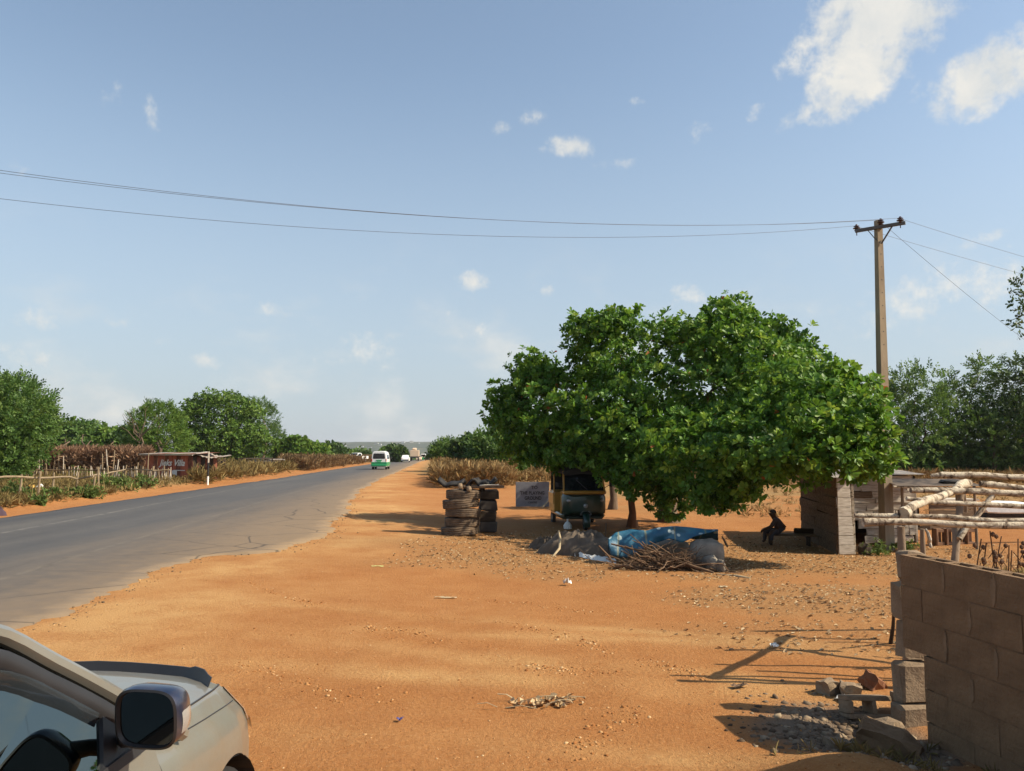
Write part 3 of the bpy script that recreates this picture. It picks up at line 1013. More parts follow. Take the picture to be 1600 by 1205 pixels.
# ---- feathery trees at the right edge
GR = 'feathery trees on the right'
for k, (bx, by, lobes, n, lab, mt, lean) in enumerate([
        (1440, 748, [(1432, 622, 0, 40, 38, 2), (1405, 650, 1, 36, 40, 2), (1450, 660, 0, 42, 40, 2.2), (1430, 700, -1, 60, 42, 2.2), (1408, 600, 0, 18, 18, .8)], 1500, 'leafy feathery tree standing just right of the utility pole', M_NEEM, (0, 0)),
        (1497, 748, [(1492, 640, 1, 18, 50, 1.0), (1505, 690, 0, 46, 42, 2.0), (1520, 620, 1, 16, 18, .7), (1538, 578, 1, 24, 16, .8), (1560, 590, 1, 14, 10, .5), (1480, 610, 1, 12, 14, .5)], 900, 'tall crooked tree throwing one long branch out to the right', M_NEEM, (.2, 0)),
        (1556, 750, [(1552, 640, 2, 24, 26, 1.2), (1545, 690, 1, 46, 42, 2), (1575, 665, 2, 26, 34, 1.3)], 1000, 'airy tree between the crooked tree and the right edge tree', M_NEEM, (0, 0)),
        (1604, 750, [(1590, 598, 1, 26, 18, 1.0), (1612, 610, 1, 28, 40, 1.3), (1600, 680, 0, 40, 50, 2), (1640, 650, 0, 40, 70, 2), (1598, 570, 1, 16, 10, .6)], 1300, 'tall dark feathery tree cut off by the right edge of the view', M_DARK, (0, 0))]):
    gtree('feathery_tree', lab, bx, by, lobes, n, .60, T_SPRAY, mt, group=GR, trunk_r=.17, seed=60 + k, up=.15, inner=.35, nbranch=6, lean=lean, rough=.25)
for k, (px, rx, lab) in enumerate([(1420, 40, 'dark low bush under the leafy tree by the pole'), (1492, 44, 'dark low bush under the crooked tree'), (1560, 44, 'dark low bush under the airy tree'), (1625, 44, 'dark low bush at the right edge under the tall dark tree'),
                               (1340, 50, 'dark bush hidden behind the plank kiosk roof'), (1255, 50, 'dark bush behind the left end of the plank kiosk')]):
    b0 = at(px, 748)
    tree('dark_bush', lab, b0, [PL(px, 718, b0.y + 1, rx, 26, 2), PL(px - rx * .5, 728, b0.y, rx * .6, 20, 1.5), PL(px + rx * .5, 726, b0.y, rx * .6, 22, 1.5)], 900, .45, T_SPRAY, M_NEEM,
         group='dark bushes on the right', trunk_r=.08, seed=80 + k, nbranch=3, cat='bush', inner=.4)
# leafy branch tip of a nearer tree entering at the right edge
b0 = gp(14.6, 20.0)
p1 = ptd(1612, 480, 20); p2 = ptd(1606, 512, 20)
tree('slender_tree', 'slender tree mostly outside the right edge, only its leaf tips showing high up', b0, [(p1.x + .4, p1.y, p1.z, .5, .5, .35), (p2.x + .35, p2.y, p2.z, .5, .4, .22), (p1.x + 2.2, p1.y + .5, p1.z + .4, 1.6, 1.6, 1.2)], 260, .34, T_SPRAY, M_DARK,
     trunk_r=.10, trunk_h=3.4, seed=90, nbranch=3, group=GR)

# ---- stuff: distant wood, brush, grass
def scatter_obj(name, pts, size, tmpl, mat, rng, up=1.0, jit=.5, tmean=.45, tsd=.2):
    pts = np.asarray(pts, float)
    ax = np.array([[0, 0, up]]) + rng.normal(size=pts.shape) * jit
    sc = np.asarray(size) * rng.uniform(.65, 1.3, len(pts))
    t = np.clip(rng.normal(tmean, tsd, len(pts)), .02, .98)
    Vv, Ff, Tt = scatter(tmpl, pts, ax, sc, t, rng)
    return tag(link(name, mesh_np(name, Vv, Ff, mat, {'tint': Tt})), kind='stuff')

rng = np.random.default_rng(77)
# wooded valley beyond the crest
P = []
for _ in range(420):
    y = rng.uniform(420, 1300); x = rng.uniform(-.72, .75) * y
    u, v = uv_of(x, y)
    if abs(v + 7) < 9 and u < 480: continue
    r = rng.uniform(2.2, 4.2) * (1 + y / 1500)
    n = 26
    d = rng.normal(size=(n, 3)); d /= np.linalg.norm(d, axis=1, keepdims=True)
    P.append(np.array([x, y, float(gbase(x, y)) + r * .6]) + d * np.array([r * 1.3, r, r * .75]))
P = np.concatenate(P)
scatter_obj('distant_wood', P, 2.0, T_CLUMP, M_BUSH, rng, .5, .8)

def region(n, px0, px1, d0, d1, fn=None):
    out = []
    while len(out) < n:
        d = d0 + (d1 - d0) * rng.random() ** 1.3
        px = rng.uniform(px0, px1)
        x = (px - 800) / 1250 * d
        if fn and not fn(x, d): continue
        out.append((x, d, gzf(x, d)))
    return np.array(out)

def tall(pts, h):
    q = pts.copy()
    q[:, 2] += rng.random(len(q)) ** .8 * h
    return q
def vof(x, y): return float(uv_of(x, y)[1])
def uof(x, y): return float(uv_of(x, y)[0])
# russet brush behind the stake fence
pts = region(9000, 20, 238, 62, 78, lambda x, y: vof(x, y) < -20)
scatter_obj('russet_brush', tall(pts, 1.7), .55, T_STALK, M_RUSSET, rng, .9, .7)
# rusty and straw weeds along the left verge further on
pts = region(8000, 440, 660, 85, 260, lambda x, y: -22 < vof(x, y) < -12.6)
scatter_obj('roadside_weeds', tall(pts, 1.1), .6, T_STALK, M_TANWEED, rng, 1, .5)
# straw stalks on the right verge
pts = region(5200, 676, 800, 46, 110, lambda x, y: vof(x, y) > -.3 + .6 * math.sin(y * .7) and vof(x, y) < 9)
scatter_obj('straw_stalks', tall(pts, 1.0) * 1.0, .50, T_STALK, M_STRAW, rng, 1, .42)
pts = region(700, 1060, 1640, 27, 50, lambda x, y: True)
scatter_obj('straw_tufts', pts, .20, T_WISP, M_STRAW, rng, 1, .6, .4)
pts = region(5200, 740, 1640, 50, 76, lambda x, y: vof(x, y) > 2)
scatter_obj('dry_grass', tall(pts, .5), .45, T_STALK, M_STRAW, rng, 1, .5, .3)
# left verge: short dry grass, then green weeds
pts = region(4200, -120, 470, 27, 75, lambda x, y: vof(x, y) < -14.2)
scatter_obj('verge_grass', pts, .30, T_WISP, M_GRASS, rng, 1, .5)
pts = region(900, 300, 460, 48, 95, lambda x, y: -20 < vof(x, y) < -13.4)
scatter_obj('tall_verge_grass', tall(pts, .5), .6, T_WISP, M_GRASS, rng, 1, .4, .55)
# dry grass around the stall frame and kiosk foot
pts = region(1500, 1405, 1700, 8, 15, None)
scatter_obj('thin_dry_grass', pts, .13, T_WISP, M_GRASS, rng, 1, .6, .6)

# ---- green shrubs one can count on the left verge
GS = 'green shrubs on the left verge'
for k, (px, py, rx, rz, lab) in enumerate([
        (20, 778, 22, 14, 'glossy dark shrub inside the stick fence at the left edge'), (12, 745, 16, 24, 'yellow green shrub behind the leftmost fence panel'),
        (84, 777, 14, 7, 'small tuft of broad leaves below the third fence post'), (118, 775, 12, 8, 'drooping leafy tuft at the foot of the split post'),
        (140, 778, 14, 12, 'upright green shrub beside the verge bend'), (172, 763, 22, 16, 'big green shrub at the middle of the stick fence'),
        (196, 765, 20, 13, 'broad green shrub touching the big fence shrub'), (222, 760, 18, 12, 'low green shrub nearest the red kiosk'),
        (58, 788, 10, 7, 'small weed tuft in front of the fence near the road edge'), (128, 742, 14, 7, 'green shrub between the two stick fences'),
        (345, 738, 18, 11, 'heap of green creeper beside the round tree trunk'), (318, 752, 14, 6, 'low weeds round the foot of the striped pole')]):
    b0 = at(px, py)
    w, h = rx / 1250 * b0.y, rz / 1250 * b0.y
    pp = np.array([(rng.normal() * w * .5, rng.normal() * w * .35, abs(rng.normal()) * h * .5) for _ in range(90)])
    ax = pp * .8 + np.array([0, 0, .6]) + rng.normal(size=pp.shape) * .3
    Vv, Ff, Tt = scatter(T_WEED, pp, ax, np.full(90, .20) * rng.uniform(.6, 1.2, 90), np.clip(rng.normal(.85 if k == 1 else .45, .2, 90), 0, 1), rng)
    o = empty('shrub', b0, lab, 'shrub', GS)
    link('foliage', mesh_np('foliage', Vv, Ff, M_WEED, {'tint': Tt}), o)
    st = MB()
    for _ in range(7):
        st.tube([(0, 0, -.05), (rng.normal() * w * .3, rng.normal() * w * .2, h * rng.uniform(.5, 1))], [.015, .006], 5)
    st.build('stem', M_BARK, o)
# weeds by the utility pole foot and behind the block wall
for k, (px, py, rx, rz, lab) in enumerate([(1372, 868, 12, 10, 'green weed at the left foot of the utility pole'), (1414, 862, 8, 9, 'green weed between the stall post and the pole')]):
    b0 = at(px, py)
    pp = np.array([(rng.normal() * .12, rng.normal() * .1, abs(rng.normal()) * .12) for _ in range(46)])
    Vv, Ff, Tt = scatter(T_WEED, pp, pp + np.array([0, 0, .5]), np.full(46, .10), np.full(46, .5), rng)
    o = empty('weed', b0, lab, 'weed', 'weeds near the pole')
    link('foliage', mesh_np('foliage', Vv, Ff, M_WEED, {'tint': Tt}), o)
M_SEED = stone('dry seed head', two((.09, .05, .03)), 12, .95, 0)
spots = [(1552, 868), (1575, 872), (1590, 880), (1530, 862), (1596, 862), (1565, 858), (1545, 850), (1610, 884)]
for k, (px, py) in enumerate(spots):
    b0 = ptd(px, py + 45, 7.4 + .35 * (k % 3))
    b0.z = gzf(b0.x, b0.y)
    top = ptd(px, py - 20, b0.y)
    h = max(.25, top.z - b0.z)
    o = empty('dry_weed', b0, 'dry brown seed headed stalk growing behind the block wall, ' + {1530: 'leftmost', 1545: 'second from the left', 1552: 'third from the left', 1565: 'fourth from the left', 1575: 'fourth from the right', 1590: 'third from the right', 1596: 'second from the right', 1610: 'rightmost'}[px], 'weed', 'dry stalks behind the wall')
    mb = MB().tube(bent((0, 0, -.05), (random.uniform(-.05, .05), 0, h), 4, .06), .006, 5)
    for j in range(3):
        q = Vector((random.uniform(-.07, .07), 0, h * random.uniform(.6, .95)))
        mb.tube([(0, 0, q.z - .08), q], .004, 4)
    mb.build('stalk', M_SEED, o)
    for j in range(5):
        MB().lathe([(.004, -.022), (.022, -.006), (.02, .012), (.005, .024)], 6).build('seed_head', M_SEED, o, loc=(random.uniform(-.07, .07), random.uniform(-.03, .03), h * random.uniform(.55, 1.0)))

# ================================================================== MATERIALS FOR BUILT THINGS
M_BLOCK = stone('sandcrete block', [(.25, (.100, .058, .030)), (.45, (.180, .112, .060)), (.6, (.218, .138, .075)), (.78, (.31, .21, .125))], 3.2, .95, 1.0, .016, bscale=38)
M_BLOCK2 = stone('sandcrete block pale', [(.3, (.16, .115, .075)), (.7, (.27, .20, .13))], 6, .95, .8, .012, bscale=45)
M_MORTAR = stone('mortar', two((.165, .105, .060), .3), 18, .97, .8, .01)
M_CONC = stone('pole concrete', [(.3, (.18, .14, .095)), (.55, (.27, .215, .145)), (.75, (.33, .28, .20))], 3.2, .92, .5, .01, stretch=(1, 1, .3), bscale=40)
M_POLEWOOD = stone('peeled pole', [(.36, (.055, .040, .028)), (.43, (.22, .17, .12)), (.52, (.42, .36, .27)), (.66, (.50, .44, .34)), (.8, (.36, .29, .21))], 9, .92, .9, .014, dist=1.2)
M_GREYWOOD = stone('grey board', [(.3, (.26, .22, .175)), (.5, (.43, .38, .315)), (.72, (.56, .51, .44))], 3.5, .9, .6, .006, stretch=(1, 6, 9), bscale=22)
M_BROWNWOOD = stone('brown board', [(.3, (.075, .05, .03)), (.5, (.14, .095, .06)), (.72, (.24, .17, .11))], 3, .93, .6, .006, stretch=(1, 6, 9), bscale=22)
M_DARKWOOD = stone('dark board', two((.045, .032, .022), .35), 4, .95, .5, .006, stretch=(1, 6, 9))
M_RUBBER = stone('tyre rubber', [(.35, (.060, .043, .031)), (.55, (.115, .080, .051)), (.75, (.195, .130, .077))], 7, .85, .5, .006, bscale=40)
M_BLACKRUB = stone('black rubber', two((.022, .021, .021), .3), 10, .7, .4, .005)
M_RUST = stone('rusty roofing', [(.3, (.10, .036, .022)), (.5, (.18, .060, .036)), (.7, (.27, .11, .065))], 3, .8, .3, .004)
M_ZINC = stone('dull zinc', [(.3, (.16, .12, .09)), (.5, (.30, .26, .22)), (.7, (.42, .38, .33))], 3, .65, .2, .004, metallic=.3)
M_REDPAINT = stone('faded red paint', [(.3, (.30, .075, .042)), (.55, (.42, .115, .066)), (.75, (.50, .20, .12))], 4, .7, .3, .003)
M_WHITE = plain('white paint', (.78, .77, .73), .6)
M_STEEL = plain('dark steel', (.10, .095, .085), .6, .5)
M_BLACK = plain('black trim', (.018, .018, .02), .45)
M_INSUL = plain('brown glaze', (.055, .022, .016), .2, 0, .6)
M_WIRE = plain('wire', (.10, .10, .105), .5, .4)
M_BAMBOO = stone('weathered stick', two((.34, .27, .17), .3), 6, .9, .4, .005)
M_CHROME = plain('chrome', (.7, .7, .72), .15, 1.0)
M_REDLAMP = plain('red lamp', (.45, .02, .015), .2, 0, .6, .5)
M_ORANGELAMP = plain('amber lamp', (.75, .25, .05), .2, 0, .6, .5)
M_CLEARLAMP = plain('clear lamp', (.30, .305, .30), .12, .2, .6, .8)

def glass_mat(name, tint=(.20, .25, .24), gloss=(.85, .9, .95), base=.06, rough=.02):
    m = bpy.data.materials.new(name); m.use_nodes = True
    nt = m.node_tree; nt.nodes.clear()
    t = nt.nodes.new('ShaderNodeBsdfTransparent'); t.inputs[0].default_value = (*tint, 1)
    g = nt.nodes.new('ShaderNodeBsdfGlossy'); g.inputs['Color'].default_value = (*gloss, 1); g.inputs['Roughness'].default_value = rough
    lw = nt.nodes.new('ShaderNodeFresnel'); lw.inputs['IOR'].default_value = 1.5
    ad = nt.nodes.new('ShaderNodeMath'); ad.operation = 'ADD'; ad.inputs[1].default_value = base; ad.use_clamp = True
    nt.links.new(lw.outputs[0], ad.inputs[0])
    mx = nt.nodes.new('ShaderNodeMixShader'); o = nt.nodes.new('ShaderNodeOutputMaterial')
    nt.links.new(ad.outputs[0], mx.inputs[0]); nt.links.new(t.outputs[0], mx.inputs[1]); nt.links.new(g.outputs[0], mx.inputs[2])
    nt.links.new(mx.outputs[0], o.inputs['Surface'])
    return m
M_GLASS = glass_mat('tinted glass', (.10, .13, .125), (.17, .20, .195), .0)
M_DARKGLASS = plain('dark pane', (.012, .015, .018), .08, 0, .6)

def paint(name, c, metallic=.55, rough=.32):
    m, nt, b = new_mat(name)
    f = tnoise(nt, 900, 1)
    r = ramp(nt, two(c, .10)); nt.links.new(f, r.inputs[0])
    d = tnoise(nt, 5, 6, .65)
    mx = nt.nodes.new('ShaderNodeMix'); mx.data_type = 'RGBA'
    mx.inputs['B'].default_value = (.25, .175, .10, 1)
    mr = nt.nodes.new('ShaderNodeMapRange'); mr.inputs['From Min'].default_value = .45; mr.inputs['From Max'].default_value = .85
    mr.inputs['To Max'].default_value = .55
    nt.links.new(d, mr.inputs['Value']); nt.links.new(mr.outputs[0], mx.inputs['Factor']); nt.links.new(r.outputs[0], mx.inputs['A'])
    nt.links.new(mx.outputs['Result'], b.inputs['Base Color'])
    b.inputs['Metallic'].default_value = metallic
    rr = nt.nodes.new('ShaderNodeMapRange'); rr.inputs['To Min'].default_value = rough; rr.inputs['To Max'].default_value = rough + .25
    nt.links.new(d, rr.inputs['Value']); nt.links.new(rr.outputs[0], b.inputs['Roughness'])
    b.inputs['Coat Weight'].default_value = .7
    b.inputs['Coat Roughness'].default_value = .06
    return m
M_CHAMPAGNE = paint('champagne metallic', (.25, .242, .205))
M_NAVY = paint('midnight blue', (.012, .022, .055), .4, .2)

def text_mesh(s, size, depth=.004, shear=0.0, align='CENTER', bold=0.0):
    cu = bpy.data.curves.new('lettering', 'FONT')
    cu.body = s; cu.size = size; cu.extrude = depth; cu.shear = shear; cu.align_x = align; cu.offset = bold
    cu.resolution_u = 3
    o = bpy.data.objects.new('lettering', cu); COL.objects.link(o)
    dg = bpy.context.evaluated_depsgraph_get()
    me = bpy.data.meshes.new_from_object(o.evaluated_get(dg))
    bpy.data.objects.remove(o); bpy.data.curves.remove(cu)
    me.materials.clear()
    return me

# ================================================================== BLOCK WALL
WA = Vector((2.86, 5.98, 0)); WD = Vector((.171, -.985, 0)).normalized(); WN = Vector((WD.y, -WD.x, 0))  # WN looks to the left (-x)
WTOP = EYE - .762
BH, BL, BT = .225, .45, .15
wall_rot = math.atan2(WD.y, WD.x)
wall = empty('block_wall', (WA.x, WA.y, WTOP - 7 * BH), 'unplastered hollow sandcrete block wall running to the right edge, its open cells showing on top', 'wall', rz=wall_rot)
# local: X along the wall, +Y = left side seen from its start -> choose the visible face at y = -BT..0
vis = 1 if Vector((-WD.y, WD.x, 0)).x < 0 else -1
def hollow_block(L=BL, H=BH, T=BT, web=.035, bot=False):
    "block with two open cells, origin at the lower start corner, thickness along +Y"
    mb = MB()
    cw = (L - 3 * web) / 2
    xs_ = [0, web, web + cw, 2 * web + cw, L - web, L]
    ys_ = [0, web, T - web, T]
    cells = {(1, 1), (3, 1)}
    vid = {}
    def vt(i, j, k):
        key = (i, j, k)
        if key not in vid:
            vid[key] = len(mb.v); mb.v.append((xs_[i] + random.uniform(-.003, .003), ys_[j] + random.uniform(-.002, .002), (0, H)[k] + random.uniform(-.002, .002)))
        return vid[key]
    for i in range(5):
        for j in range(3):
            if (i, j) in cells:
                for (a, c) in (((i, j), (i + 1, j)), ((i + 1, j), (i + 1, j + 1)), ((i + 1, j + 1), (i, j + 1)), ((i, j + 1), (i, j))):
                    mb.f.append((vt(*a, 0), vt(*a, 1), vt(*c, 1), vt(*c, 0)))
            else:
                mb.f.append((vt(i, j, 1), vt(i + 1, j, 1), vt(i + 1, j + 1, 1), vt(i, j + 1, 1)))
                mb.f.append((vt(i, j, 0), vt(i, j + 1, 0), vt(i + 1, j + 1, 0), vt(i + 1, j, 0)))
    for i in range(5):
        for j in (0, 3):
            mb.f.append((vt(i, j, 0), vt(i + 1, j, 0), vt(i + 1, j, 1), vt(i, j, 1)))
    for j in range(3):
        for i in (0, 5):
            mb.f.append((vt(i, j, 0), vt(i, j + 1, 0), vt(i, j + 1, 1), vt(i, j, 1)))
    mb.mi = [0] * len(mb.f)
    return mb
BLK = [hollow_block(BL - .008, BH - .008, BT).mesh('block', M_BLOCK) for _ in range(4)]
HALF = [hollow_block(BL / 2 - .008, BH - .008, BT).mesh('block', M_BLOCK) for _ in range(2)]
ncol = 7
for r_ in range(8):          # from the top down
    z = (7 - r_) * BH - BH + .007
    off = 0 if r_ % 2 == 0 else BL / 2
    start = 0.0
    # the lower left corner is broken away
    if r_ % 2: 
        if r_ < 3:
            o = link('block', HALF[r_ % 2], wall); o.location = (0, 0 if vis < 0 else -BT, z)
    for c in range(ncol):
        x = off + c * BL
        if r_ >= 3 and x < .1:
            o = link('block', HALF[0], wall); o.location = (.225 + random.uniform(-.03, .01), random.uniform(-.004, .004), z)
            continue
        o = link('block', BLK[(r_ * 3 + c) % 4], wall)
        o.location = (x + random.uniform(-.004, .004), (-BT if vis > 0 else 0) + random.uniform(-.004, .004), z)
        o.rotation_euler = (random.uniform(-.006, .006), random.uniform(-.006, .006), random.uniform(-.006, .006))
# recessed mortar
mb = MB()
for r_ in range(8):
    z = (7 - r_) * BH - .007 + .0
    y0 = -BT / 2 if vis > 0 else BT / 2
    if r_ == 0:
        continue
    x0 = .02 if r_ < 3 else .30
    mb.box((x0 + (ncol * BL - x0) / 2, y0, z + .003), (ncol * BL - x0 - .02, BT - .006, .022))
for r_ in range(8):
    z = (7 - r_) * BH - BH / 2
    off = 0 if r_ % 2 == 0 else BL / 2
    for c in range(0, ncol + 1):
        x = off + c * BL - .007
        if x < .1 or (r_ >= 3 and x < .35): continue
        mb.box((x, -BT / 2 if vis > 0 else BT / 2, z), (.02, BT - .006, BH - .02))
mb.build('mortar', M_MORTAR, wall)
M_SMEAR = stone('smeared mortar', two((.21, .14, .082), .25), 9, .95, .8, .012, bscale=40)
# smears of mortar standing proud of the face
for (x, r_, w_, h_) in [(.905, 0, .05, .19), (.455, 0, .025, .17), (.685, 1, .03, .18), (.45, 2, .03, .17), (.9, 2, .03, .19), (.68, 3, .035, .18), (1.12, 3, .03, .18)]:
    pts = [(math.cos(a) * w_ / 2 * random.uniform(.7, 1.2), math.sin(a) * h_ / 2 * random.uniform(.7, 1.2)) for a in [i * math.pi / 7 for i in range(14)]]
    MB().prism(pts, .009, 'Y', (x, (.004 if vis > 0 else -.004), (7 - r_) * BH - BH / 2)).build('mortar_smear', M_SMEAR, wall)

# stub of a cross wall behind the broken corner: its sunlit side faces the viewer
stub = empty('wall_stub', (2.93, 6.16, gzf(2.9, 6.2) - .1), 'broken sunlit stub of cross wall behind the jagged end of the block wall', 'wall', rz=R(9))
zz = 0
for k, (x0, ln, h, dy) in enumerate([(-.10, .30, .24, -.06), (-.06, .28, .30, -.02), (.0, .22, .30, .0), (-.02, .24, .28, .02), (.04, .18, .22, .03)]):
    b_ = MB().box((0, 0, 0), (ln, .15, h - .012), None, .02, jit=.014)
    b_.build('block', M_BLOCK2, stub, loc=(x0 + ln / 2, dy, zz + h / 2 + .0), rot=(0, 0, R(random.uniform(-4, 4))))
    zz += h

# broken pieces around the wall foot
GBK = 'broken blocks at the wall foot'
def broken(px, py, size, rz, label, mat=M_BLOCK2, tilt=(0, 0), cells=False, d=None):
    p = at(px, py)
    o = empty('broken_block', p + Vector((0, 0, size[2] / 2 - .02)), label, 'block', GBK, R(rz))
    if cells:
        m = MB()
        L_, T_, H_ = size
        m.box((0, -T_ / 2 + .02, 0), (L_, .035, H_), None, .006, jit=.004).box((0, T_ / 2 - .02, 0), (L_, .035, H_), None, .006, jit=.004)
        m.box((-L_ / 2 + .02, 0, 0), (.035, T_ - .075, H_), None, .006, jit=.003).box((L_ * .1, 0, 0), (.035, T_ - .075, H_), None, .006, jit=.003)
        m.build('body', mat, o, rot=(R(tilt[0]), R(tilt[1]), 0))
    else:
        bm = bmesh.new()
        bmesh.ops.create_cube(bm, size=1, matrix=Matrix.Diagonal((*size, 1)))
        bmesh.ops.subdivide_edges(bm, edges=bm.edges[:], cuts=2, use_grid_fill=True)
        for v in bm.verts:
            v.co += Vector((random.uniform(-1, 1), random.uniform(-1, 1), random.uniform(-1, 1))) * min(size) * .10
            if v.co.x > size[0] * .3: v.co.z -= random.uniform(0, .35) * size[2]
        me = bpy.data.meshes.new('body'); bm.to_mesh(me); bm.free(); me.materials.append(mat)
        link('body', me, o, rot=(R(tilt[0]), R(tilt[1]), 0))
broken(1352, 1116, (.36, .17, .15), 10, 'hollow block lying on its side with open cells, below the wall stub', cells=True, tilt=(78, 4))
broken(1298, 1083, (.17, .13, .12), 25, 'dark chunk of block nearest the pole shadows')
broken(1330, 1090, (.15, .14, .13), -20, 'rounded pale chunk next to the white rag')
broken(1365, 1075, (.20, .14, .12), 40, 'reddish chunk leaning beside the wall stub', M_REDBARK, (20, 25))
broken(1392, 1176, (.40, .20, .17), -32, 'large tilted slab of broken block at the bottom of the wall', M_BLOCK, (6, 14))
broken(1378, 1150, (.26, .16, .12), -50, 'crumbled piece of block between the slab and the wall', M_BLOCK2, (10, -16))
broken(1310, 1172, (.16, .12, .09), 15, 'small broken chunk on the lip of the lit earth hump', M_BLOCK2, (4, 8))
broken(1416, 1112, (.16, .12, .16), 12, 'upright piece of block under the wall stub', M_BLOCK2)

# ================================================================== STALL FRAME OF ROUGH POLES
fr0 = at(1430, 940)
frame = empty('pole_frame', (0, 0, 0), 'rough open frame of pale peeled poles standing behind the block wall', 'stall frame')
def pole(pts, rad, name='pole', mat=M_POLEWOOD, seed=0):
    rnd = random.Random(seed)
    P = []
    pts = [Vector(p) for p in pts]
    rads = []
    rad = rad if isinstance(rad, (list, tuple)) else [rad] * len(pts)
    rad = [q * .68 for q in rad]
    for i in range(len(pts) - 1):
        n = max(2, int((pts[i + 1] - pts[i]).length / .16))
        for k in range(n):
            t = k / n
            q = pts[i].lerp(pts[i + 1], t)
            rr = rad[i] * (1 - t) + rad[i + 1] * t
            P.append(q + Vector((rnd.uniform(-1, 1), rnd.uniform(-1, 1), rnd.uniform(-1, 1))) * rr * .22)
            rads.append(rr * (1 + (rnd.uniform(.15, .3) if rnd.random() < .12 else rnd.uniform(-.13, .10))))
    P.append(pts[-1]); rads.append(rad[-1])
    MB().tube(P, rads, 9).build(name, mat, frame, smooth=50)
def pp(*a): return ptd(*a)
pole([pp(1336, 806, 7.0), pp(1480, 808, 7.0), pp(1560, 814, 6.95), pp(1760, 812, 6.9)], [.026, .034, .034, .036], seed=1)
pole([pp(1348, 815, 6.85), pp(1425, 815, 6.85), pp(1520, 821, 6.8), pp(1760, 824, 6.7)], [.044, .040, .042, .044], seed=2)
pole([pp(1417, 779, 7.35), pp(1457, 786, 7.35), pp(1500, 787, 7.35), pp(1600, 791, 7.35), pp(1720, 796, 7.3)], [.030, .030, .034, .036, .036], seed=3)
pole([pp(1423, 766, 7.9), pp(1512, 768, 7.9), pp(1598, 772, 7.9)], [.046, .046, .05], seed=4)
pole([pp(1455, 744, 8.9), pp(1470, 742, 8.9), pp(1540, 743, 8.9), pp(1600, 747, 8.9), pp(1720, 752, 8.9)], [.030, .052, .050, .046, .05], seed=5)
pole([pp(1531, 756, 8.5), pp(1570, 760, 8.5), pp(1640, 768, 8.5)], [.055, .046, .05], seed=6)
pole([pp(1565, 770, 8.3), pp(1620, 769, 8.3), pp(1700, 772, 8.3)], [.03, .032, .03], seed=61)
# crooked cross beam carrying the poles
pole([pp(1412, 803, 6.95), pp(1420, 796, 7.0), pp(1437, 787, 7.15), pp(1455, 780, 7.4), pp(1474, 775, 7.7), pp(1492, 766, 8.1), pp(1503, 758, 8.5), pp(1514, 755, 8.7)], [.066, .062, .058, .052, .056, .054, .068, .060], 'cross_beam', seed=7)
def post(px0, py0, d0, px1, py1, d1, r0, r1, seed, name='post', mat=M_BARK, foot=True):
    a, c = pp(px0, py0, d0), pp(px1, py1, d1)
    if foot and abs(px0 - px1) < 8: c = Vector((a.x, a.y, c.z))
    if foot:
        dirv = (c - a).normalized()
        for _ in range(400):
            if c.z < gzf(c.x, c.y) - .12: break
            c = c + dirv * .02
    pole([a, a.lerp(c, .5), c], [r0, (r0 + r1) / 2, r1], name, mat, seed)
M_POST = stone('weathered post', two((.20, .15, .105), .35), 6, .95, .7, .012, stretch=(1, 1, .3))
post(1409, 822, 6.95, 1406, 872, 7.05, .050, .055, 8, mat=M_POST)
post(1441, 826, 7.2, 1446, 872, 7.3, .032, .036, 9, mat=M_POST)
post(1501, 772, 8.0, 1492, 872, 7.8, .048, .052, 10, mat=M_POST)
post(1551, 774, 7.9, 1499, 842, 7.8, .034, .040, 11, 'brace', M_POLEWOOD, foot=False)
post(1640, 770, 8.2, 1640, 880, 8.2, .05, .055, 12, mat=M_POST)
post(1507, 772, 8.45, 1509, 800, 8.5, .024, .024, 13, 'peg', M_POST, foot=False)
# black stick leaning at the wall end
bs = empty('charred_stick', at(1391, 1006), 'short charred stick leaning against the far end of the block wall', 'stick')
tp = pp(1397, 950, bs.location.y - .35) - bs.location
MB().tube([(0, 0, -.02), tp * .5 + Vector((.01, 0, 0)), tp], [.022, .018, .014], 7).build('stem', M_DARKWOOD, bs)

# just outside the right edge the wall steps up three courses
for r_ in range(3):
    off = 1.35 if r_ % 2 else 1.35 + BL / 2
    if off > 1.4:
        o = link('block', HALF[0], wall); o.location = (1.35, 0, 7 * BH + r_ * BH + .007)
    for c in range(4):
        x = off + c * BL
        if x > ncol * BL - .3: continue
        o = link('block', BLK[(r_ + c) % 4], wall)
        o.location = (x, random.uniform(-.004, .004), 7 * BH + r_ * BH + .007)

# ================================================================== PLANK KIOSK ON THE RIGHT
KA = at(1311, 867)
e1 = Vector((.992, .125, 0)).normalized(); e2 = Vector((.145, .99, 0)).normalized()
kio = empty('plank_kiosk', KA, 'patched kiosk of weathered grey planks standing beside the utility pole', 'kiosk')
def board(name, o0, ex, length, h, t, z, mat, jit=.008, rz=0.0, back=0.0):
    ez = Vector((0, 0, 1)); en = ex.cross(ez)
    c = Vector(o0) + ex * (length / 2) + Vector((0, 0, z)) - en * back
    Rm = Matrix((ex, -en, ez)).transposed() @ Euler((0, rz, 0)).to_matrix()
    return MB().box(c, (length, t, h), Rm, .006, jit=jit).build(name, mat, kio)
KH = (866 - 750) / 1250 * KA.y
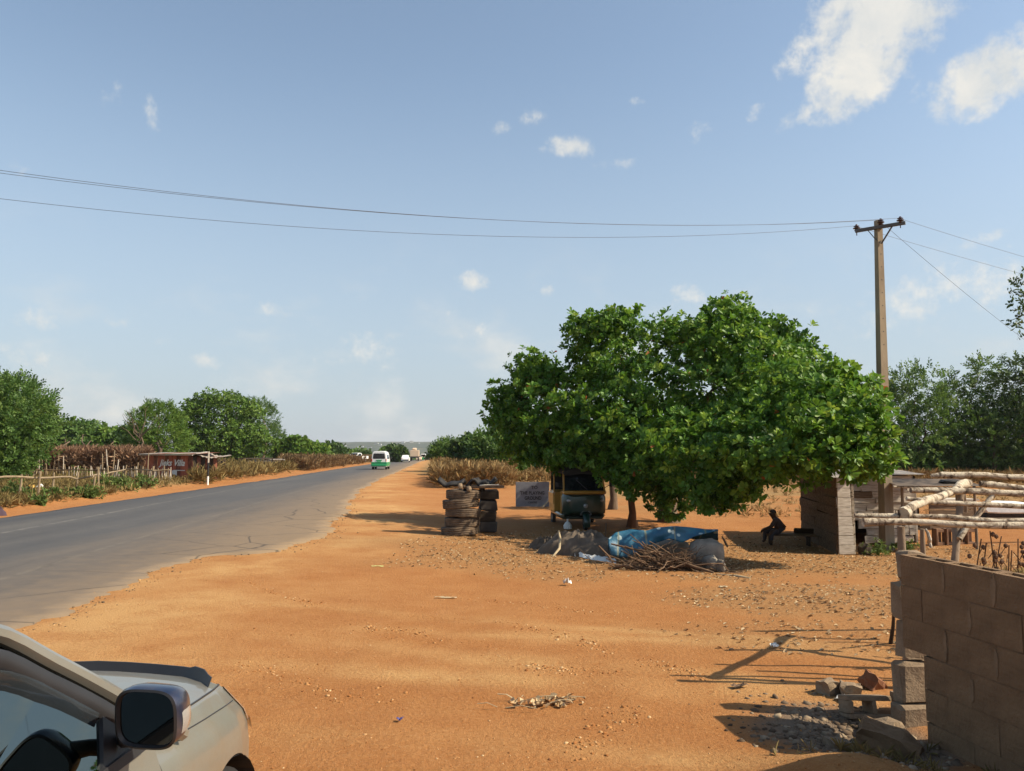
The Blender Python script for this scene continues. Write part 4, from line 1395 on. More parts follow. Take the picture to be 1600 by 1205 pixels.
# lit corner panel made of eight short boards
nb = 8
for k in range(nb):
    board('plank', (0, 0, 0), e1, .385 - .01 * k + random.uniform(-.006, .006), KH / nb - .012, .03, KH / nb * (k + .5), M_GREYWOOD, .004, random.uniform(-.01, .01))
MB().box(e1 * .40 + Vector((0, .05, KH * .5)), (.06, .07, KH), None, .008, jit=.006).build('corner_post', M_POLEWOOD, kio)
MB().box(e1 * 2.66 + e2 * 1.75 + Vector((0, .05, KH * .46)), (.06, .06, KH * .98), None, .008, jit=.006).build('corner_post', M_GREYWOOD, kio)
# patched slabs of the set back front
rnd = random.Random(12)
SETB = 1.75
z = .05
while z < KH - .05:
    h = rnd.uniform(.13, .26)
    x = .44
    low = z < .62
    if low: x = .44 + rnd.uniform(.0, .12)
    while x < 2.58:
        ln = rnd.uniform(.32, .85)
        ln = min(ln, 2.62 - x)
        if ln > .1 and not (low and .44 <= x < .62 and z < .5 and rnd.random() < .85):
            ob = board('plank', e2 * (SETB + rnd.uniform(-.02, .02)), e1, ln - .012, h - .012 + rnd.uniform(-.02, .008), .026, z + h / 2, M_GREYWOOD if rnd.random() < .93 else M_BROWNWOOD, .016, rnd.uniform(-.035, .035))
            ob.location = ob.location + e1 * x
        x += ln
    z += h
# dark shadowed side
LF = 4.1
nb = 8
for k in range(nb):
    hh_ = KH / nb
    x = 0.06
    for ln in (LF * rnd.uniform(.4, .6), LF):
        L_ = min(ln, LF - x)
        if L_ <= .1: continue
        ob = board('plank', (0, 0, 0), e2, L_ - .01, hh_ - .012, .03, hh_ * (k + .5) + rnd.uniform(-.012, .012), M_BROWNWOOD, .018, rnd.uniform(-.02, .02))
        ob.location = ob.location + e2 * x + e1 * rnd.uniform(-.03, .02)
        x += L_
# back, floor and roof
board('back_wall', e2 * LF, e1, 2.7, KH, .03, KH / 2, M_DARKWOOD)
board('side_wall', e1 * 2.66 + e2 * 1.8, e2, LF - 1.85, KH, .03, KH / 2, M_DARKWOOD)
def corr(name, o0, ex, ey, w, l, parent, mat, n=18, amp=.012, thick=.004):
    "a corrugated sheet: waves across ex, running along ey"
    mb = MB()
    rows = []
    for j in range(2):
        for t in (0, thick):
            for i in range(n * 2 + 1):
                p = Vector(o0) + ex * (w * i / (n * 2)) + ey * (l * j) + ex.cross(ey).normalized() * (amp * math.sin(i * math.pi / 1.0 + .8) * (1 if i % 2 else -1) + t)
                rows.append(p)
    m = n * 2 + 1
    F_ = []
    for i in range(m - 1):
        F_.append((i, i + 1, 2 * m + i + 1, 2 * m + i)); F_.append((m + i, 3 * m + i, 3 * m + i + 1, m + i + 1))
        F_.append((i, m + i, m + i + 1, i + 1)); F_.append((2 * m + i, 2 * m + i + 1, 3 * m + i + 1, 3 * m + i))
    mb.add(rows, F_)
    return mb.build(name, mat, parent)
for k in range(3):
    corr('roof_sheet', e1 * (-.12, .36, 1.12)[k] + e2 * (-.15 if k == 0 else SETB - .25) + Vector((0, 0, KH + .05 + .006 * k)), e1, (e2 + Vector((0, 0, .03))).normalized(), (.52, .80, 1.75)[k], LF + .4 - (0 if k == 0 else SETB), kio, M_ZINC, 10)
# leaning offcuts at the kiosk
for k, (px, py, h, lean, lab) in enumerate([(1455, 856, .46, .12, 'pale curved offcut leaning at the right end of the kiosk')]):
    p = at(px, py)
    o = empty('offcut', p, lab, 'wood')
    MB().tube(bent((0, 0, -.02), (-lean, .02, h), 4, .12), [.035, .05, .05, .04, .03], 7).build('slab', M_GREYWOOD, o)
for k, (px, py, s, lab) in enumerate([(1352, 866, .34, 'dark lump of roots under the kiosk front'), (1376, 860, .28, 'smaller dark lump beside the pole foot')]):
    p = at(px, py)
    o = empty('old_stump', p, lab, 'stump')
    bm = bmesh.new(); bmesh.ops.create_icosphere(bm, subdivisions=2, radius=s * .5)
    for v in bm.verts: v.co = v.co * (1 + random.uniform(-.25, .25)); v.co.z = v.co.z * .9 + s * .3
    me = bpy.data.meshes.new('body'); bm.to_mesh(me); bm.free(); me.materials.append(M_DARKWOOD)
    link('body', me, o)
# low bench at the shaded side
BP = at(1232, 852)
bench = empty('low_bench', BP, 'low plank bench in the shade against the dark side of the kiosk', 'bench', rz=R(-8))
MB().box((.05, 0, .27), (1.25, .30, .05), None, .01, jit=.006).build('seat', M_BROWNWOOD, bench)
for x in (-.45, .5):
    for y in (-.1, .1):
        MB().box((x, y, .12), (.06, .06, .26), None, .006).build('leg', M_DARKWOOD, bench)
MB().box((.42, .12, .36), (.5, .06, .14), None, .02, jit=.01).build('backboard', M_DARKWOOD, bench)

# ---- low block stack, brown boards and parked pickup behind the frame
bk = at(1468, 852)
st = empty('block_stack', bk, 'row of reddish hollow blocks lying on their sides behind the stall frame', 'blocks', rz=R(4))
for k in range(4):
    m = MB(); L_, T_, H_ = .30, .22, .42
    x = k * .27
    m.box((x - .11, 0, H_ / 2), (.05, T_, H_), None, .008, jit=.006).box((x, T_ / 2 - .02, H_ / 2), (.20, .04, H_), None, .006)
    m.box((x, 0, H_ - .05), (.18, T_ - .05, .08), None, .006).box((x, 0, .04), (.18, T_ - .05, .08), None, .006)
    m.build('block', stone('reddish block', two((.24, .14, .085), .25), 6, .95, .5, .01) if k == 0 else bpy.data.materials['reddish block'], st)
tb = at(1490, 826)
tbl = empty('board_counter', tb, 'faded brown board counter standing behind the stall frame', 'counter', rz=R(5))
hh_ = (826 - 783) / 1250 * tb.y
for k in range(3):
    MB().box((0, 0, hh_ * (k + .5) / 3), (1.45, .04, hh_ / 3 - .015), None, .006, jit=.008).build('plank', M_BROWNWOOD, tbl)
MB().box((0, .3, hh_ + .02), (1.55, .75, .04), None, .006, jit=.01).build('top', M_GREYWOOD, tbl)
for x in (-.7, .7):
    MB().box((x, .6, hh_ / 2), (.06, .06, hh_), None, .006).build('leg', M_DARKWOOD, tbl)
# dark thatch or zinc strip roof behind the pole
M_DULLZINC = stone('sooty zinc', two((.10, .075, .055), .3), 3, .8, .3, .004)
zr = ptd(1442, 757, 19.6)
low = empty('zinc_lean_to', gp(zr.x, zr.y), 'low lean to with a dark zinc sheet roof behind the kiosk', 'shed', rz=R(-4))
hz_ = zr.z - gzf(zr.x, zr.y)
corr('roof_sheet', Vector((-.7, -.3, hz_ - .02)), Vector((1, 0, 0)), Vector((0, 1, .10)).normalized(), 2.0, 1.3, low, M_DULLZINC, 14)
for x, y in ((-.5, 0), (1.2, 0), (-.5, .9), (1.2, .9)):
    MB().tube([(x, y, -.1), (x, y, hz_ - .03 + .1 * y)], .035, 7).build('post', M_POST, low)
MB().tube([(-.8, -.25, hz_ - .05), (1.3, -.25, hz_ - .09)], .03, 7).build('beam', M_POLEWOOD, low)
MB().box((.8, .2, hz_ + .06), (.55, .3, .09), None, .03, jit=.02).build('weight', M_BLACKRUB, low)

# ================================================================== UTILITY POLE AND WIRES
PB = at(1386, 860)
ph = ptd(1372, 344, PB.y - .05).z - PB.z
up_ = empty('utility_pole', PB, 'tall tapering concrete utility pole with a tilted cross arm right of the cashew tree', 'utility pole', rz=R(14))
topx = ptd(1372, 344, PB.y).x - PB.x
sh = MB()
N_ = 14
for i in range(N_ + 1):
    t = i / N_
    w0, w1 = .135 * (1 - t) + .072 * t, .125 * (1 - t) + .066 * t
    sh.v += [(sx * w0, sy * w1, t * ph - .3 * (1 - t)) for sx, sy in ((-1, -1), (1, -1), (1, 1), (-1, 1))]
for i in range(N_):
    for k in range(4):
        q = (k + 1) % 4
        sh.f.append((i * 4 + k, i * 4 + q, i * 4 + 4 + q, i * 4 + 4 + k))
sh.f.append((N_ * 4, N_ * 4 + 1, N_ * 4 + 2, N_ * 4 + 3)); sh.mi = [0] * len(sh.f)
shaft = sh.build('shaft', M_CONC, up_)
leanv = (R(-28))
lean_ang = topx / ph
up_.rotation_euler = Euler((0, lean_ang, 0)).to_matrix().to_4x4().to_euler()
up_.rotation_euler = (Matrix.Rotation(lean_ang, 3, 'Y') @ Matrix.Rotation(R(14), 3, 'Z')).to_euler()
for k in range(9):
    MB().lathe([(.014, -.003), (.014, .004)], 8, axis='Y').build('bolt_hole', M_BLACK, up_, loc=(.0, -.066 - .059 * (1 - (ph - .55 - k * .33) / ph), ph - .55 - k * .33))
bpy.context.view_layer.update()
pinv = up_.matrix_world.inverted()
armL, armR = ptd(1332, 363, PB.y + .32), ptd(1410, 350, PB.y - .34)
def Lp(p): return pinv @ p
a, c = Lp(armL), Lp(armR)
off = Vector((0, -.105, 0))
dirv = (c - a).normalized()
arm = MB()
q = dirv.to_track_quat('X', 'Z').to_matrix()
arm.box((a + c) / 2 + off, ((c - a).length, .07, .085), q, .006)
arm.build('cross_arm', M_STEEL, up_)
for (pxb, t) in ((1351, .24), (1390, .76)):
    s_ = a.lerp(c, t) + off
    e_ = Vector((0, -.10, ph - .62))
    if t < .5:
        MB().tube([s_, s_.lerp(e_, .5) + Vector((0, -.02, -.06)), e_], .012, 6).build('brace', M_STEEL, up_)
    else:
        MB().tube([s_, e_], .02, 6).build('brace', M_STEEL, up_)
ins_w = []
prof = [(.012, -.12), (.012, 0), (.05, .0), (.06, .02), (.03, .035), (.035, .05), (.085, .062), (.088, .08), (.04, .095), (.042, .11), (.075, .12), (.03, .15), (.03, .165), (.012, .175)]
INS = MB().lathe(prof, 12).mesh('insulator', M_INSUL, 40)
for (px, py, dd) in ((1336, 362, .30), (1373.5, 353, -.02), (1404, 350, -.31)):
    p = ptd(px, py, PB.y + dd)
    o = link('insulator', INS, up_, loc=Lp(p) + off * .6)
    o.rotation_euler = pinv.to_euler()
    ins_w.append(p + Vector((0, 0, .15)))
# the next pole of the line stands left of the view across the road
def copy_thing(root):
    r = root.copy(); COL.objects.link(r)
    for ch in list(root.children):
        c_ = ch.copy(); COL.objects.link(c_); c_.parent = r
        for g in ch.children:
            d_ = g.copy(); COL.objects.link(d_); d_.parent = c_
    return r
P2 = copy_thing(up_)
P2.location = gp(-21.9, 6.9)
P2['label'] = 'concrete utility pole across the road, outside the left edge'
up_['group'] = P2['group'] = 'poles of the power line'
GW = 'overhead wires'
def wire(a, b_, sag, lab, r=.0044):
    a, b_ = Vector(a), Vector(b_)
    n = 40
    pts = []
    for i in range(n + 1):
        t = i / n
        p = a.lerp(b_, t); p.z -= 4 * sag * t * (1 - t)
        pts.append(p)
    o = MB().tube(pts, r, 5, cap=False).build('wire', M_WIRE)
    # origin stays at the world centre: a wire hangs between two poles
    tag(o, lab, 'wire', GW)
ends = [Vector((-22.0, 7.4, 5.62 + .0)), Vector((-21.9, 6.9, 7.35)), Vector((-21.7, 6.4, 7.35))]
ends = [ins_w[0] + Vector((-30, -10.4, .0)), ins_w[1] + Vector((-30, -10.8, .1)), ins_w[2] + Vector((-30, -11.1, .15))]
wire(ins_w[0], ends[0], 1.34, 'lowest of the three thin wires crossing the sky left of the pole')
wire(ins_w[1], ends[1], 1.20, 'middle of the three thin wires crossing the sky left of the pole')
wire(ins_w[2], ends[2], 1.33, 'topmost of the three thin wires crossing the sky left of the pole')
wire(ins_w[2], ptd(1900, 475, 32), .18, 'upper thin wire running right from the pole top')
wire(ins_w[0], ptd(1900, 500, 32), .16, 'thin wire running right from the left insulator')
wire(ins_w[1], ptd(1680, 588, 30), .15, 'steep thin wire sloping down right from the pole into the trees')
P2.location.z += 0.0

# ================================================================== CHAMPAGNE SUV
CO = Vector((-2.17, .0, 0))
CO.z = gzf(-1.9, 2.0)
car = empty('parked_saloon', CO, 'pale champagne metallic car parked on the dirt at the lower left, dark blue mirror cap', 'car', rz=math.pi / 2 - R(1.5))
car.scale = (.965, .965, .895)
STX = [3.09, 3.3, 3.6, 3.9, 4.1, 4.25, 4.36, 4.42]
PAR = dict(w=[.90, .905, .905, .885, .845, .76, .62, .44], zs=[1.03, 1.01, .98, .945, .91, .87, .82, .78], zt=[1.115, 1.095, 1.07, 1.035, 1.00, .955, .90, .83],
           wt=[.80, .79, .77, .735, .685, .60, .49, .36], zc=[1.185, 1.170, 1.145, 1.11, 1.07, 1.015, .945, .85], zb=[.30, .30, .30, .28, .27, .28, .32, .38])
WXF, WXR, WR = 3.70, .98, .36
def car_prof(x):
    g = {k: float(np.interp(x, STX, v)) for k, v in PAR.items()}
    w, zs, zt, wt, zc, zb = (g[k] for k in ('w', 'zs', 'zt', 'wt', 'zc', 'zb'))
    pts = [(0, zb), (w * .90, zb), (w * .985, zb + .10), (w, zb + .26), (w, (zb + .26 + zs) / 2), (w * .985, zs - .09), (w * .955, zs - .03), (w * .905, zs + .015), (wt + .02, zt - .012),
           (wt, zt), (wt * .90, zt + (zc - zt) * .34), (wt * .72, zt + (zc - zt) * .60), (wt * .5, zt + (zc - zt) * .80), (wt * .25, zt + (zc - zt) * .95), (0, zc)]
    # wheel arch
    d = abs(x - WXF)
    ar = WR + .055
    if d < ar:
        za = .36 + math.sqrt(ar * ar - d * d)
        pts = [(y, max(z, za) if (i in (1, 2, 3, 4, 5) and z < za) else z) for i, (y, z) in enumerate(pts)]
    return pts
xsn = np.unique(np.concatenate([np.linspace(3.09, 4.42, 60), WXF + (WR + .055) * np.cos(np.linspace(0, math.pi, 30)), np.linspace(4.2, 4.42, 14)]))
mb = MB()
NP_ = 15
for x in xsn:
    pf = car_prof(x)
    full = [(x, -y, z) for y, z in pf] + [(x, y, z) for y, z in pf[-2:0:-1]]
    mb.v += full
m_ = 2 * NP_ - 2
for i in range(len(xsn) - 1):
    for k in range(m_):
        q = (k + 1) % m_
        mb.f.append((i * m_ + k, i * m_ + q, (i + 1) * m_ + q, (i + 1) * m_ + k))
mb.f.append(tuple((len(xsn) - 1) * m_ + k for k in range(m_)))
mb.mi = [0] * len(mb.f)
mb.build('front_body', M_CHAMPAGNE, car, smooth=38)
# seams
def seam(name, fn, x0, x1, n=30, r=.0045, mat=M_BLACK, both=True, parent=car):
    for s in ((-1, 1) if both else (-1,)):
        MB().tube([(x, s * fn(x)[0], fn(x)[1]) for x in np.linspace(x0, x1, n)], r, 6).build(name, mat, parent, smooth=60)
seam('hood_seam', lambda x: (car_prof(x)[9][0] + .002, car_prof(x)[9][1] + .001), 3.12, 4.16)
seam('fender_crease', lambda x: (car_prof(x)[7][0] + .001, car_prof(x)[7][1] + .001), 3.10, 4.05, r=.003)
for s in (-1, 1):
    MB().tube([(3.085, s * (y + .001), z) for y, z in car_prof(3.10)[2:10]], .005, 6).build('door_seam', M_BLACK, car)
# hood deflector along the leading edge of the hood
pts_t, pts_b = [], []
for t in np.linspace(-1, 1, 41):
    y = .70 * t
    x = 4.22 - .19 * t * t - .10 * t ** 6
    pf = car_prof(x)
    zc_ = float(np.interp(abs(y), [p[0] for p in pf[8:]][::-1], [p[1] for p in pf[8:]][::-1]))
    hgt = .042 + .012 * (1 - abs(t)) + (.014 if .78 < abs(t) < .95 else 0)
    pts_b.append((x, y, zc_ - .006)); pts_t.append((x + .028, y * 1.01, zc_ + hgt))
mb = MB(); n = len(pts_b)
th = [(p[0] - .008, p[1], p[2]) for p in pts_b], [(p[0] - .008, p[1], p[2]) for p in pts_t]
mb.v = pts_b + pts_t + th[0] + th[1]
for i in range(n - 1):
    mb.f += [(i, i + 1, n + i + 1, n + i), (2 * n + i, 3 * n + i, 3 * n + i + 1, 2 * n + i + 1), (n + i, n + i + 1, 3 * n + i + 1, 3 * n + i)]
mb.f += [(0, n, 3 * n, 2 * n), (n - 1, 2 * n + n - 1, 3 * n + n - 1, 2 * n - 1)]
mb.mi = [0] * len(mb.f)
mb.build('hood_deflector', M_BLACK, car, smooth=40)
# headlights and indicator on the front corners
for s in (-1, 1):
    mb = MB(); rows = 14
    xs2 = np.linspace(4.08, 4.37, rows)
    for x in xs2:
        pf = car_prof(x)
        for i in (5, 6, 7, 8):
            y, z = pf[i]
            mb.v.append((x + .008, s * (y + .006), z))
    for i in range(rows - 1):
        for k in range(3):
            mb.f.append((i * 4 + k, i * 4 + k + 1, i * 4 + 5 + k, i * 4 + 4 + k))
    mb.mi = [0] * len(mb.f)
    hl = mb.build('headlight', M_CLEARLAMP, car, smooth=60)
    mb = MB()
    xs3 = np.linspace(4.10, 4.24, 6)
    for x in xs3:
        pf = car_prof(x)
        for i in (4, 5):
            y, z = pf[i]
            mb.v.append((x + .010, s * (y + .010), z + (.05 if i == 4 else .015)))
    for i in range(5):
        mb.f.append((i * 2, i * 2 + 1, i * 2 + 3, i * 2 + 2))
    mb.mi = [0] * len(mb.f)
    mb.build('indicator', M_ORANGELAMP, hl)
# doors, sills and rear
def side_loft(name, x0, x1, mat, prof, n=8):
    for s in (-1, 1):
        mb = MB()
        k = len(prof)
        for x in np.linspace(x0, x1, n):
            mb.v += [(x, s * y, z) for y, z in prof]
        for i in range(n - 1):
            for j in range(k - 1):
                mb.f.append((i * k + j, i * k + j + 1, (i + 1) * k + j + 1, (i + 1) * k + j))
        mb.mi = [0] * len(mb.f)
        mb.build(name, mat, car, smooth=40)
DP = [(.60, 1.06), (.74, 1.10), (.82, 1.118), (.838, 1.112), (.848, 1.07), (.868, 1.01), (.90, .92), (.905, .70), (.895, .45), (.85, .30), (.40, .28)]
side_loft('front_door', 1.92, 3.075, M_CHAMPAGNE, DP)
side_loft('rear_door', .86, 1.91, M_CHAMPAGNE, DP)
side_loft('belt_moulding', .86, 2.98, M_BLACK, [(.835, 1.112), (.838, 1.135), (.852, 1.134), (.862, 1.10)], 3)
mb = MB()
for x, k in ((-.05, .82), (.02, .93), (.2, .99), (.85, 1)):
    mb.v += [(x, -y * k, z) for y, z in [(.30, 1.12)] + DP] + [(x, y * k, z) for y, z in ([(.30, 1.12)] + DP)[::-1]]
m_ = 24
for i in range(3):
    for k in range(m_):
        mb.f.append((i * m_ + k, i * m_ + (k + 1) % m_, (i + 1) * m_ + (k + 1) % m_, (i + 1) * m_ + k))
mb.f.append(tuple(range(m_)))
mb.mi = [0] * len(mb.f)
mb.build('rear_body', M_CHAMPAGNE, car, smooth=40)
# roof and pillars
AP0, AP1 = Vector((2.84, -.835, 1.09)), Vector((2.30, -.585, 1.63))
mb = MB(); nxr, nyr = 14, 13
for i in range(nxr):
    t = i / (nxr - 1)
    x = .10 + 2.42 * t
    for j in range(nyr):
        y = -1 + 2 * j / (nyr - 1)
        mb.v.append((x, y * (.60 - .02 * abs(2 * t - 1)), 1.705 + .055 * (1 - (2 * t - 1) ** 2) + .03 * (1 - y * y)))
for i in range(nxr - 1):
    for j in range(nyr - 1):
        mb.f.append((i * nyr + j, i * nyr + j + 1, (i + 1) * nyr + j + 1, (i + 1) * nyr + j))
mb.mi = [0] * len(mb.f)
mb.build('roof', M_CHAMPAGNE, car, smooth=60)
def strip(name, pts, w, t, mat, parent=car, tilt=0.0):
    "flat bar swept along points; wide in Y-ish"
    mb = MB(); k = 8
    Q = [Vector(p) for p in pts]
    P = []
    for i in range(len(Q) - 1):
        a0, a1, a2, a3 = Q[max(i - 1, 0)], Q[i], Q[i + 1], Q[min(i + 2, len(Q) - 1)]
        for u_ in (0, .25, .5, .75):
            P.append(.5 * (2 * a1 + (a2 - a0) * u_ + (2 * a0 - 5 * a1 + 4 * a2 - a3) * u_ ** 2 + (3 * a1 - a0 - 3 * a2 + a3) * u_ ** 3))
    P.append(Q[-1])
    for i, p in enumerate(P):
        d = (P[min(i + 1, len(P) - 1)] - P[max(i - 1, 0)]).normalized()
        a_ = Vector((0, 1, 0)); a_ = (a_ - d * a_.dot(d)).normalized()
        b_ = d.cross(a_)
        for j in range(k):
            an = 2 * math.pi * j / k + math.pi / 8
            mb.v.append(p + a_ * math.cos(an + 0) * t + b_ * math.sin(an) * w)
    for i in range(len(P) - 1):
        for j in range(k):
            q_ = (j + 1) % k
            mb.f.append((i * k + j, i * k + q_, (i + 1) * k + q_, (i + 1) * k + j))
    mb.f += [tuple(range(k)), tuple((len(P) - 1) * k + j for j in range(k))]
    mb.mi = [0] * len(mb.f)
    return mb.build(name, mat, parent, smooth=40)
for s in (-1, 1):
    def S(p): return (p[0], p[1] * -s, p[2])
    a0, a1 = AP0, AP1
    strip('front_pillar', [S(p) for p in ((3.30, -.85, 1.04), (3.14, -.81, 1.16), (2.92, -.74, 1.34), (2.70, -.668, 1.51), (2.46, -.60, 1.675), (2.1, -.58, 1.735), (1.2, -.585, 1.745), (.6, -.59, 1.71), (.25, -.64, 1.61), (.02, -.74, 1.30), (-.02, -.80, 1.12))], .030, .034, M_CHAMPAGNE)
    strip('door_frame', [S(p) for p in ((3.04, -.845, 1.115), (2.84, -.765, 1.30), (2.64, -.695, 1.455), (2.42, -.64, 1.60), (2.06, -.615, 1.67), (1.2, -.615, 1.68), (.66, -.63, 1.61), (.42, -.68, 1.50), (.30, -.80, 1.13))], .034, .020, M_BLACK)
    strip('rain_visor', [S(p) for p in ((2.80, -.772, 1.27), (2.62, -.712, 1.41), (2.4, -.668, 1.53), (2.05, -.655, 1.585), (1.8, -.655, 1.595))], .040, .006, M_DARKGLASS)
    strip('centre_pillar', [S(p) for p in ((1.88, -.845, 1.12), (1.84, -.74, 1.36), (1.80, -.63, 1.60))], .05, .022, M_BLACK)
    # triangular black cover carrying the mirror
    mb = MB().add([S(p) for p in ((3.06, -.850, 1.105), (2.72, -.850, 1.115), (2.84, -.775, 1.29), (3.06, -.825, 1.105), (2.72, -.825, 1.115), (2.84, -.75, 1.29))], [(0, 1, 2), (3, 5, 4), (0, 3, 4, 1), (1, 4, 5, 2), (2, 5, 3, 0)])
    mb.build('mirror_base', M_BLACK, car)
    # side panes
    mb = MB().add([S(p) for p in ((3.0, -.835, 1.12), (1.90, -.835, 1.12), (1.84, -.64, 1.60), (2.40, -.648, 1.57), (2.64, -.69, 1.45))], [(0, 1, 2, 3, 4)])
    mb.build('side_window', M_GLASS, car)
    mb = MB().add([S(p) for p in ((1.86, -.835, 1.12), (.36, -.83, 1.12), (.46, -.68, 1.5), (.68, -.64, 1.6), (1.78, -.64, 1.60))], [(0, 1, 2, 3, 4)])
    mb.build('side_window', M_GLASS, car)
mb = MB(); n = 9
for i in range(n):
    y = -1 + 2 * i / (n - 1)
    mb.v += [(3.36 - .20 * y * y, y * .81, 1.13 + .04 * (1 - y * y)), (2.56 - .06 * y * y, y * .60, 1.635 + .03 * (1 - y * y))]
mb.f = [(2 * i, 2 * i + 2, 2 * i + 3, 2 * i + 1) for i in range(n - 1)]; mb.mi = [0] * len(mb.f)
mb.build('windscreen', M_GLASS, car, smooth=60)
mb = MB(); mb.v = [(-.03, -.76, 1.13), (-.03, .76, 1.13), (.14, .56, 1.63), (.14, -.56, 1.63)]; mb.f = [(0, 1, 2, 3)]; mb.mi = [0]
mb.build('rear_window', M_GLASS, car)
# inside
M_TRIM = plain('grey cabin trim', (.10, .095, .09), .8)
MB().box((1.5, 0, .42), (2.6, 1.5, .06)).build('floor_pan', M_BLACK, car)
ds = MB().box((2.86, 0, .98), (.5, 1.5, .26), None, .08).build('dashboard', M_TRIM, car, smooth=40)
for k in range(6):
    MB().box((2.68 + k * .035, -.56, 1.118), (.012, .26, .02), None, .003).build('vent_slat', M_BLACK, ds)
for y in (-.38, .38):
    se = MB().box((1.82, y, .70), (.52, .50, .20), None, .07).box((1.52, y, 1.02), (.18, .48, .62), (0, R(-12), 0), .07).box((1.42, y, 1.42), (.10, .26, .18), None, .04)
    se.build('seat', M_TRIM, car, smooth=40)
MB().box((.62, 0, .80), (.5, 1.3, .24), None, .08).box((.40, 0, 1.12), (.18, 1.3, .55), None, .08).build('rear_seat', M_TRIM, car, smooth=40)
rim_ = [(Vector((2.44, .38, .98)) + Vector((-.08 * math.sin(a), .18 * math.cos(a), .17 * math.sin(a)))) for a in np.linspace(0, 2 * math.pi, 25)]
MB().tube(rim_, .014, 6, cap=False).tube([(2.44, .38, .98), (2.7, .38, .92)], .03, 8).build('steering_wheel', M_BLACK, car)
# door mirror
for s in (-1, 1):
    mr = bpy.data.objects.new('door_mirror', None); COL.objects.link(mr); mr.parent = car
    mr.location = (2.78, s * .985, 1.312); mr.rotation_euler = (0, R(-4), R(7 * s)); mr.scale = (1.0, 1.02, 1.15)
    mb = MB()
    secs = [(-.055, 1.0), (-.035, 1.04), (0, 1.02), (.04, .92), (.07, .74), (.09, .48), (.098, .2)]
    nn = 52
    for (x, k) in secs:
        for j in range(nn):
            a_ = 2 * math.pi * j / nn
            cc_, sn = math.cos(a_), math.sin(a_)
            e = 2 / 3.6
            y = .108 * k * (abs(cc_) ** e) * (1 if cc_ > 0 else -1)
            z = .092 * k * (abs(sn) ** e) * (1 if sn > 0 else -1)
            y2 = y * s * -1
            z *= 1 - .16 * (-(y * 1) / .108 + 1) * .5 if False else 1
            taper = 1 - .10 * (s * -y2 + .108) / .216
            mb.v.append((x - .0, -y2, z * taper - .004))
    for i in range(len(secs) - 1):
        for j in range(nn):
            q_ = (j + 1) % nn
            mb.f.append((i * nn + j, i * nn + q_, (i + 1) * nn + q_, (i + 1) * nn + j))
    mb.f.append(tuple((len(secs) - 1) * nn + j for j in range(nn)))
    mb.mi = [0] * len(mb.f)
    mb.build('cap', M_NAVY, mr, smooth=60)
    # rim and glass set into the open back
    def ring(k, x): return [(x, .108 * k * (abs(math.cos(a_)) ** (2 / 3.6)) * (1 if math.cos(a_) > 0 else -1), .092 * k * (abs(math.sin(a_)) ** (2 / 3.6)) * (1 if math.sin(a_) > 0 else -1) - .004) for a_ in [2 * math.pi * j / nn for j in range(nn)]]
    mb = MB(); mb.v = ring(1.0, -.056) + ring(.93, -.060) + ring(.88, -.045)
    for i in range(2):
        for j in range(nn):
            mb.f.append((i * nn + j, i * nn + (j + 1) % nn, (i + 1) * nn + (j + 1) % nn, (i + 1) * nn + j))
    mb.mi = [0] * len(mb.f)
    mb.build('rim', M_BLACK, mr, smooth=50)
    M_MIRROR = bpy.data.materials.get('mirror glass') or plain('mirror glass', (.055, .06, .065), .04, 1.0)
    mb = MB(); mb.v = ring(.90, -.046); mb.f = [tuple(range(nn))]; mb.mi = [0]
    mb.build('glass', M_MIRROR, mr)
    # clear indicator wrapping the outer front
    mb = MB()
    for i, (x, k) in enumerate([(-.03, 1.055), (.0, 1.05), (.035, .97), (.065, .80)]):
        for a_ in np.linspace(-.42, .30, 7):
            mb.v.append((x, s * .108 * k * math.cos(a_) ** .55, .092 * k * math.sin(a_) * 1.0 - .012))
    for i in range(3):
        for j in range(6):
            mb.f.append((i * 7 + j, i * 7 + j + 1, i * 7 + j + 8, i * 7 + j + 7))
    mb.mi = [0] * len(mb.f)
    mb.build('indicator', M_CLEARLAMP, mr, smooth=60)
    MB().tube([(.01, -s * .09, -.04), (.03, -s * .125, -.075), (.06, -s * .15, -.12)], [.03, .026, .028], 8).build('arm', M_BLACK, mr, smooth=60)
# wheels
TY = MB().lathe([(.22, -.10), (.33, -.105), (.355, -.07), (.36, 0), (.355, .07), (.33, .105), (.22, .10)], 32, axis='Y', closed=True).mesh('tyre', M_BLACKRUB, 40)
RIM = MB().lathe([(.05, -.02), (.22, -.04), (.225, .06), (.20, .085), (.17, .05), (.05, .06)], 24, axis='Y', closed=True)
for k in range(5):
    a_ = 2 * math.pi * k / 5
    RIM.box((.11 * math.cos(a_), .06, .11 * math.sin(a_)), (.20, .02, .05), (0, -a_, 0), .006)
RIMM = RIM.mesh('rim', M_CHROME, 40)
for x in (WXF, WXR):
    for s in (-1, 1):
        w_ = bpy.data.objects.new('wheel', None); COL.objects.link(w_); w_.parent = car; w_.location = (x, s * .78, .36)
        w_.rotation_euler = (0, 0, 0 if s > 0 else math.pi)
        link('tyre', TY, w_); link('rim', RIMM, w_)
for s in (-1, 1):
    mb = MB()
    for a_ in np.linspace(0, math.pi, 16):
        mb.v += [(WXF + .41 * math.cos(a_), s * .50, .36 + .41 * math.sin(a_)), (WXF + .41 * math.cos(a_), s * .895, .36 + .41 * math.sin(a_))]
    mb.f = [(2 * i, 2 * i + 1, 2 * i + 3, 2 * i + 2) for i in range(15)]; mb.mi = [0] * 15
    mb.build('wheel_arch', M_BLACK, car)
MB().box((4.36, 0, .52), (.08, 1.15, .22), None, .03).build('front_bumper', M_CHAMPAGNE, car, smooth=40)
for s in (-1, 1):
    MB().box((-.04, s * .72, .98), (.06, .16, .36), None, .03).build('tail_light', M_REDLAMP, car)

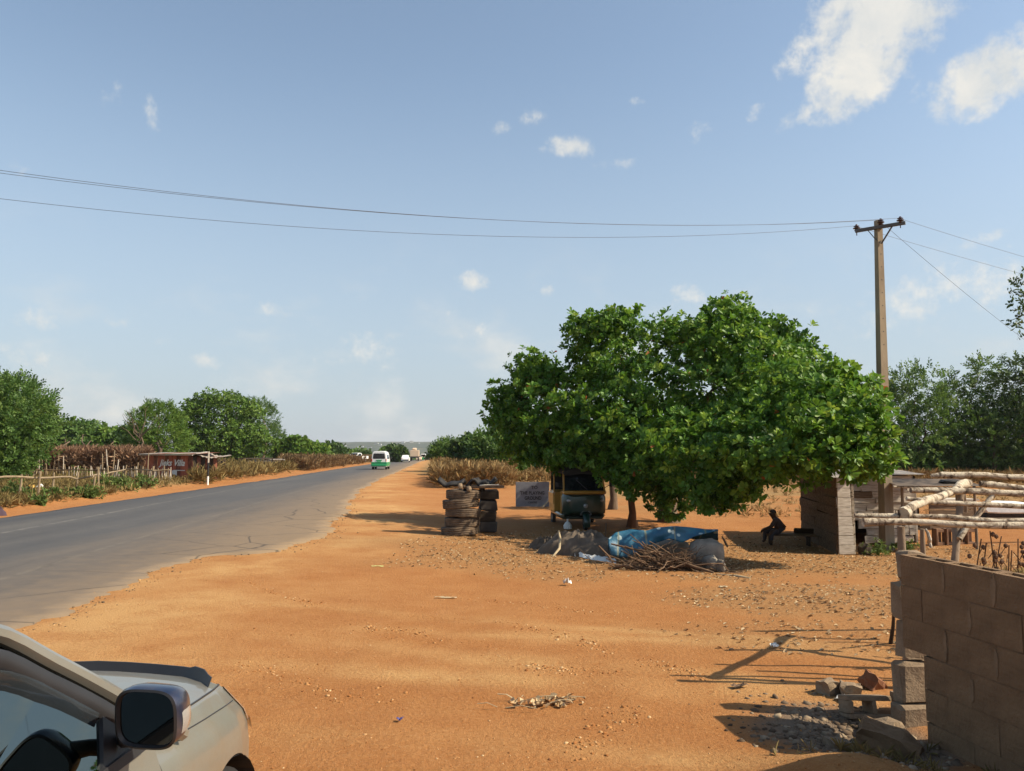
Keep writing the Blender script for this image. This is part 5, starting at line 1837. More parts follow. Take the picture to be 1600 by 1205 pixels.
# ================================================================== FAR VEHICLES
M_VANWHITE = plain('white van paint', (.74, .75, .73), .35, 0, .5, .4)
M_VANGREEN = plain('green band', (.012, .22, .085), .4, 0, .5, .3)
M_CREAM = plain('cream load', (.55, .42, .30), .8)
def road_pt(px, py):
    r = ray(px, py); t = 10
    for _ in range(80):
        p = Vector((0, 0, EYE)) + r * t
        t = (EYE - (float(gbase(p.x, p.y)) + .06)) / -r.z
    p = Vector((0, 0, EYE)) + r * t
    p.z = float(gbase(p.x, p.y)) + .06
    return p
def loft_x(name, st, mat, parent, smooth=35, cap=True):
    "st: list of (x, [(y, z) half profile from bottom centre to top centre])"
    mb = MB(); k = len(st[0][1]); m = 2 * k - 2
    for x, pf in st:
        mb.v += [(x, -y, z) for y, z in pf] + [(x, y, z) for y, z in pf[-2:0:-1]]
    for i in range(len(st) - 1):
        for j in range(m):
            mb.f.append((i * m + j, i * m + (j + 1) % m, (i + 1) * m + (j + 1) % m, (i + 1) * m + j))
    if cap:
        mb.f += [tuple(range(m)), tuple((len(st) - 1) * m + j for j in range(m))]
    mb.mi = [0] * len(mb.f)
    return mb.build(name, mat, parent, smooth=smooth)
def small_wheels(root, xs_, y, r, w=.2):
    ty = MB().lathe([(r * .6, -w / 2), (r * .95, -w / 2), (r, -w / 3), (r, w / 3), (r * .95, w / 2), (r * .6, w / 2)], 18, axis='Y', closed=True).mesh('tyre', M_BLACKRUB, 40)
    rm_ = MB().lathe([(.02, w * .3), (r * .6, w * .42), (r * .62, -w * .42), (.02, -w * .3)], 14, axis='Y').mesh('rim', M_ZINC, 40)
    for x in xs_:
        for s in (-1, 1):
            wl = bpy.data.objects.new('wheel', None); COL.objects.link(wl); wl.parent = root; wl.location = (x, s * y, r)
            link('tyre', ty, wl); link('rim', rm_, wl)
HEAD = math.pi / 2 + math.asin(SA)
def minibus(p, label, group):
    root = empty('minibus', p, label, 'van', group, HEAD)
    root.rotation_euler = (0, 0, HEAD - R(2))
    def pf(k, h, zb=.32): return [(0, zb), (.80 * k, zb), (.845 * k, .55), (.845 * k, .85), (.83 * k, 1.10), (.76 * k, 1.68 * h), (.68 * k, 1.90 * h), (.50 * k, 1.985 * h), (0, 2.02 * h)]
    loft_x('body', [(-.02, pf(.95, .985)), (.06, pf(.99, 1)), (.3, pf(1, 1.0)), (3.0, pf(1, 1.0)), (3.6, pf(.99, .97)), (4.1, pf(.96, .80)), (4.5, pf(.92, .62)), (4.62, pf(.85, .55))], M_VANWHITE, root)
    gb = [(-.04, [(0, .40), (.78, .40), (.825, .50), (.828, .80), (.80, .82), (0, .82)]), (.06, [(0, .38), (.835, .38), (.852, .5), (.851, .80), (.82, .82), (0, .82)]), (3.9, [(0, .38), (.835, .38), (.852, .5), (.851, .80), (.82, .82), (0, .82)])]
    loft_x('lower_band', gb, M_VANGREEN, root)
    MB().box((-.06, 0, .46), (.10, 1.62, .20), None, .04).build('rear_bumper', M_VANGREEN, root)
    poly = [(-.60, 1.18), (.60, 1.18), (.66, 1.24), (.60, 1.70), (.54, 1.76), (-.54, 1.76), (-.60, 1.70), (-.66, 1.24)]
    MB().prism(poly, .03, 'X', (-.015, 0, 0)).build('rear_window', M_DARKGLASS, root)
    MB().box((-.035, 0, 1.02), (.04, .64, .10), None, .01).build('handle_strip', M_VANGREEN, root)
    MB().box((-.04, 0, .90), (.03, .46, .14), None, .006).build('number_plate', plain('plate', (.10, .38, .18), .5), root)
    for s in (-1, 1):
        MB().box((-.0, s * .77, 1.02), (.07, .10, .34), None, .02).build('tail_light', M_REDLAMP, root)
        MB().add([(x, s * (.85 if z < 1.3 else .755), z) for x, z in ((.35, 1.16), (2.9, 1.16), (2.9, 1.68), (.4, 1.68))], [(0, 1, 2, 3)]).build('side_window', M_DARKGLASS, root)
        MB().box((3.6, s * .98, 1.25), (.06, .12, .24), None, .02).build('door_mirror', M_BLACK, root)
    small_wheels(root, (.85, 3.55), .72, .33)
    MB().box((2.2, 0, .36), (4.2, 1.45, .12)).build('chassis', M_BLACK, root)
    return root
GV_ = 'vehicles driving on the road'
vp = road_pt(592, 734)
minibus(vp, 'white minibus with a green lower band driving away on the road', GV_)
def sedan(p, rz, label, mat, group, s=1.0, name='saloon_car'):
    root = empty(name, p, label, 'car', group, rz)
    root.scale = (s, s, s)
    def pf(w, z, zb=.25): return [(0, zb), (w * .93, zb), (w, .5), (w * .98, z - .1), (w * .90, z), (0, z + .03)]
    loft_x('body', [(0, pf(.72, .80)), (.1, pf(.82, .92)), (.9, pf(.86, .95)), (2.9, pf(.86, .92)), (3.9, pf(.82, .82)), (4.3, pf(.7, .66))], mat, root)
    def gh(w, z): return [(0, .9), (.78, .9), (.76, .95), (w, z), (w * .8, z + .04), (0, z + .05)]
    loft_x('roof', [(.55, gh(.70, .96)), (1.0, gh(.60, 1.36)), (2.1, gh(.60, 1.38)), (2.9, gh(.72, .95))], mat, root)
    MB().add([(.60, -.62, 1.0), (.60, .62, 1.0), (.96, .52, 1.33), (.96, -.52, 1.33)], [(0, 1, 2, 3)]).add([(2.87, -.62, 1.02), (2.87, .62, 1.02), (2.2, .52, 1.36), (2.2, -.52, 1.36)], [(0, 3, 2, 1)]).build('glazing', M_DARKGLASS, root, loc=(0, 0, .015))
    for q in (-1, 1):
        MB().add([(x, q * y, z) for x, y, z in ((.85, .775, 1.0), (2.65, .775, 1.0), (2.15, .625, 1.33), (1.05, .625, 1.33))], [(0, 1, 2, 3)]).build('side_window', M_DARKGLASS, root)
        MB().box((.03, q * .66, .76), (.06, .22, .12), None, .02).build('tail_light', M_REDLAMP, root)
        MB().box((4.2, q * .6, .66), (.10, .24, .12), None, .02).build('headlight', M_CLEARLAMP, root)
    MB().box((-.03, 0, .45), (.12, 1.5, .2), None, .04).build('rear_bumper', M_BLACK if mat is M_VANWHITE else mat, root)
    small_wheels(root, (.8, 3.4), .72, .31, .19)
    return root
sedan(road_pt(633, 722.5), HEAD, 'small white car driving away well ahead of the white and green minibus', M_VANWHITE, GV_, 1.05)
# loaded lorry
lp = road_pt(647.5, 720.3)
lor = empty('lorry', lp, 'lorry with a pale tall load far up the road, ahead of the small white car', 'lorry', GV_, HEAD)
MB().box((3.0, 0, 2.0), (5.6, 2.4, 1.7), None, .06).build('load', M_CREAM, lor)
MB().box((2.6, .1, 3.1), (2.2, 1.2, .7), None, .2, jit=.1).build('sack_load', M_CREAM, lor)
MB().box((3.0, 0, 1.0), (6.0, 2.2, .3)).build('chassis', M_BLACK, lor)
MB().box((6.9, 0, 1.7), (1.7, 2.2, 1.8), None, .15).build('cab', plain('lorry red', (.3, .05, .03), .5), lor)
MB().box((.0, 0, .95), (.1, 2.2, .3)).build('rear_bumper', M_BLACK, lor)
small_wheels(lor, (1.0, 2.1, 6.6), .95, .5, .3)
sedan(road_pt(654.5, 719.6), HEAD + math.pi, 'tiny cream car just right of the far lorry', M_CREAM, GV_, 1.0)
q_ = road_pt(661, 719.6)
minibus(q_, 'tiny white minibus at the far crest of the road, right of the lorry', GV_)
sedan(road_pt(669, 719.8), HEAD, 'tiny dark car at the far crest beside the right verge', M_BLACK, GV_, .95)
# parked white vehicles left of the road
GPK = 'white vehicles parked off the left verge'
for (px, d, rz, lab) in [(539, 150, 60, 'white car parked off the verge, only roof and windows above the weeds, leftmost'), (550, 152, 75, 'white car parked off the verge, second from the left')]:
    p = ptd(px, 715, d)
    sedan(gp(p.x, p.y, .25), R(rz), lab, M_VANWHITE, GPK, 1.0)
def pickup(p, rz, label, mat, group, name='pickup'):
    root = empty(name, p, label, 'pickup', group, rz)
    def pf(w, z, zb=.45): return [(0, zb), (w * .95, zb), (w, .7), (w, z - .08), (w * .94, z), (0, z + .01)]
    loft_x('body', [(2.15, pf(.86, 1.05)), (3.5, pf(.86, 1.08)), (4.6, pf(.84, 1.0)), (4.9, pf(.74, .86))], mat, root)
    b_ = MB()
    for s in (-1, 1): b_.box((1.05, s * .84, .85), (2.15, .05, .5), None, .01)
    b_.box((1.05, 0, .60), (2.15, 1.64, .05)).box((0, 0, .85), (.05, 1.7, .5), None, .01).box((2.12, 0, .85), (.05, 1.6, .5))
    b_.build('load_bed', mat, root)
    def gh(w, z): return [(0, 1.0), (.82, 1.0), (.80, 1.06), (w, z), (w * .85, z + .05), (0, z + .06)]
    loft_x('cab', [(2.12, gh(.74, 1.50)), (2.3, gh(.70, 1.62)), (3.2, gh(.70, 1.62)), (3.85, gh(.78, 1.08))], mat, root)
    for s in (-1, 1):
        MB().add([(x, s * y, z) for x, y, z in ((2.25, .815, 1.1), (3.6, .815, 1.1), (3.15, .725, 1.56), (2.32, .725, 1.56))], [(0, 1, 2, 3)]).build('side_window', M_DARKGLASS, root)
        MB().box((4.82, s * .62, .85), (.1, .28, .16), None, .03).build('headlight', M_CLEARLAMP, root)
        MB().box((-.03, s * .78, .9), (.04, .1, .28), None, .01).build('tail_light', M_REDLAMP, root)
    MB().add([(3.86, -.68, 1.12), (3.86, .68, 1.12), (3.28, .62, 1.60), (3.28, -.62, 1.60)], [(0, 1, 2, 3)]).build('windscreen', M_DARKGLASS, root, loc=(.02, 0, .02))
    MB().add([(2.10, -.62, 1.12), (2.10, .62, 1.12), (2.16, .58, 1.5), (2.16, -.58, 1.5)], [(0, 1, 2, 3)]).build('rear_window', M_DARKGLASS, root, loc=(-.03, 0, .02))
    MB().box((4.9, 0, .55), (.14, 1.6, .2), None, .04).build('front_bumper', M_BLACK, root)
    small_wheels(root, (1.0, 4.1), .76, .36, .24)
    return root
p = ptd(569, 716, 148)
pickup(gp(p.x, p.y, .3), R(250), 'white pickup parked off the left verge just behind the minibus', M_VANWHITE, GPK)
p = at(1562, 812)
k9 = p.y / 1250
wpn = empty('scrap_metal', p, 'dented white metal panel propped on dark timbers beyond the pole frame at the right edge', 'scrap metal', rz=R(-4))
loft_x('sheet', [(x, [(0, z0), (.20, z0), (.24, z0 + .04), (.22, z1), (.10, z1 + .05), (0, z1 + .06)]) for x, z0, z1 in ((-.52, .30, .42), (-.46, .22, .50), (-.1, .20, .54), (.5, .20, .52), (.95, .22, .46), (1.0, .26, .40))], M_VANWHITE, wpn)
MB().box((.25, 0, .13), (1.5, .4, .14), None, .02, jit=.01).build('timber', M_DARKWOOD, wpn)
MB().box((.2, -.1, .04), (1.9, .3, .07), None, .01, jit=.012).build('timber', M_BROWNWOOD, wpn)
MB().box((1.15, .05, .33), (.5, .5, .5), None, .1, jit=.03).build('dark_drum', M_BLACKRUB, wpn, smooth=50)

# ================================================================== TYRES AND COUNTER
TB = at(719, 838)
def truck_tyre_mesh(r=.47, w=.27, nm='tyre'):
    prof = [(r * .56, -w * .42), (r * .80, -w / 2), (r * .955, -w * .47), (r * .985, -w * .40)]
    for g in (-.24, 0, .24):
        prof += [(r, (g - .075) * w), (r * .982, (g - .035) * w), (r * .982, (g + .035) * w), (r, (g + .075) * w)]
    prof += [(r * .985, w * .40), (r * .955, w * .47), (r * .80, w / 2), (r * .56, w * .42), (r * .53, 0)]
    mb = MB().lathe(prof, 44, closed=True)
    # shallow tread sipes
    k = 44
    for i, v in enumerate(mb.v):
        ring_, seg = divmod(i, k)
        rr = math.hypot(v[0], v[1])
        f = 1 - (.012 if seg % 2 else 0) * (1 if rr > r * .97 else 0) + .006 * math.sin(seg * .7)
        mb.v[i] = (v[0] * f, v[1] * f, v[2] + .006 * math.sin(seg * .9))
    return mb.mesh(nm, M_RUBBER, 28)
TM = [truck_tyre_mesh(), truck_tyre_mesh(.455, .26), truck_tyre_mesh(.46, .25)]
GT = 'worn lorry tyres stacked as a counter leg'
sc_t = (58 / 1250 * TB.y) / .94
tz = 0
names = ['lowest worn brown tyre of the roadside stack, set a little to the left', 'second worn tyre from the bottom of the roadside stack', 'middle worn tyre of the roadside stack',
         'second worn tyre from the top of the roadside stack, pushed left', 'topmost worn tyre of the roadside stack, with a yellowish patch']
total_h = (838 - 767) / 1250 * TB.y
hs_ = total_h / 5
for k, (dx, dy, tl) in enumerate([(-.04, 0, 2), (.03, .02, -1.5), (.05, -.02, 1.5), (-.01, 0, 2.5), (.06, .03, -1)]):
    o = link('worn_tyre', TM[k % 3], loc=(TB.x + dx, TB.y + .35 + dy, gzf(TB.x, TB.y + .3) + hs_ * (k + .5) - .01), rot=(R(tl * .5), R(tl + 2), random.uniform(0, 6)))
    o.scale = (sc_t, sc_t, hs_ / .262)
    tag(o, names[k], 'tyre', GT)
# second leg: dark blocks behind, with a board across
CB = at(762, 832)
cb = empty('block_pedestal', CB + Vector((0, .1, 0)), 'dark pedestal of sooty blocks and tins beside the tyre stack', 'pedestal', rz=R(6))
hh_ = (832 - 766) / 1250 * CB.y
w_ = 28 / 1250 * CB.y
for k in range(4):
    MB().box((random.uniform(-.03, .03), 0, hh_ / 4 * (k + .5)), (w_ * random.uniform(.85, 1.05), .36, hh_ / 4 - .015), None, .03, jit=.02).build('block', M_DARKWOOD if k % 2 else plain('sooty block', (.055, .045, .038), .95, bump=.4) if k == 0 else bpy.data.materials['sooty block'], cb)
bd = empty('counter_board', (TB.x + .42, TB.y + .42, gzf(TB.x, TB.y) + total_h + .03), 'thick dirty board laid across the tyre stack and the dark pedestal', 'board', rz=R(4))
MB().box((.15, 0, .03), (1.05, .55, .055), None, .012, jit=.012).build('plank', M_BROWNWOOD, bd)
MB().box((.30, -.18, .075), (.5, .2, .03), None, .01, jit=.012).build('plank', M_GREYWOOD, bd)
# curled strips of tyre on the counter
GS_ = 'curled black tyre offcuts on the counter'
for k, (px, py, w_px, h_px, lab, cr) in enumerate([(703, 757, 34, 15, 'curled black tyre offcut on the left of the counter, edges turned up', 1), (738, 757, 26, 20, 'bulky black tyre offcut in the middle of the counter', .4), (757, 755, 26, 14, 'flared black tyre offcut at the right of the counter', -1)]):
    p = ptd(px + 3, py, TB.y + .3 + .08 * k)
    W_, H_ = w_px / 1250 * TB.y, h_px / 1250 * TB.y
    mb = MB(); nu_, nv_ = 13, 6
    for i in range(nu_):
        t = -1 + 2 * i / (nu_ - 1)
        for j in range(nv_):
            s_ = -1 + 2 * j / (nv_ - 1)
            z_ = -H_ * .5 + H_ * (.75 * abs(t) ** 1.4 + .35 * math.exp(-(t / .3) ** 2) if k != 1 else .95 * (1 - t * t)) + .02 * math.sin(5 * t + k) + (.08 * (1 - abs(s_)) if k != 1 else 0)
            mb.v.append((t * W_ * .62 + .03 * s_, s_ * .20 * (1 - .3 * abs(t)), z_))
    for i in range(nu_ - 1):
        for j in range(nv_ - 1):
            mb.f.append((i * nv_ + j, i * nv_ + j + 1, (i + 1) * nv_ + j + 1, (i + 1) * nv_ + j))
    mb.mi = [0] * len(mb.f)
    o = mb.build('tyre_offcut', M_BLACKRUB, None, smooth=40, loc=p)
    sd = o.modifiers.new('thickness', 'SOLIDIFY'); sd.thickness = .06
    tag(o, lab, 'tyre scrap', GS_)
for k, (px, py, lab) in enumerate([(719, 760, 'pale stone resting between the tyre offcuts, upper'), (733, 764, 'pale round stone at the front edge of the counter'), ]):
    p = ptd(px, py, TB.y - .02 + .1 * (1 - k))
    bm = bmesh.new(); bmesh.ops.create_icosphere(bm, subdivisions=2, radius=.075)
    for v in bm.verts: v.co = Vector((v.co.x * .9, v.co.y, v.co.z * 1.1)) * random.uniform(.88, 1.1)
    me = bpy.data.meshes.new('counter_stone'); bm.to_mesh(me); bm.free(); me.materials.append(M_BLOCK2)
    tag(link('counter_stone', me, loc=p), lab, 'stone', 'stones on the counter')

# ================================================================== SIGN BOARD
SB = at(832, 793)
k_ = SB.y / 1250
sb = empty('sign_board', SB, 'faded grey sign board lettered in black, standing on the ground behind the tyre stack', 'sign', rz=R(2))
M_SIGN = stone('faded sign paint', [(.3, (.125, .135, .16)), (.6, (.17, .18, .205)), (.8, (.17, .15, .13))], 4, .8, .2, .003)
sw, shh = 52 * k_, 38 * k_
MB().box((0, 0, shh / 2 + .03), (sw, .03, shh), None, .004).build('panel', M_SIGN, sb)
M_LET = plain('black lettering', (.02, .02, .022), .7)
for (s, z, size, bold, dx) in [('TO', .80, .17, .004, .12), ('THE PLAYING', .58, .175, .005, .0), ('GROUND', .37, .185, .006, .03), ('CENTRE', .20, .09, .002, .0)]:
    me = text_mesh(s, size * k_ / .0245, .003, 0, 'CENTER', bold)
    me.materials.append(M_LET)
    wtx = max(v.co.x for v in me.vertices) - min(v.co.x for v in me.vertices)
    lim = sw * (.72 if len(s) > 7 else .5 if len(s) == 6 and size > .1 else 1)
    f = min(1, lim / wtx)
    o = link('lettering', me, sb, loc=(dx * sw * .5, -.0175, shh * z - size * .3), rot=(math.pi / 2, 0, 0))
    o.scale = (f, 1, 1)
MB().tube([(-sw * .4, .05, -.1), (-sw * .4, .05, shh)], .025, 6).build('post', M_POST, sb)
MB().tube([(sw * .4, .05, -.1), (sw * .4, .05, shh)], .025, 6).build('post', M_POST, sb)
o = empty('pale_stick', SB + Vector((sw * .47, -.25, 0)), 'pale stick leaning against the lower right corner of the sign board', 'stick')
MB().tube([(-.25, -.05, .0), (.05, .2, .30)], [.02, .016], 6).build('stem', M_BAMBOO, o)

# ================================================================== AUTO RICKSHAW
RB = at(914, 829)
rk = empty('auto_rickshaw', RB + Vector((0, .45, 0)), 'dark green and yellow three wheeled auto rickshaw parked in the shade under the tree', 'auto rickshaw', rz=R(-84))
# local: +X is forward (towards the viewer), +Y is the rickshaw's left
s_r = (829 - 736) / 1250 * (RB.y + .4) / 1.68
rk.scale = (s_r, s_r, s_r)
M_RGREEN = plain('dark green enamel', (.007, .034, .025), .35, 0, .5, .4)
M_RYEL = plain('taxi yellow', (.42, .215, .03), .45, 0, .5, .3)
M_HOOD = plain('black canvas hood', (.025, .024, .024), .8)
def rsec(x, w, z0, z1): return (x, [(0, z0), (w * .86, z0), (w, z0 + .12), (w, z1 - .08), (w * .94, z1), (0, z1 + .02)])
# front shield, narrow at the bottom, bowed
st_ = [(.0, .62, .38, .98), (.14, .60, .40, .97), (.26, .52, .44, .95), (.33, .38, .50, .90)]
loft_x('front_cowl', [rsec(*q) for q in st_], M_RGREEN, rk)
loft_x('floor', [rsec(-2.05, .58, .26, .42), rsec(-1.9, .64, .26, .42), rsec(-.1, .64, .26, .42), rsec(.1, .56, .30, .42)], M_RGREEN, rk)
loft_x('rear_body', [rsec(-2.15, .58, .34, .92), rsec(-2.0, .66, .30, 1.0), rsec(-1.3, .66, .30, 1.0), rsec(-1.15, .64, .30, .96)], M_RYEL, rk)
MB().box((.10, 0, 1.02), (.36, 1.20, .10), None, .03).build('yellow_band', M_RYEL, rk, smooth=40)
MB().add([(.16, -.56, 1.07), (.16, .56, 1.07), (-.12, .52, 1.56), (-.12, -.52, 1.56), (.145, -.56, 1.07), (.145, .56, 1.07), (-.135, .52, 1.56), (-.135, -.52, 1.56)],
         [(0, 1, 2, 3), (4, 7, 6, 5), (0, 4, 5, 1), (2, 6, 7, 3)]).build('windscreen', M_DARKGLASS, rk)
wf = bpy.data.objects.new('windscreen_frame', None)
mbf = MB()
for y in (-.58, .58):
    mbf.tube([(.16, y, 1.04), (-.13, y * .93, 1.60)], .028, 7)
mbf.tube([(-.13, -.54, 1.60), (-.13, .54, 1.60)], .028, 7)
mbf.build('windscreen_frame', M_RYEL, rk)
wp_ = MB().tube([(.17, .1, 1.08), (.0, -.2, 1.36)], .008, 5); wp_.build('wiper', M_BLACK, rk)
def hsec(x, w, z): return (x, [(0, z - .05), (w * .95, z - .10), (w, z - .05), (w * .92, z + .02), (w * .6, z + .08), (0, z + .10)])
loft_x('canopy', [hsec(.02, .54, 1.58), hsec(-.2, .60, 1.63), hsec(-1.2, .66, 1.66), hsec(-1.9, .64, 1.62), hsec(-2.12, .58, 1.5)], M_HOOD, rk)
MB().add([(-2.12, -.6, .95), (-2.12, .6, .95), (-2.14, .58, 1.48), (-2.14, -.58, 1.48)], [(0, 1, 2, 3)]).build('back_curtain', M_HOOD, rk)
for s in (-1, 1):
    MB().tube([(-1.2, s * .64, .95), (-1.2, s * .64, 1.6)], .025, 6).build('roof_post', M_RYEL, rk)
    MB().box((-1.65, s * .655, .78), (.9, .03, .34), None, .02).build('side_panel', M_RYEL, rk)
    MB().tube([(-.1, s * .62, .42), (-.08, s * .60, 1.05)], .025, 6).build('door_post', M_RYEL, rk)
    MB().box((.26, s * .40, .80), (.10, .24, .10), None, .035).build('headlight', M_CLEARLAMP, rk, smooth=50)
    MB().tube([(.08, s * .6, 1.15), (.14, s * .72, 1.22)], .01, 5).box((.14, s * .76, 1.24), (.03, .09, .13), None, .012).build('wing_mirror', M_BLACK, rk)
MB().lathe([(.002, -.012), (.058, -.01), (.062, .0), (.05, .012), (.002, .016)], 20, (.345, 0, .66), 'X').build('badge', M_CLEARLAMP, rk, smooth=50)
# chevron stripes on the mudguard: two bent bars under the badge
for s in (-1, 1):
    MB().tube([(.36, s * .07, .52), (.35, s * .16, .43), (.33, s * .07, .40)], .011, 5).build('chevron', M_CLEARLAMP, rk)
mb = MB()
for a_ in np.linspace(-.5, 2.5, 13):
    for y in (-.09, -.06, .06, .09):
        rr = .25 if abs(y) < .08 else .22
        mb.v.append((.30 + rr * math.cos(a_), y, .21 + rr * math.sin(a_)))
for i in range(12):
    for j in range(3): mb.f.append((i * 4 + j, i * 4 + j + 1, i * 4 + j + 5, i * 4 + j + 4))
mb.mi = [0] * len(mb.f)
mb.build('mudguard', M_RGREEN, rk, smooth=50)
rty = MB().lathe([(.11, -.045), (.19, -.05), (.205, -.02), (.205, .02), (.19, .05), (.11, .045)], 20, axis='Y', closed=True).mesh('tyre', M_BLACKRUB, 40)
rrm = MB().lathe([(.02, .04), (.11, .035), (.112, -.035), (.02, -.04)], 14, axis='Y').mesh('rim', M_ZINC, 40)
for (x, y) in ((.30, 0), (-1.75, -.58), (-1.75, .58)):
    wl = bpy.data.objects.new('wheel', None); COL.objects.link(wl); wl.parent = rk; wl.location = (x, y, .205)
    link('tyre', rty, wl); link('rim', rrm, wl)
MB().box((-1.75, 0, .72), (.5, 1.1, .14), None, .04).box((-2.0, 0, .98), (.12, 1.1, .5), None, .04).build('passenger_seat', M_HOOD, rk)
MB().box((-.75, 0, .70), (.34, .5, .12), None, .04).build('driver_seat', M_HOOD, rk)
MB().tube([(.05, 0, .5), (-.15, 0, 1.02)], .025, 7).tube([(-.15, -.3, 1.05), (-.15, .3, 1.05)], .016, 6).build('handlebar', M_BLACK, rk)

# ================================================================== SEATED PERSON
M_SKIN = stone('dark skin', two((.060, .034, .022), .15), 20, .55, .1, .002)
M_SHIRT = plain('dark shirt', (.055, .040, .040), .9)
M_TROUSER = plain('dark trousers', (.040, .040, .052), .9)
M_HAIR = plain('black hair', (.012, .010, .009), .95, bump=.5)
PD = BP.y - .12
def J(px, py, dy=0.0):
    return ptd(px, py, PD + dy)
def skin_obj(name, verts, edges, radii, mat, parent=None, sub=2, root=0):
    me = bpy.data.meshes.new(name)
    me.from_pydata([tuple(v) for v in verts], edges, [])
    o = link(name, me, parent, mat)
    md = o.modifiers.new('skin', 'SKIN')
    md.use_smooth_shade = True
    for i, r in enumerate(radii):
        rr = r if isinstance(r, tuple) else (r, r)
        me.skin_vertices[0].data[i].radius = rr
        me.skin_vertices[0].data[i].use_root = (i == root)
    sd = o.modifiers.new('smooth', 'SUBSURF'); sd.levels = sub; sd.render_levels = sub
    return o
k = PD / 1250
gfoot = J(1199, 848)
body0 = Vector((J(1222, 832).x, PD, J(1222, 832).z))
jv, je, jr = [], [], []
def jadd(p, r, link_to=None):
    jv.append(Vector(p) - body0); jr.append(r * k * 1.38)
    if link_to is not None: je.append((link_to, len(jv) - 1))
    return len(jv) - 1
hip = jadd(J(1221, 831), 6.0)
waist = jadd(J(1219, 825), 5.6, hip)
chest = jadd(J(1215, 817), 6.2, waist)
neckb = jadd(J(1210.5, 810.5), 3.4, chest)
neck = jadd(J(1208.6, 807.5), 2.5, neckb)
head = jadd(J(1207, 803.5), 4.7, neck)
crown_ = jadd(J(1206.6, 800.2), 4.6, head)
chin = jadd(J(1203.2, 805.0), 1.7, head)
nose = jadd(J(1202.2, 803.0), .8, head)
for s, dy in ((1, -.13), (-1, .15)):
    sh_ = jadd(J(1212.5, 813, dy * 1.1), 2.8, chest)
    elb = jadd(J(1204 if s > 0 else 1205, 823.5, dy * 1.25), 2.0, sh_)
    wr = jadd(J(1193, 827.5 if s > 0 else 827, dy * .45), 1.35, elb)
    hd = jadd(J(1190.3, 829.2, dy * .3), 1.4, wr)
    for f_ in range(4):
        a1_ = jadd(J(1189 + .15 * f_, 830.8 + .25 * f_, dy * .3 + (f_ - 1.5) * .02), .50, hd)
        jadd(J(1189.4 + .2 * f_, 832.2 + .3 * f_, dy * .3 + (f_ - 1.5) * .018), .42, a1_)
    jadd(J(1191.6, 831.2, dy * .3 - .03 * s), .5, hd)
    th = jadd(J(1214, 830, dy * .75), 4.2, hip)
    kn = jadd(J(1196 if s < 0 else 1205.5, 830 if s < 0 else 832, dy * 1.15), 3.0, th)
    an = jadd(J(1194.5 if s < 0 else 1205, 844.5 if s < 0 else 846.5, dy * 1.1), 1.7, kn)
    ft = jadd(J(1191 if s < 0 else 1201.5, 846.5 if s < 0 else 848.3, dy * 1.1), 1.5, an)
person = skin_obj('person', jv, je, jr, M_SKIN)
person.location = body0
tag(person, 'person in dark clothes sitting hunched forward on the low bench, forearms resting on the knees', 'person')
def sub_skin(name, idxs, grow, mat, root=0):
    vs = [jv[i] for i in idxs]
    mp = {i: q for q, i in enumerate(idxs)}
    es = [(mp[a], mp[b_]) for a, b_ in je if a in mp and b_ in mp]
    return skin_obj(name, vs, es, [jr[i] * grow for i in idxs], mat, person, 2, root)
# indices: arms start at 9; each side has 4 + 9 + 4 joints
per = 17
arm0, arm1 = 9, 9 + per
sub_skin('shirt', [hip, waist, chest, neckb, arm0, arm0 + 1, arm1, arm1 + 1], 1.09, M_SHIRT)
leg0, leg1 = arm0 + 13, arm1 + 13
sub_skin('trousers', [hip, waist, leg0, leg0 + 1, leg0 + 2, leg1, leg1 + 1, leg1 + 2], 1.10, M_TROUSER)
bm = bmesh.new(); bmesh.ops.create_icosphere(bm, subdivisions=3, radius=1)
for v in list(bm.verts):
    if v.co.z < -.1 - .5 * v.co.x * 0 and v.co.x < .55 or v.co.z < -.55: bm.verts.remove(v)
for v in bm.verts: v.co *= 1 + random.uniform(-.03, .03)
me = bpy.data.meshes.new('hair'); bm.to_mesh(me); bm.free(); me.materials.append(M_HAIR)
hr = link('hair', me, person, loc=jv[crown_] + Vector((.02, 0, -.004)))
hr.scale = (5.05 * k, 4.5 * k, 4.7 * k)
for dy in (-1, 1):
    MB().lathe([(.004, -.006), (.022, -.004), (.026, .004), (.012, .008)], 10, axis='Y').build('ear', M_SKIN, person, loc=jv[head] + Vector((.01, dy * 4.5 * k, -.002)))
    MB().lathe([(.001, -.006), (.008, 0), (.001, .006)], 8, axis='X').build('eye', M_WHITE, person, loc=jv[head] + Vector((-4.4 * k, dy * 1.8 * k, .012)))
MB().box((0, 0, 0), (.008, .05, .014), None, .004).build('mouth', stone('lips', two((.07, .03, .028)), 9, .6, 0), person, loc=jv[chin] + Vector((-1.5 * k, 0, .016)))

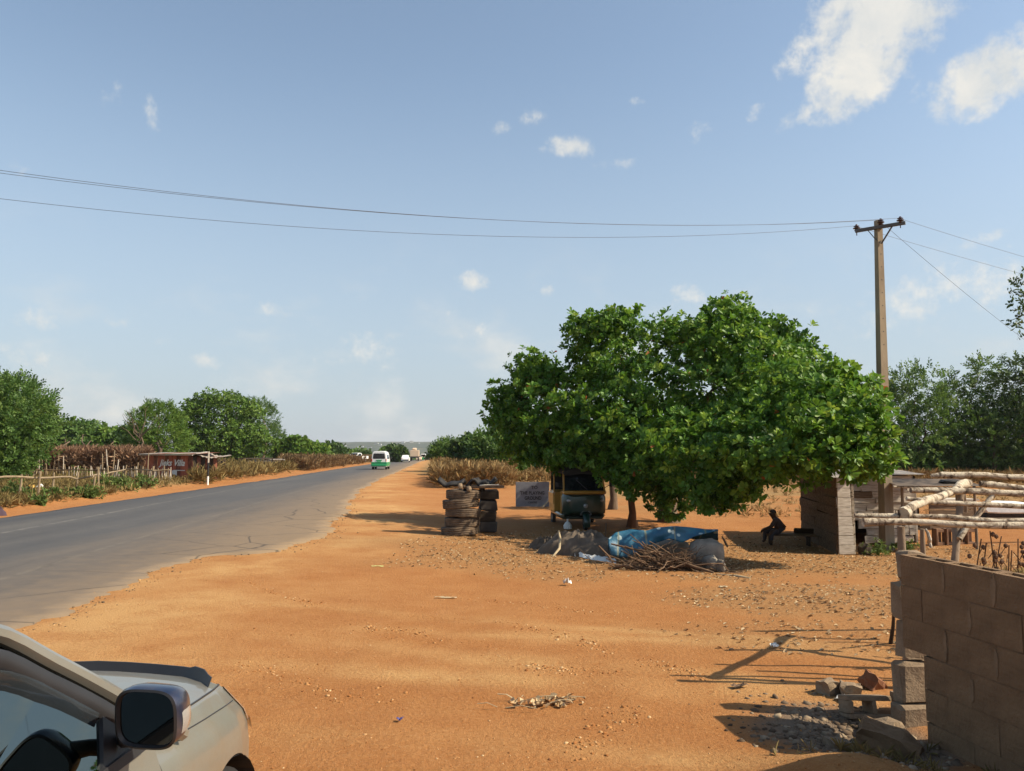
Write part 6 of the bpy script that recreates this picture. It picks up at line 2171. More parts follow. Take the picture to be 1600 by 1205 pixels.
# ================================================================== COVERED HEAPS
def mound(name, c, rx, ry, h, mat, label, cat, wr=.05, seed=0, rz=0.0, power=.8, rings=16, segs=48, parent=None, zfn=None, edge=.02):
    rnd = np.random.default_rng(seed)
    ph = rnd.uniform(0, 6, 8)
    mb = MB()
    mb.v.append((0, 0, h))
    for i in range(1, rings + 1):
        r = i / rings
        for j in range(segs):
            a_ = 2 * math.pi * j / segs
            rim = 1 + .10 * math.sin(3 * a_ + ph[0]) + .07 * math.sin(5 * a_ + ph[1]) + .04 * math.sin(11 * a_ + ph[2])
            x, y = rx * r * rim * math.cos(a_), ry * r * rim * math.sin(a_)
            z = h * max(0, 1 - r ** 2.2) ** power
            z += wr * h * (math.sin(9 * a_ + 7 * r + ph[3]) * .5 + math.sin(17 * a_ - 9 * r + ph[4]) * .35 + math.sin(4 * a_ + 12 * r + ph[5]) * .5) * math.sin(math.pi * min(1, r * 1.05)) * 1.2
            if zfn: z += zfn(x, y)
            mb.v.append((x, y, max(z, edge * (1 - r))))
    for j in range(segs):
        mb.f.append((0, 1 + j, 1 + (j + 1) % segs))
    for i in range(rings - 1):
        for j in range(segs):
            a0, b0 = 1 + i * segs + j, 1 + i * segs + (j + 1) % segs
            mb.f.append((a0, a0 + segs, b0 + segs, b0))
    mb.mi = [0] * len(mb.f)
    o = mb.build(name, mat, parent, smooth=70, loc=c, rot=(0, 0, rz))
    if label: tag(o, label, cat)
    return o
M_SACK = stone('grey sacking', [(.3, (.15, .13, .105)), (.6, (.24, .21, .17)), (.8, (.32, .285, .24))], 5, .95, .7, .012, bscale=50)
M_TARPG = stone('brown grey sheet', [(.3, (.070, .054, .040)), (.6, (.120, .093, .068)), (.8, (.165, .13, .098))], 4, .85, .5, .01, bscale=20)
M_TARPB, nt, b = new_mat('blue printed sheet')
vz = nt.nodes.new('ShaderNodeTexVoronoi'); vz.inputs['Scale'].default_value = 5.0
tcx = nt.nodes.new('ShaderNodeTexCoord'); nt.links.new(tcx.outputs['Object'], vz.inputs['Vector'])
f_ = tnoise(nt, 4, 5)
r1 = ramp(nt, [(.3, (.010, .065, .125)), (.55, (.015, .105, .18)), (.75, (.022, .145, .18))]); nt.links.new(f_, r1.inputs[0])
r2 = ramp(nt, [(.0, (1, 1, 1)), (.20, (1, 1, 1)), (.27, (0, 0, 0))]); nt.links.new(vz.outputs['Distance'], r2.inputs[0])
mx = nt.nodes.new('ShaderNodeMix'); mx.data_type = 'RGBA'; mx.inputs['B'].default_value = (.42, .52, .50, 1)
nt.links.new(r2.outputs[0], mx.inputs['Factor']); nt.links.new(r1.outputs[0], mx.inputs['A'])
wv = nt.nodes.new('ShaderNodeTexWave'); wv.inputs['Scale'].default_value = .55; wv.inputs['Distortion'].default_value = 3.0
nt.links.new(tcx.outputs['Object'], wv.inputs['Vector'])
r3 = ramp(nt, [(.985, (0, 0, 0)), (.999, (.6, .6, .6))]); nt.links.new(wv.outputs['Fac'], r3.inputs[0])
mx2 = nt.nodes.new('ShaderNodeMix'); mx2.data_type = 'RGBA'; mx2.inputs['B'].default_value = (.26, .25, .12, 1)
nt.links.new(r3.outputs[0], mx2.inputs['Factor']); nt.links.new(mx.outputs['Result'], mx2.inputs['A'])
nt.links.new(mx2.outputs['Result'], b.inputs['Base Color']); b.inputs['Roughness'].default_value = .55
add_bump(nt, b, tnoise(nt, 14, 5), .6, .02)

HB = at(1030, 882); hk = HB.y / 1250
# inner load of sacks
GSK = 'sacks under the blue sheet'
def sack(px, py, L_, W_, H_, rz, label, tilt=0, lift=0.0):
    p = at(px, py)
    bm = bmesh.new(); bmesh.ops.create_uvsphere(bm, u_segments=22, v_segments=14, radius=.5)
    for v in bm.verts:
        x, y, z = v.co * 2
        e = .62
        v.co = Vector((math.copysign(abs(x) ** e, x) * L_ / 2, math.copysign(abs(y) ** e, y) * W_ / 2, math.copysign(abs(z) ** e, z) * H_ / 2))
        v.co += Vector((random.uniform(-1, 1), random.uniform(-1, 1), random.uniform(-1, 1))) * .012
        v.co.z += .02 * math.sin(v.co.x * 13) * math.sin(v.co.y * 17)
    me = bpy.data.meshes.new('sack'); bm.to_mesh(me); bm.free(); me.materials.append(M_SACK); me.shade_smooth()
    o = link('sack', me, loc=p + Vector((0, W_ * .3, H_ / 2 - .04 + lift)), rot=(R(tilt), 0, R(rz)))
    tag(o, label, 'sack', GSK)
sack(1108, 888, 52 * hk, .62, 44 * hk, -6, 'big grey sack bulging out of the right end of the blue sheet')
sack(1112, 893, 22 * hk, .32, 24 * hk, 12, 'grey sack leaning low in front at the right end of the heap', 12)
sack(1126, 894, 10 * hk, .24, 20 * hk, 30, 'small grey sack at the right foot of the heap', -8)
sack(1052, 878, 60 * hk, .6, 36 * hk, 4, 'grey sack hidden behind the brushwood in the middle of the heap')
sack(985, 872, 56 * hk, .55, 32 * hk, -4, 'grey sack under the left end of the blue sheet')
# blue sheet draped over the load: rows run down the near side, columns run along it
TOP = [(950, 842), (962, 832), (985, 827), (1010, 829), (1030, 824), (1055, 822), (1080, 824), (1105, 827), (1122, 827)]
BOT = [(954, 868), (975, 872), (990, 868), (1005, 858), (1020, 850), (1045, 842), (1066, 848), (1085, 838), (1121, 829)]
ds0 = HB.y - .05
mb = MB(); NU, NV = 60, 16
def interp(L_, t):
    xs_ = np.linspace(0, 1, len(L_))
    return float(np.interp(t, xs_, [q[0] for q in L_])), float(np.interp(t, xs_, [q[1] for q in L_]))
for i in range(NU):
    t = i / (NU - 1)
    tx, ty = interp(TOP, t); bx, by = interp(BOT, t)
    for j in range(NV):
        s = j / (NV - 1)
        wob = 1.1 * float(fbm(t * 9, s * 3.0, 91, 4))
        if s < .35:           # top, running back from the front shoulder
            q = s / .35
            p = ptd(tx, ty + 1.0 * wob * (1 - q), ds0 + .55 * (1 - q) + .08 * math.sin(t * 9))
            p.z -= (1 - q) ** 2 * .22
        else:
            q = (s - .35) / .65
            p = ptd(tx + (bx - tx) * q + wob * .8, ty + (by - ty) * q, ds0 - .10 * math.sin(math.pi * .5 * q) + .05 * wob + .08 * math.sin(t * 9) * (1 - q))
        mb.v.append(p - HB)
for i in range(NU - 1):
    for j in range(NV - 1):
        mb.f.append((i * NV + j, i * NV + j + 1, (i + 1) * NV + j + 1, (i + 1) * NV + j))
mb.mi = [0] * len(mb.f)
o = mb.build('blue_sheet', M_TARPB, None, smooth=60, loc=HB)
sd = o.modifiers.new('thickness', 'SOLIDIFY'); sd.thickness = .006
tag(o, 'bright blue printed plastic sheet with pale dots draped over the heap under the tree', 'tarpaulin')
# brushwood
bw = empty('brushwood_pile', at(1040, 890), 'tangled pile of dry brown sticks lying against the front of the blue covered heap', 'brushwood')
M_STICK = stone('dry stick', two((.12, .075, .045), .4), 8, .95, .5, .006, stretch=(1, 1, .3))
sm = []
rnd = random.Random(31)
for q in range(8):
    L_ = rnd.uniform(.7, 1.3)
    P_ = bent((0, 0, -L_ / 2), (rnd.uniform(-.1, .1), rnd.uniform(-.1, .1), L_ / 2), 5, .10, rnd)
    r_ = rnd.uniform(.008, .016)
    m = MB().tube(P_, [r_, r_, r_ * .9, r_ * .8, r_ * .6, r_ * .4], 5)
    for _ in range(2):
        a_ = P_[rnd.randint(1, 4)]
        m.tube([a_, a_ + Vector((rnd.uniform(-.12, .12), rnd.uniform(-.12, .12), rnd.uniform(.1, .25)))], [r_ * .6, r_ * .25], 4)
    sm.append(m.mesh('stick', M_STICK))
for q in range(190):
    o = link('stick', sm[q % 8], bw)
    t = rnd.gauss(0, .42)
    o.location = (t, rnd.uniform(-.28, .22), .02 + abs(rnd.gauss(0, .5)) * .34 * max(.1, 1 - abs(t) * .9))
    az_, el_ = rnd.uniform(-.6, .6), rnd.gauss(0, .28) - .12
    d = Vector((math.cos(az_) * math.cos(el_), math.sin(az_) * math.cos(el_), math.sin(el_)))
    if rnd.random() < .25: d = Vector((rnd.uniform(-1, 1), rnd.uniform(-1, 1), rnd.uniform(-.2, .8)))
    o.rotation_euler = d.to_track_quat('Z', 'Y').to_euler()
    s = rnd.uniform(.5, 1.05); o.scale = (s, s, s)
def longstick(pa, pb, da, db, r, lab, mat=M_STICK, name='long_stick'):
    a, c = ptd(pa[0], pa[1], da), ptd(pb[0], pb[1], db)
    o = empty(name, a, lab, 'stick')
    MB().tube(bent((0, 0, 0), c - a, 6, .03, rnd), [r * .6, r * .8, r, r, r * 1.05, r, r * .8], 7).build('stem', mat, o, smooth=60)
longstick((955, 850), (1115, 895), ds0 - .12, at(1115, 897).y, .026, 'long thick stick slanting across the front of the brushwood')
longstick((1120, 897), (1172, 904), at(1120, 897).y, at(1172, 904).y, .024, 'pale thin log lying on the ground at the right of the brushwood', M_BAMBOO)
longstick((1128, 838), (1137, 855), ds0 + .1, ds0, .02, 'short stick hooked over the right end of the sacks')
# grey brown sheet heap left of it
GB = at(905, 868); gk = GB.y / 1250
mound('covered_heap', GB + Vector((.1, .45, -.02)), 62 * gk, .65, 34 * gk, M_TARPG, 'low heap under a crumpled grey brown sheet in front of the rickshaw', 'heap', .14, 5, 0, .7)
G2 = at(852, 858)
mound('crumpled_sheet', G2 + Vector((0, .2, -.02)), 26 * gk, .3, 16 * gk, M_TARPG, 'crumpled brown rag of sheet at the left end of the grey heap', 'sheet', .35, 9, .3, .6)
G3 = at(872, 862)
mound('crumpled_bag', G3 + Vector((0, .05, -.02)), 12 * gk, .2, 12 * gk, M_SACK, 'small crumpled grey bag in front of the grey heap', 'bag', .3, 11, .3, .6, 8, 24)
# white plastic sheeting at its lower edge
M_PLAST = plain('white plastic', (.62, .62, .58), .4, 0, .5)
for (pts, lab) in [([(866, 866), (880, 861), (890, 864), (899, 870)], 'crumpled piece of white plastic below the grey heap'), ([(904, 870), (925, 875), (945, 878), (962, 881)], 'long strip of white plastic along the lower edge of the grey heap')]:
    P_ = [at(*q) for q in pts]
    mb = MB(); n = 16
    c0 = P_[0]
    for i in range(n):
        t = i / (n - 1) * (len(P_) - 1)
        a_ = int(min(t, len(P_) - 2)); f = t - a_
        p = P_[a_].lerp(P_[a_ + 1], f) - c0
        for j in range(4):
            mb.v.append((p.x + random.uniform(-.02, .02), p.y + (j - 1) * .085 + random.uniform(-.02, .02), p.z + .012 + .05 * math.sin(math.pi * j / 3) * random.uniform(.3, 1.3) + .02 * j))
    for i in range(n - 1):
        for j in range(3): mb.f.append((i * 4 + j, i * 4 + j + 1, i * 4 + j + 5, i * 4 + j + 4))
    mb.mi = [0] * len(mb.f)
    tag(mb.build('plastic_sheet', M_PLAST, None, smooth=40, loc=c0), lab, 'plastic', 'white plastic by the heap')
# stick leaning on the heap, white bottle by the rickshaw
a, c = at(863, 870), ptd(873, 830, GB.y + .35)
o = empty('leaning_branch', a, 'pale bent branch leaning up against the grey heap', 'branch')
MB().tube([(0, 0, -.01), (c - a) * .35 + Vector((.10, 0, -.02)), (c - a) * .7 + Vector((.07, 0, 0)), c - a], [.02, .028, .026, .018], 7).build('stem', M_BAMBOO, o, smooth=60)
o = empty('white_bag', at(887, 828), 'small knotted white bag on the ground by the rickshaw side', 'bag')
MB().lathe([(.03, 0), (.11, .03), (.12, .12), (.07, .20), (.02, .24), (.035, .30)], 10).build('body', M_PLAST, o, smooth=60)
o = empty('thin_stake', at(946, 850), 'thin dark stake standing between the grey heap and the blue sheet', 'stake')
MB().tube([(0, 0, -.05), (.02, 0, .5)], .018, 6).build('stem', M_STICK, o)

# ================================================================== LEFT SIDE: RED KIOSK, FENCES, SHACKS
RK = at(300, 750); rkk = RK.y / 1250
ux = (at(228, 747) - RK); ux.z = 0
wR = ux.length; ux = ux.normalized()
uy = Vector((-ux.y, ux.x, 0))
if uy.y < 0: uy = -uy
red = empty('red_kiosk', RK, 'rust red corrugated sheet kiosk with white painted script, across the road', 'kiosk')
hR = 38 * rkk
npan = 12
for i in range(npan):
    w_ = wR / npan
    c0 = ux * (w_ * (i + .5)) - uy * (.025 if i % 2 else 0)
    MB().box(c0 + Vector((0, 0, hR / 2)), (w_ - .012, .03, hR), Matrix((ux, uy, Vector((0, 0, 1)))).transposed(), .008).build('panel', M_REDPAINT if i % 3 else M_RUST, red)
dR = 1.5
vx = (uy * .92 - ux * .38).normalized()
for i in range(6):
    c0 = vx * (dR / 6 * (i + .5))
    MB().box(c0 + Vector((0, 0, hR * .48)), (dR / 6 - .02, .03, hR * .94), Matrix((vx, ux, Vector((0, 0, 1)))).transposed(), .008).build('side_panel', M_RUST if i % 2 else M_DARKWOOD, red)
MB().box(ux * (wR / 2) + uy * dR + Vector((0, 0, hR / 2)), (wR, .03, hR), Matrix((ux, uy, Vector((0, 0, 1)))).transposed()).build('back_wall', M_RUST, red)
for i in range(4):
    corr('roof_sheet', ux * (-.45 + (wR + .9) / 4 * i) - uy * .35 + Vector((0, 0, hR + .06 + .012 * (i % 2))), ux, (uy + Vector((0, 0, .05))).normalized(), (wR + .9) / 4 + .05, dR + .6, red, M_ZINC if i % 2 else M_RUST, 8)
MB().tube([ux * (wR + .4) - uy * .3 + Vector((0, 0, hR + .02)), -ux * .4 - uy * .3 + Vector((0, 0, hR + .02))], .04, 6).build('beam', M_GREYWOOD, red)
for (s, z, size, shear) in [('Jieks Villa', .60, .55, .35), ('.. ... ......', .40, .26, .2)]:
    me = text_mesh(s, size, .004, shear, 'CENTER', .012)
    me.materials.append(M_WHITE)
    o = link('lettering', me, red)
    wtx = max(v.co.x for v in me.vertices) - min(v.co.x for v in me.vertices)
    f = wR * .56 / wtx
    o.matrix_local = Matrix.Translation(ux * (wR * .42) - uy * .050 + Vector((0, 0, hR * z - .05))) @ Matrix((-ux, Vector((0, 0, 1)), -uy)).transposed().to_4x4() @ Matrix.Diagonal((f, 1, 1, 1))
if True:
    o = link('notice', MB().box((0, 0, 0), (.5, .012, .30)).mesh('notice', M_WHITE), red)
    o.matrix_local = Matrix.Translation(ux * (wR * .36) - uy * .05 + Vector((0, 0, hR * .27))) @ Matrix((ux, uy, Vector((0, 0, 1)))).transposed().to_4x4()
# open lean-to at its right end
lt = empty('lean_to', at(330, 748), 'ramshackle lean to of sticks with a sagging sheet roof, joined to the red kiosk', 'shed')
b0 = lt.location
for (px, py, py1) in [(312, 749, 712), (327, 748, 713), (335, 747, 714), (343, 746, 716), (320, 744, 712)]:
    p = at(px, py); t_ = ptd(px + random.uniform(-1, 1), py1, p.y)
    MB().tube([p - b0 - Vector((0, 0, .1)), t_ - b0], .05, 6).build('post', M_BAMBOO, lt)
p0_ = ptd(306, 708, RK.y + .2); p1_ = ptd(347, 714, RK.y + .6)
mb = MB()
for i in range(13):
    t = i / 12
    for j in range(3):
        p = p0_.lerp(p1_, t) - b0 + Vector((0, j * 1.0 - .3, .05 * j - .18 * math.sin(math.pi * t) + (.05 if i % 2 else 0)))
        mb.v.append(p)
for i in range(12):
    for j in range(2): mb.f.append((i * 3 + j, i * 3 + j + 1, i * 3 + j + 4, i * 3 + j + 3))
mb.mi = [0] * len(mb.f)
o = mb.build('roof_sheet', M_ZINC, lt); sd = o.modifiers.new('thickness', 'SOLIDIFY'); sd.thickness = .03
for k_ in range(9):
    px = 309 + k_ * 4; p = at(px, 747)
    MB().box(p - b0 + Vector((0, 1.0, .6)), (.20, .03, 1.3 + random.uniform(-.2, .2)), (0, R(random.uniform(-4, 4)), 0), .005).build('plank', M_DARKWOOD if k_ % 2 else M_BROWNWOOD, lt)
# striped pole
sp = at(324.5, 758)
st_p = empty('striped_pole', sp, 'thin roadside pole, black above and white below, before the red kiosk lean to', 'pole')
hS = 52 / 1250 * sp.y
MB().tube([(0, 0, -.1), (0, 0, hS * .26)], .055, 8).build('white_section', M_WHITE, st_p)
MB().tube([(0, 0, hS * .26), (0, 0, hS * .66)], .054, 8).build('black_section', M_BLACK, st_p)
MB().tube([(0, 0, hS * .66), (0, 0, hS)], .052, 8).build('white_section', M_GREYWOOD, st_p)
# plank shacks further right
for (px0, px1, py, top, lab, rf) in [(384, 425, 737, 718, 'grey plank shack beside the thick trunk of the round tree', False), (426, 440, 735, 719, 'small dark stall with a pale sheet roof next to the plank shack', True), (470, 496, 731, 714, 'open stick stall with a flat thatch roof far along the verge', True)]:
    a = at(px0, py); c = at(px1, py)
    o = empty('roadside_stall', a, lab, 'stall', 'stalls along the left verge')
    w_ = c - a; w_.z = 0
    L_ = w_.length; w_ = w_.normalized(); n_ = Vector((-w_.y, w_.x, 0))
    H_ = (py - top) / 1250 * a.y
    Mx = Matrix((w_, n_, Vector((0, 0, 1)))).transposed()
    if px0 < 470:
        for q in range(4):
            MB().box(w_ * L_ / 2 + Vector((0, 0, H_ * (.25 + .2 * q))), (L_, .05, H_ * .17), Mx, .01, jit=.02).build('plank', M_GREYWOOD if q % 2 else M_BROWNWOOD, o)
    for q in (0, 1):
        for y in (0, 1.6):
            MB().tube([w_ * (L_ * q) + n_ * y - Vector((0, 0, .1)), w_ * (L_ * q) + n_ * y + Vector((0, 0, H_))], .06, 6).build('post', M_BROWNWOOD, o)
    MB().box(w_ * L_ / 2 + n_ * .8 + Vector((0, 0, H_ + .04)), (L_ + .6, 2.2, .08), Mx, .01, jit=.03).build('roof', M_ZINC if rf else M_DARKWOOD, o)
# stick fence close to the road
M_FSTICK = stone('fence stick', two((.23, .175, .11), .3), 6, .9, .4, .005)
fence = empty('stick_fence', at(30, 779), 'nearer stick fence of thin posts and one sagging rail, curving up to the red kiosk', 'fence')
f0 = fence.location
FP = [(-60, 790, 40), (-18, 785, 38), (30.5, 779, 37), (59, 780, 43), (83, 773, 34), (119, 766, 28), (145, 769, 24), (155, 768, 38), (168, 755, 27), (195, 751, 24), (213, 748, 25), (223, 753, 24), (238, 756, 27)]
pts_ = []
rnd = random.Random(9)
tops = []
for (px, py, h) in FP:
    p = at(px, py)
    H_ = h / 1250 * p.y
    MB().tube(bent(p - f0 - Vector((0, 0, .15)), p - f0 + Vector((rnd.uniform(-.08, .08), 0, H_)), 3, .02, rnd), [.05, .05, .045, .04], 6).build('post', M_FSTICK, fence)
    tops.append((p, H_))
RAIL = [(-60, 750), (5, 745), (28, 745), (60, 747), (108, 745), (119, 749), (143, 744), (162, 742), (196, 733), (240, 736), (262, 734)]
for i in range(len(RAIL) - 1):
    (xa, ya), (xb, yb) = RAIL[i], RAIL[i + 1]
    def dep(px): return float(np.interp(px, [q[0] for q in FP], [t[0].y for t in tops])) - .06
    a, c = ptd(xa, ya, dep(xa)), ptd(xb + 3, yb, dep(xb + 3))
    MB().tube(bent(a - f0, c - f0, 3, .012, rnd), [.045, .042, .042, .036], 6).build('rail', M_FSTICK, fence)
# dense stake fence behind
f2 = empty('stake_fence', at(120, 750), 'farther dense fence of thin upright stakes with a dark rail, below the russet brush', 'fence')
f0 = f2.location
fd = f0.y
stk_me = [MB().tube(bent((0, 0, -.1), (rnd.uniform(-.06, .06), 0, 1), 3, .02, rnd), [.04, .038, .034, .028], 5).mesh('stake', M_FSTICK if q < 2 else M_GREYWOOD) for q in range(4)]
px = -40
while px < 268:
    d = fd + 1.5 * math.sin(px * .02)
    p = ptd(px, 740, d); g = gp(p.x, p.y)
    o = link('stake', stk_me[rnd.randint(0, 3)], f2, loc=g - f0)
    h = rnd.uniform(.55, .95) if rnd.random() < .82 else rnd.uniform(1.2, 1.9)
    o.scale = (1, 1, h); o.rotation_euler = (rnd.uniform(-.05, .05), rnd.uniform(-.10, .10), rnd.uniform(0, 6))
    px += rnd.uniform(1.6, 3.4) * (1.5 if px < 150 else 1)
for (xa, xb) in [(20, 62), (58, 100), (96, 150), (146, 200), (196, 262)]:
    a = ptd(xa, 734, fd + 1.5 * math.sin(xa * .02) - .08); c = ptd(xb, 735, fd + 1.5 * math.sin(xb * .02) - .08)
    MB().tube(bent(a - f0, c - f0, 3, .006, rnd), .04, 6).build('rail', M_BROWNWOOD, f2)
# tall bare stalks and litter inside the plot
for (px, py, top, lean, lab) in [(48, 745, 718, -2, 'tall bare pale stalk inside the fence, left of a pair'), (56, 745, 716, 5, 'tall bare pale stalk leaning right inside the fence')]:
    p = at(px, py); c = ptd(px + lean, top, p.y)
    o = empty('bare_stalk', p, lab, 'stalk')
    MB().tube(bent((0, 0, -.1), c - p, 4, .03, rnd), [.06, .055, .05, .04, .03], 6).build('stem', M_BAMBOO, o)
M_YELLOW = plain('yellow plastic', (.62, .36, .08), .5)
p = at(58, 766)
o = empty('rubbish_heap', p, 'small heap of yellow and white rubbish behind the fence post', 'rubbish')
MB().box((-.30, 0, .10), (.36, .3, .22), (0, 0, .3), .08, jit=.05).build('yellow_bag', M_YELLOW, o, smooth=40)
MB().box((.12, .1, .12), (.34, .3, .24), (0, 0, -.2), .08, jit=.05).build('white_bag', M_WHITE, o, smooth=40)
MB().box((-.1, -.2, .05), (.9, .3, .12), (0, 0, .1), .03, jit=.04).build('card', M_SACK, o)
p = at(93, 766)
o = empty('pale_stones', p, 'row of pale stones on the soil behind the fence', 'stones')
for q in range(7):
    bm = bmesh.new(); bmesh.ops.create_icosphere(bm, subdivisions=1, radius=.12)
    for v in bm.verts: v.co *= random.uniform(.7, 1.2)
    me = bpy.data.meshes.new('stone'); bm.to_mesh(me); bm.free(); me.materials.append(M_BLOCK2)
    link('stone', me, o, loc=(-.8 + .28 * q, random.uniform(-.1, .1), .05))
p = at(1, 806)
o = empty('dark_bundle', p, 'small dark bundle at the road edge, cut by the left edge of the view', 'bundle')
mound('body', (-.15, 0, 0), .28, .2, .26, plain('dark cloth', (.05, .03, .045), .9), None, None, .2, 3, 0, .6, 8, 20, o)

# ================================================================== FAR HOUSES
GH_ = 'white houses on the far hills'
rnd = random.Random(3)
HS = [(529, 692.5, 3), (540, 697, 2), (559.5, 699, 2), (565.5, 698.5, 5), (578, 700, 6), (588, 694, 6), (594, 695.5, 4), (599, 699.5, 2), (612, 693, 3), (630, 692, 5), (643, 691, 6), (655, 693, 2), (500, 695, 3), (478, 694, 3)]
pos_w = ['near the left end of the far ridge', 'low on the hill left of the minibus', 'just above the parked white cars', 'broad, above the parked white cars', 'long roofed, right over the weeds', 'long, high above the minibus roof', 'beside the long house above the minibus', 'tiny, touching the olive tree', 'small, over the olive tree', 'high on the ridge above the small white car', 'long, high on the ridge over the lorry', 'at the right end of the ridge', 'small, over the dull domed tree', 'small, farthest left on the ridge']
zgrid = HZ; ygrid = hy
for q, (px, py, wpx) in enumerate(HS):
    r = ray(px, py); hit = None
    for y in np.linspace(1300, 3900, 200):
        t = y / r.y; p = Vector((0, 0, EYE)) + r * t
        ix = int(round((p.x + 2600) / 5200 * 149)); iy = int(np.argmin(np.abs(hy - y)))
        if p.z <= HZ[iy, ix] + 1: hit = p; break
    if hit is None: hit = Vector((0, 0, EYE)) + r * (3000 / r.y)
    w_ = wpx / 1250 * hit.y; h_ = 1.6 / 1250 * hit.y
    o = empty('far_house', hit + Vector((0, 0, -h_ * .3)), 'distant pale house ' + pos_w[q], 'house', GH_, rnd.uniform(-.2, .2))
    MB().box((0, 0, h_ / 2), (w_, w_ * .6, h_), None).build('wall', M_WHITE, o)
    MB().prism([(-w_ * .55, 0), (w_ * .55, 0), (w_ * .45, h_ * .5), (-w_ * .45, h_ * .5)], w_ * .7, 'Y', (0, 0, h_)).build('roof', M_ZINC, o)

# ================================================================== GROUND LITTER
rng = np.random.default_rng(5)
def rock_tmpls(n=8, seed=3):
    rg = np.random.default_rng(seed)
    out = []
    for _ in range(n):
        bm = bmesh.new(); bmesh.ops.create_icosphere(bm, subdivisions=1, radius=1)
        for v in bm.verts:
            v.co *= float(rg.uniform(.65, 1.2)); v.co.z *= .62
        V_ = np.array([v.co[:] for v in bm.verts]); bm.verts.index_update(); F_ = np.array([[v.index for v in f.verts] for f in bm.faces])
        out.append((V_, F_)); bm.free()
    return out
RT_ = rock_tmpls()
def rock_mat(name, stops):
    m, nt, b = new_mat(name)
    a = nt.nodes.new('ShaderNodeAttribute'); a.attribute_name = 'tint'
    r = ramp(nt, stops); nt.links.new(a.outputs['Fac'], r.inputs[0]); nt.links.new(r.outputs[0], b.inputs['Base Color'])
    b.inputs['Roughness'].default_value = .95; b.inputs['Specular IOR Level'].default_value = .1
    return m
M_GRAVEL = rock_mat('laterite gravel', [(.0, (.14, .055, .022)), (.35, (.27, .115, .038)), (.65, (.36, .19, .075)), (1, (.48, .33, .18))])
M_RUBBLE = rock_mat('block rubble', [(.0, (.07, .05, .035)), (.5, (.16, .115, .078)), (1, (.28, .22, .15))])
def rocks(name, P, S, mat):
    P = np.asarray(P, float)
    ax = np.array([[0, 0, 1.]]) + rng.normal(size=P.shape) * .3
    V_, F_, T_ = scatter(RT_, P, ax, np.asarray(S, float), np.clip(rng.normal(.5, .25, len(P)), 0, 1), rng)
    return tag(link(name, mesh_np(name, V_, F_, mat, {'tint': T_})), kind='stuff')
def on_soil(x, y):
    u, v = uv_of(x, y)
    return v > road_right(u) + .05
N0 = 40000            # loose gravel over the forecourt, thinning with distance
y = 3.2 + 24 * rng.random(N0) ** 1.9
x = rng.uniform(-.72, .72, N0) * y
dens = fbm(x * .45, y * .45, 71, 3) * .5 + .5
keep = on_soil(x, y) & (rng.random(N0) < dens ** 2.2 * 1.6)
x, y = x[keep][:5200], y[keep][:5200]
S_ = np.minimum(.032, .0032 + np.abs(rng.normal(size=len(x))) * .0048) * (1 + y * .02)
P_ = np.stack([x, y, gz(x, y) - S_ * .18], -1)
LINES = [[(375, 1040), (420, 1055), (480, 1075), (540, 1090), (640, 1092)], [(560, 980), (620, 985), (700, 1000)], [(900, 1175), (925, 1150), (960, 1130), (990, 1110)], [(770, 970), (860, 990), (960, 1020)],
         [(380, 905), (450, 935), (500, 945)], [(720, 935), (830, 945), (960, 960)], [(1000, 1035), (1060, 1045), (1100, 1060)], [(820, 1045), (950, 1050)]]
for Lq in LINES:
    Wq = np.array([at(*q)[:2] for q in Lq])
    n = 150
    t = rng.random(n) * (len(Lq) - 1); a_ = np.minimum(t.astype(int), len(Lq) - 2); f = (t - a_)[:, None]
    q = Wq[a_] * (1 - f) + Wq[a_ + 1] * f + rng.normal(size=(n, 2)) * np.array([.07, .10])
    s_ = np.minimum(.028, .005 + np.abs(rng.normal(size=n)) * .008)
    P_ = np.concatenate([P_, np.column_stack([q, gz(q[:, 0], q[:, 1]) - s_ * .1])]); S_ = np.concatenate([S_, s_])
rocks('gravel', P_, S_, M_GRAVEL)
n = 1100
x, y = 2.42 + rng.normal(size=n) * .33, 5.85 + rng.normal(size=n) * .36
k_ = x < 2.84 + (5.98 - y) * .171; x, y = x[k_], y[k_]
S_ = np.minimum(.06, .006 + np.abs(rng.normal(size=len(x))) * .017)
P_ = np.stack([x, y, gz(x, y) - S_ * .1], -1)
rocks('rubble', P_, S_, M_RUBBLE)
# asphalt crumbs along the broken road edge
n = 1500
u = 4 + 40 * rng.random(n) ** 1.5
x, y = xy_of(u, road_right(u) + rng.normal(size=n) * .22)
S_ = np.minimum(.04, .004 + np.abs(rng.normal(size=n)) * .009)
P_ = np.stack([x, y, gz(x, y) + S_ * .2], -1)
M_CRUMB = rock_mat('asphalt crumbs', [(.0, (.05, .045, .04)), (.5, (.16, .11, .065)), (1, (.36, .22, .10))])
rocks('asphalt_crumbs', P_, S_, M_CRUMB)
# fallen leaves and chips under the tree and beyond
M_LITTER = leaf_mat('fallen leaves', (.17, .095, .045), (.33, .22, .115), (.50, .39, .24), .15, .85, .1)
flat = []
for k_ in range(5):
    v, f = leaf_tmpl(.3, .10 + .03 * k_, -.05 - .05 * k_)
    v = v - np.array([0, .5, 0]); flat.append((v, f))
N0 = 60000
y = 6.5 + 22 * rng.random(N0); x = rng.uniform(-2.5, .66 * y)
keep = on_soil(x, y) & (rng.random(N0) < .62 * litter_cover(x, y) ** 1.6)
x, y = x[keep][:8500], y[keep][:8500]
P_ = np.stack([x, y, gz(x, y) + .010], -1)
ax = np.array([[0, 0, 1.]]) + rng.normal(size=P_.shape) * .22
V_, F_, T_ = scatter(flat, P_, ax, rng.uniform(.025, .075, len(P_)), np.clip(rng.normal(.55, .27, len(P_)), 0, 1), rng)
tag(link('leaf_litter', mesh_np('leaf_litter', V_, F_, M_LITTER, {'tint': T_})), kind='stuff')
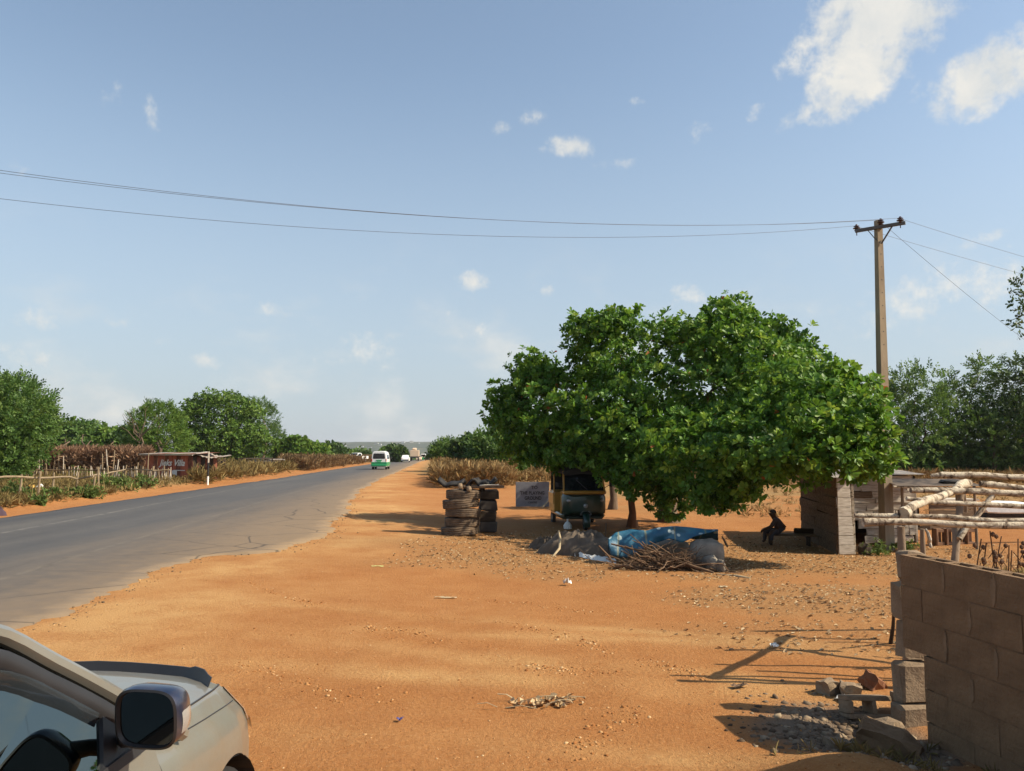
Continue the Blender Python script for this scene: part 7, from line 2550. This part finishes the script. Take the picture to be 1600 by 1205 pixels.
# small things one can pick out
GL_ = 'scraps lying on the forecourt'
def scrap(name, px, py, size, mat, label, cat, rz=0, h=.02):
    p = at(px, py)
    o = empty(name, p, label, cat, GL_, R(rz))
    mb = MB(); n = 7
    for i in range(n):
        for j in range(4):
            mb.v.append(((i / (n - 1) - .5) * size[0] + random.uniform(-.01, .01), (j / 3 - .5) * size[1], .006 + random.uniform(.2, 1) * h))
    for i in range(n - 1):
        for j in range(3): mb.f.append((i * 4 + j, i * 4 + j + 1, i * 4 + j + 5, i * 4 + j + 4))
    mb.mi = [0] * len(mb.f)
    mb.build('sheet', mat, o)
scrap('plastic_scrap', 886, 915, (.10, .10), M_PLAST, 'small white plastic scrap standing on the bare soil below the grey heap', 'scrap', 20, .12)
scrap('pale_bark', 697, 935, (.30, .06), M_BAMBOO, 'pale flat strip of bark lying in the middle of the forecourt', 'scrap', -4)
scrap('green_strip', 590, 886, (.22, .05), plain('yellow green strip', (.42, .45, .16), .7), 'yellow green strip lying near the broken road edge', 'scrap', 5)
scrap('white_rag', 1322, 1097, (.16, .07), M_PLAST, 'white rag draped between the broken blocks', 'rag', -50, .05)
scrap('blue_scrap', 624, 1128, (.05, .04), plain('blue scrap', (.05, .05, .2), .6), 'tiny dark blue scrap right of the parked car', 'scrap', 0, .03)
scrap('pale_chip', 1210, 1013, (.07, .05), M_PLAST, 'pale square chip inside the pole shadows', 'scrap', 30, .05)
scrap('pale_card', 1130, 918, (.14, .08), M_BAMBOO, 'pale flat card right of the brushwood', 'scrap', 10, .02)
scrap('brown_scrap', 1155, 1075, (.14, .07), M_STICK, 'dark brown scrap beside the crossing shadow poles', 'scrap', 25, .03)
# dry twig and leaf cluster
p = at(862, 1100)
o = empty('dry_leaf_clump', p, 'small clump of pale dry leaves and straw lying in the lower middle of the forecourt', 'leaves')
pts = np.array([(rng.normal() * .14, rng.normal() * .06, .01 + abs(rng.normal()) * .02) for _ in range(70)])
V_, F_, T_ = scatter(flat, pts, np.array([[0, 0, 1.]]) + rng.normal(size=pts.shape) * .7, rng.uniform(.03, .08, 70), np.clip(rng.normal(.7, .2, 70), 0, 1), rng)
link('leaves', mesh_np('leaves', V_, F_, M_LITTER, {'tint': T_}), o)
m = MB()
for _ in range(14):
    a_ = Vector((rng.normal() * .22 - .1, rng.normal() * .07, .012)); c_ = a_ + Vector((rng.uniform(-.25, .25), rng.uniform(-.06, .06), rng.uniform(0, .05)))
    m.tube([a_, (a_ + c_) / 2 + Vector((0, 0, .02)), c_], .003, 4)
m.build('straw', M_BAMBOO, o)
# dry grass tufts at the rubble
pts = np.array([(x, y, gzf(x, y)) for x, y in ((2.4 + rng.normal() * .3, 5.2 + rng.normal() * .3) for _ in range(36))])
scatter_obj('rubble_grass', pts, .09, T_WISP, M_GRASS, rng, 1, .6)
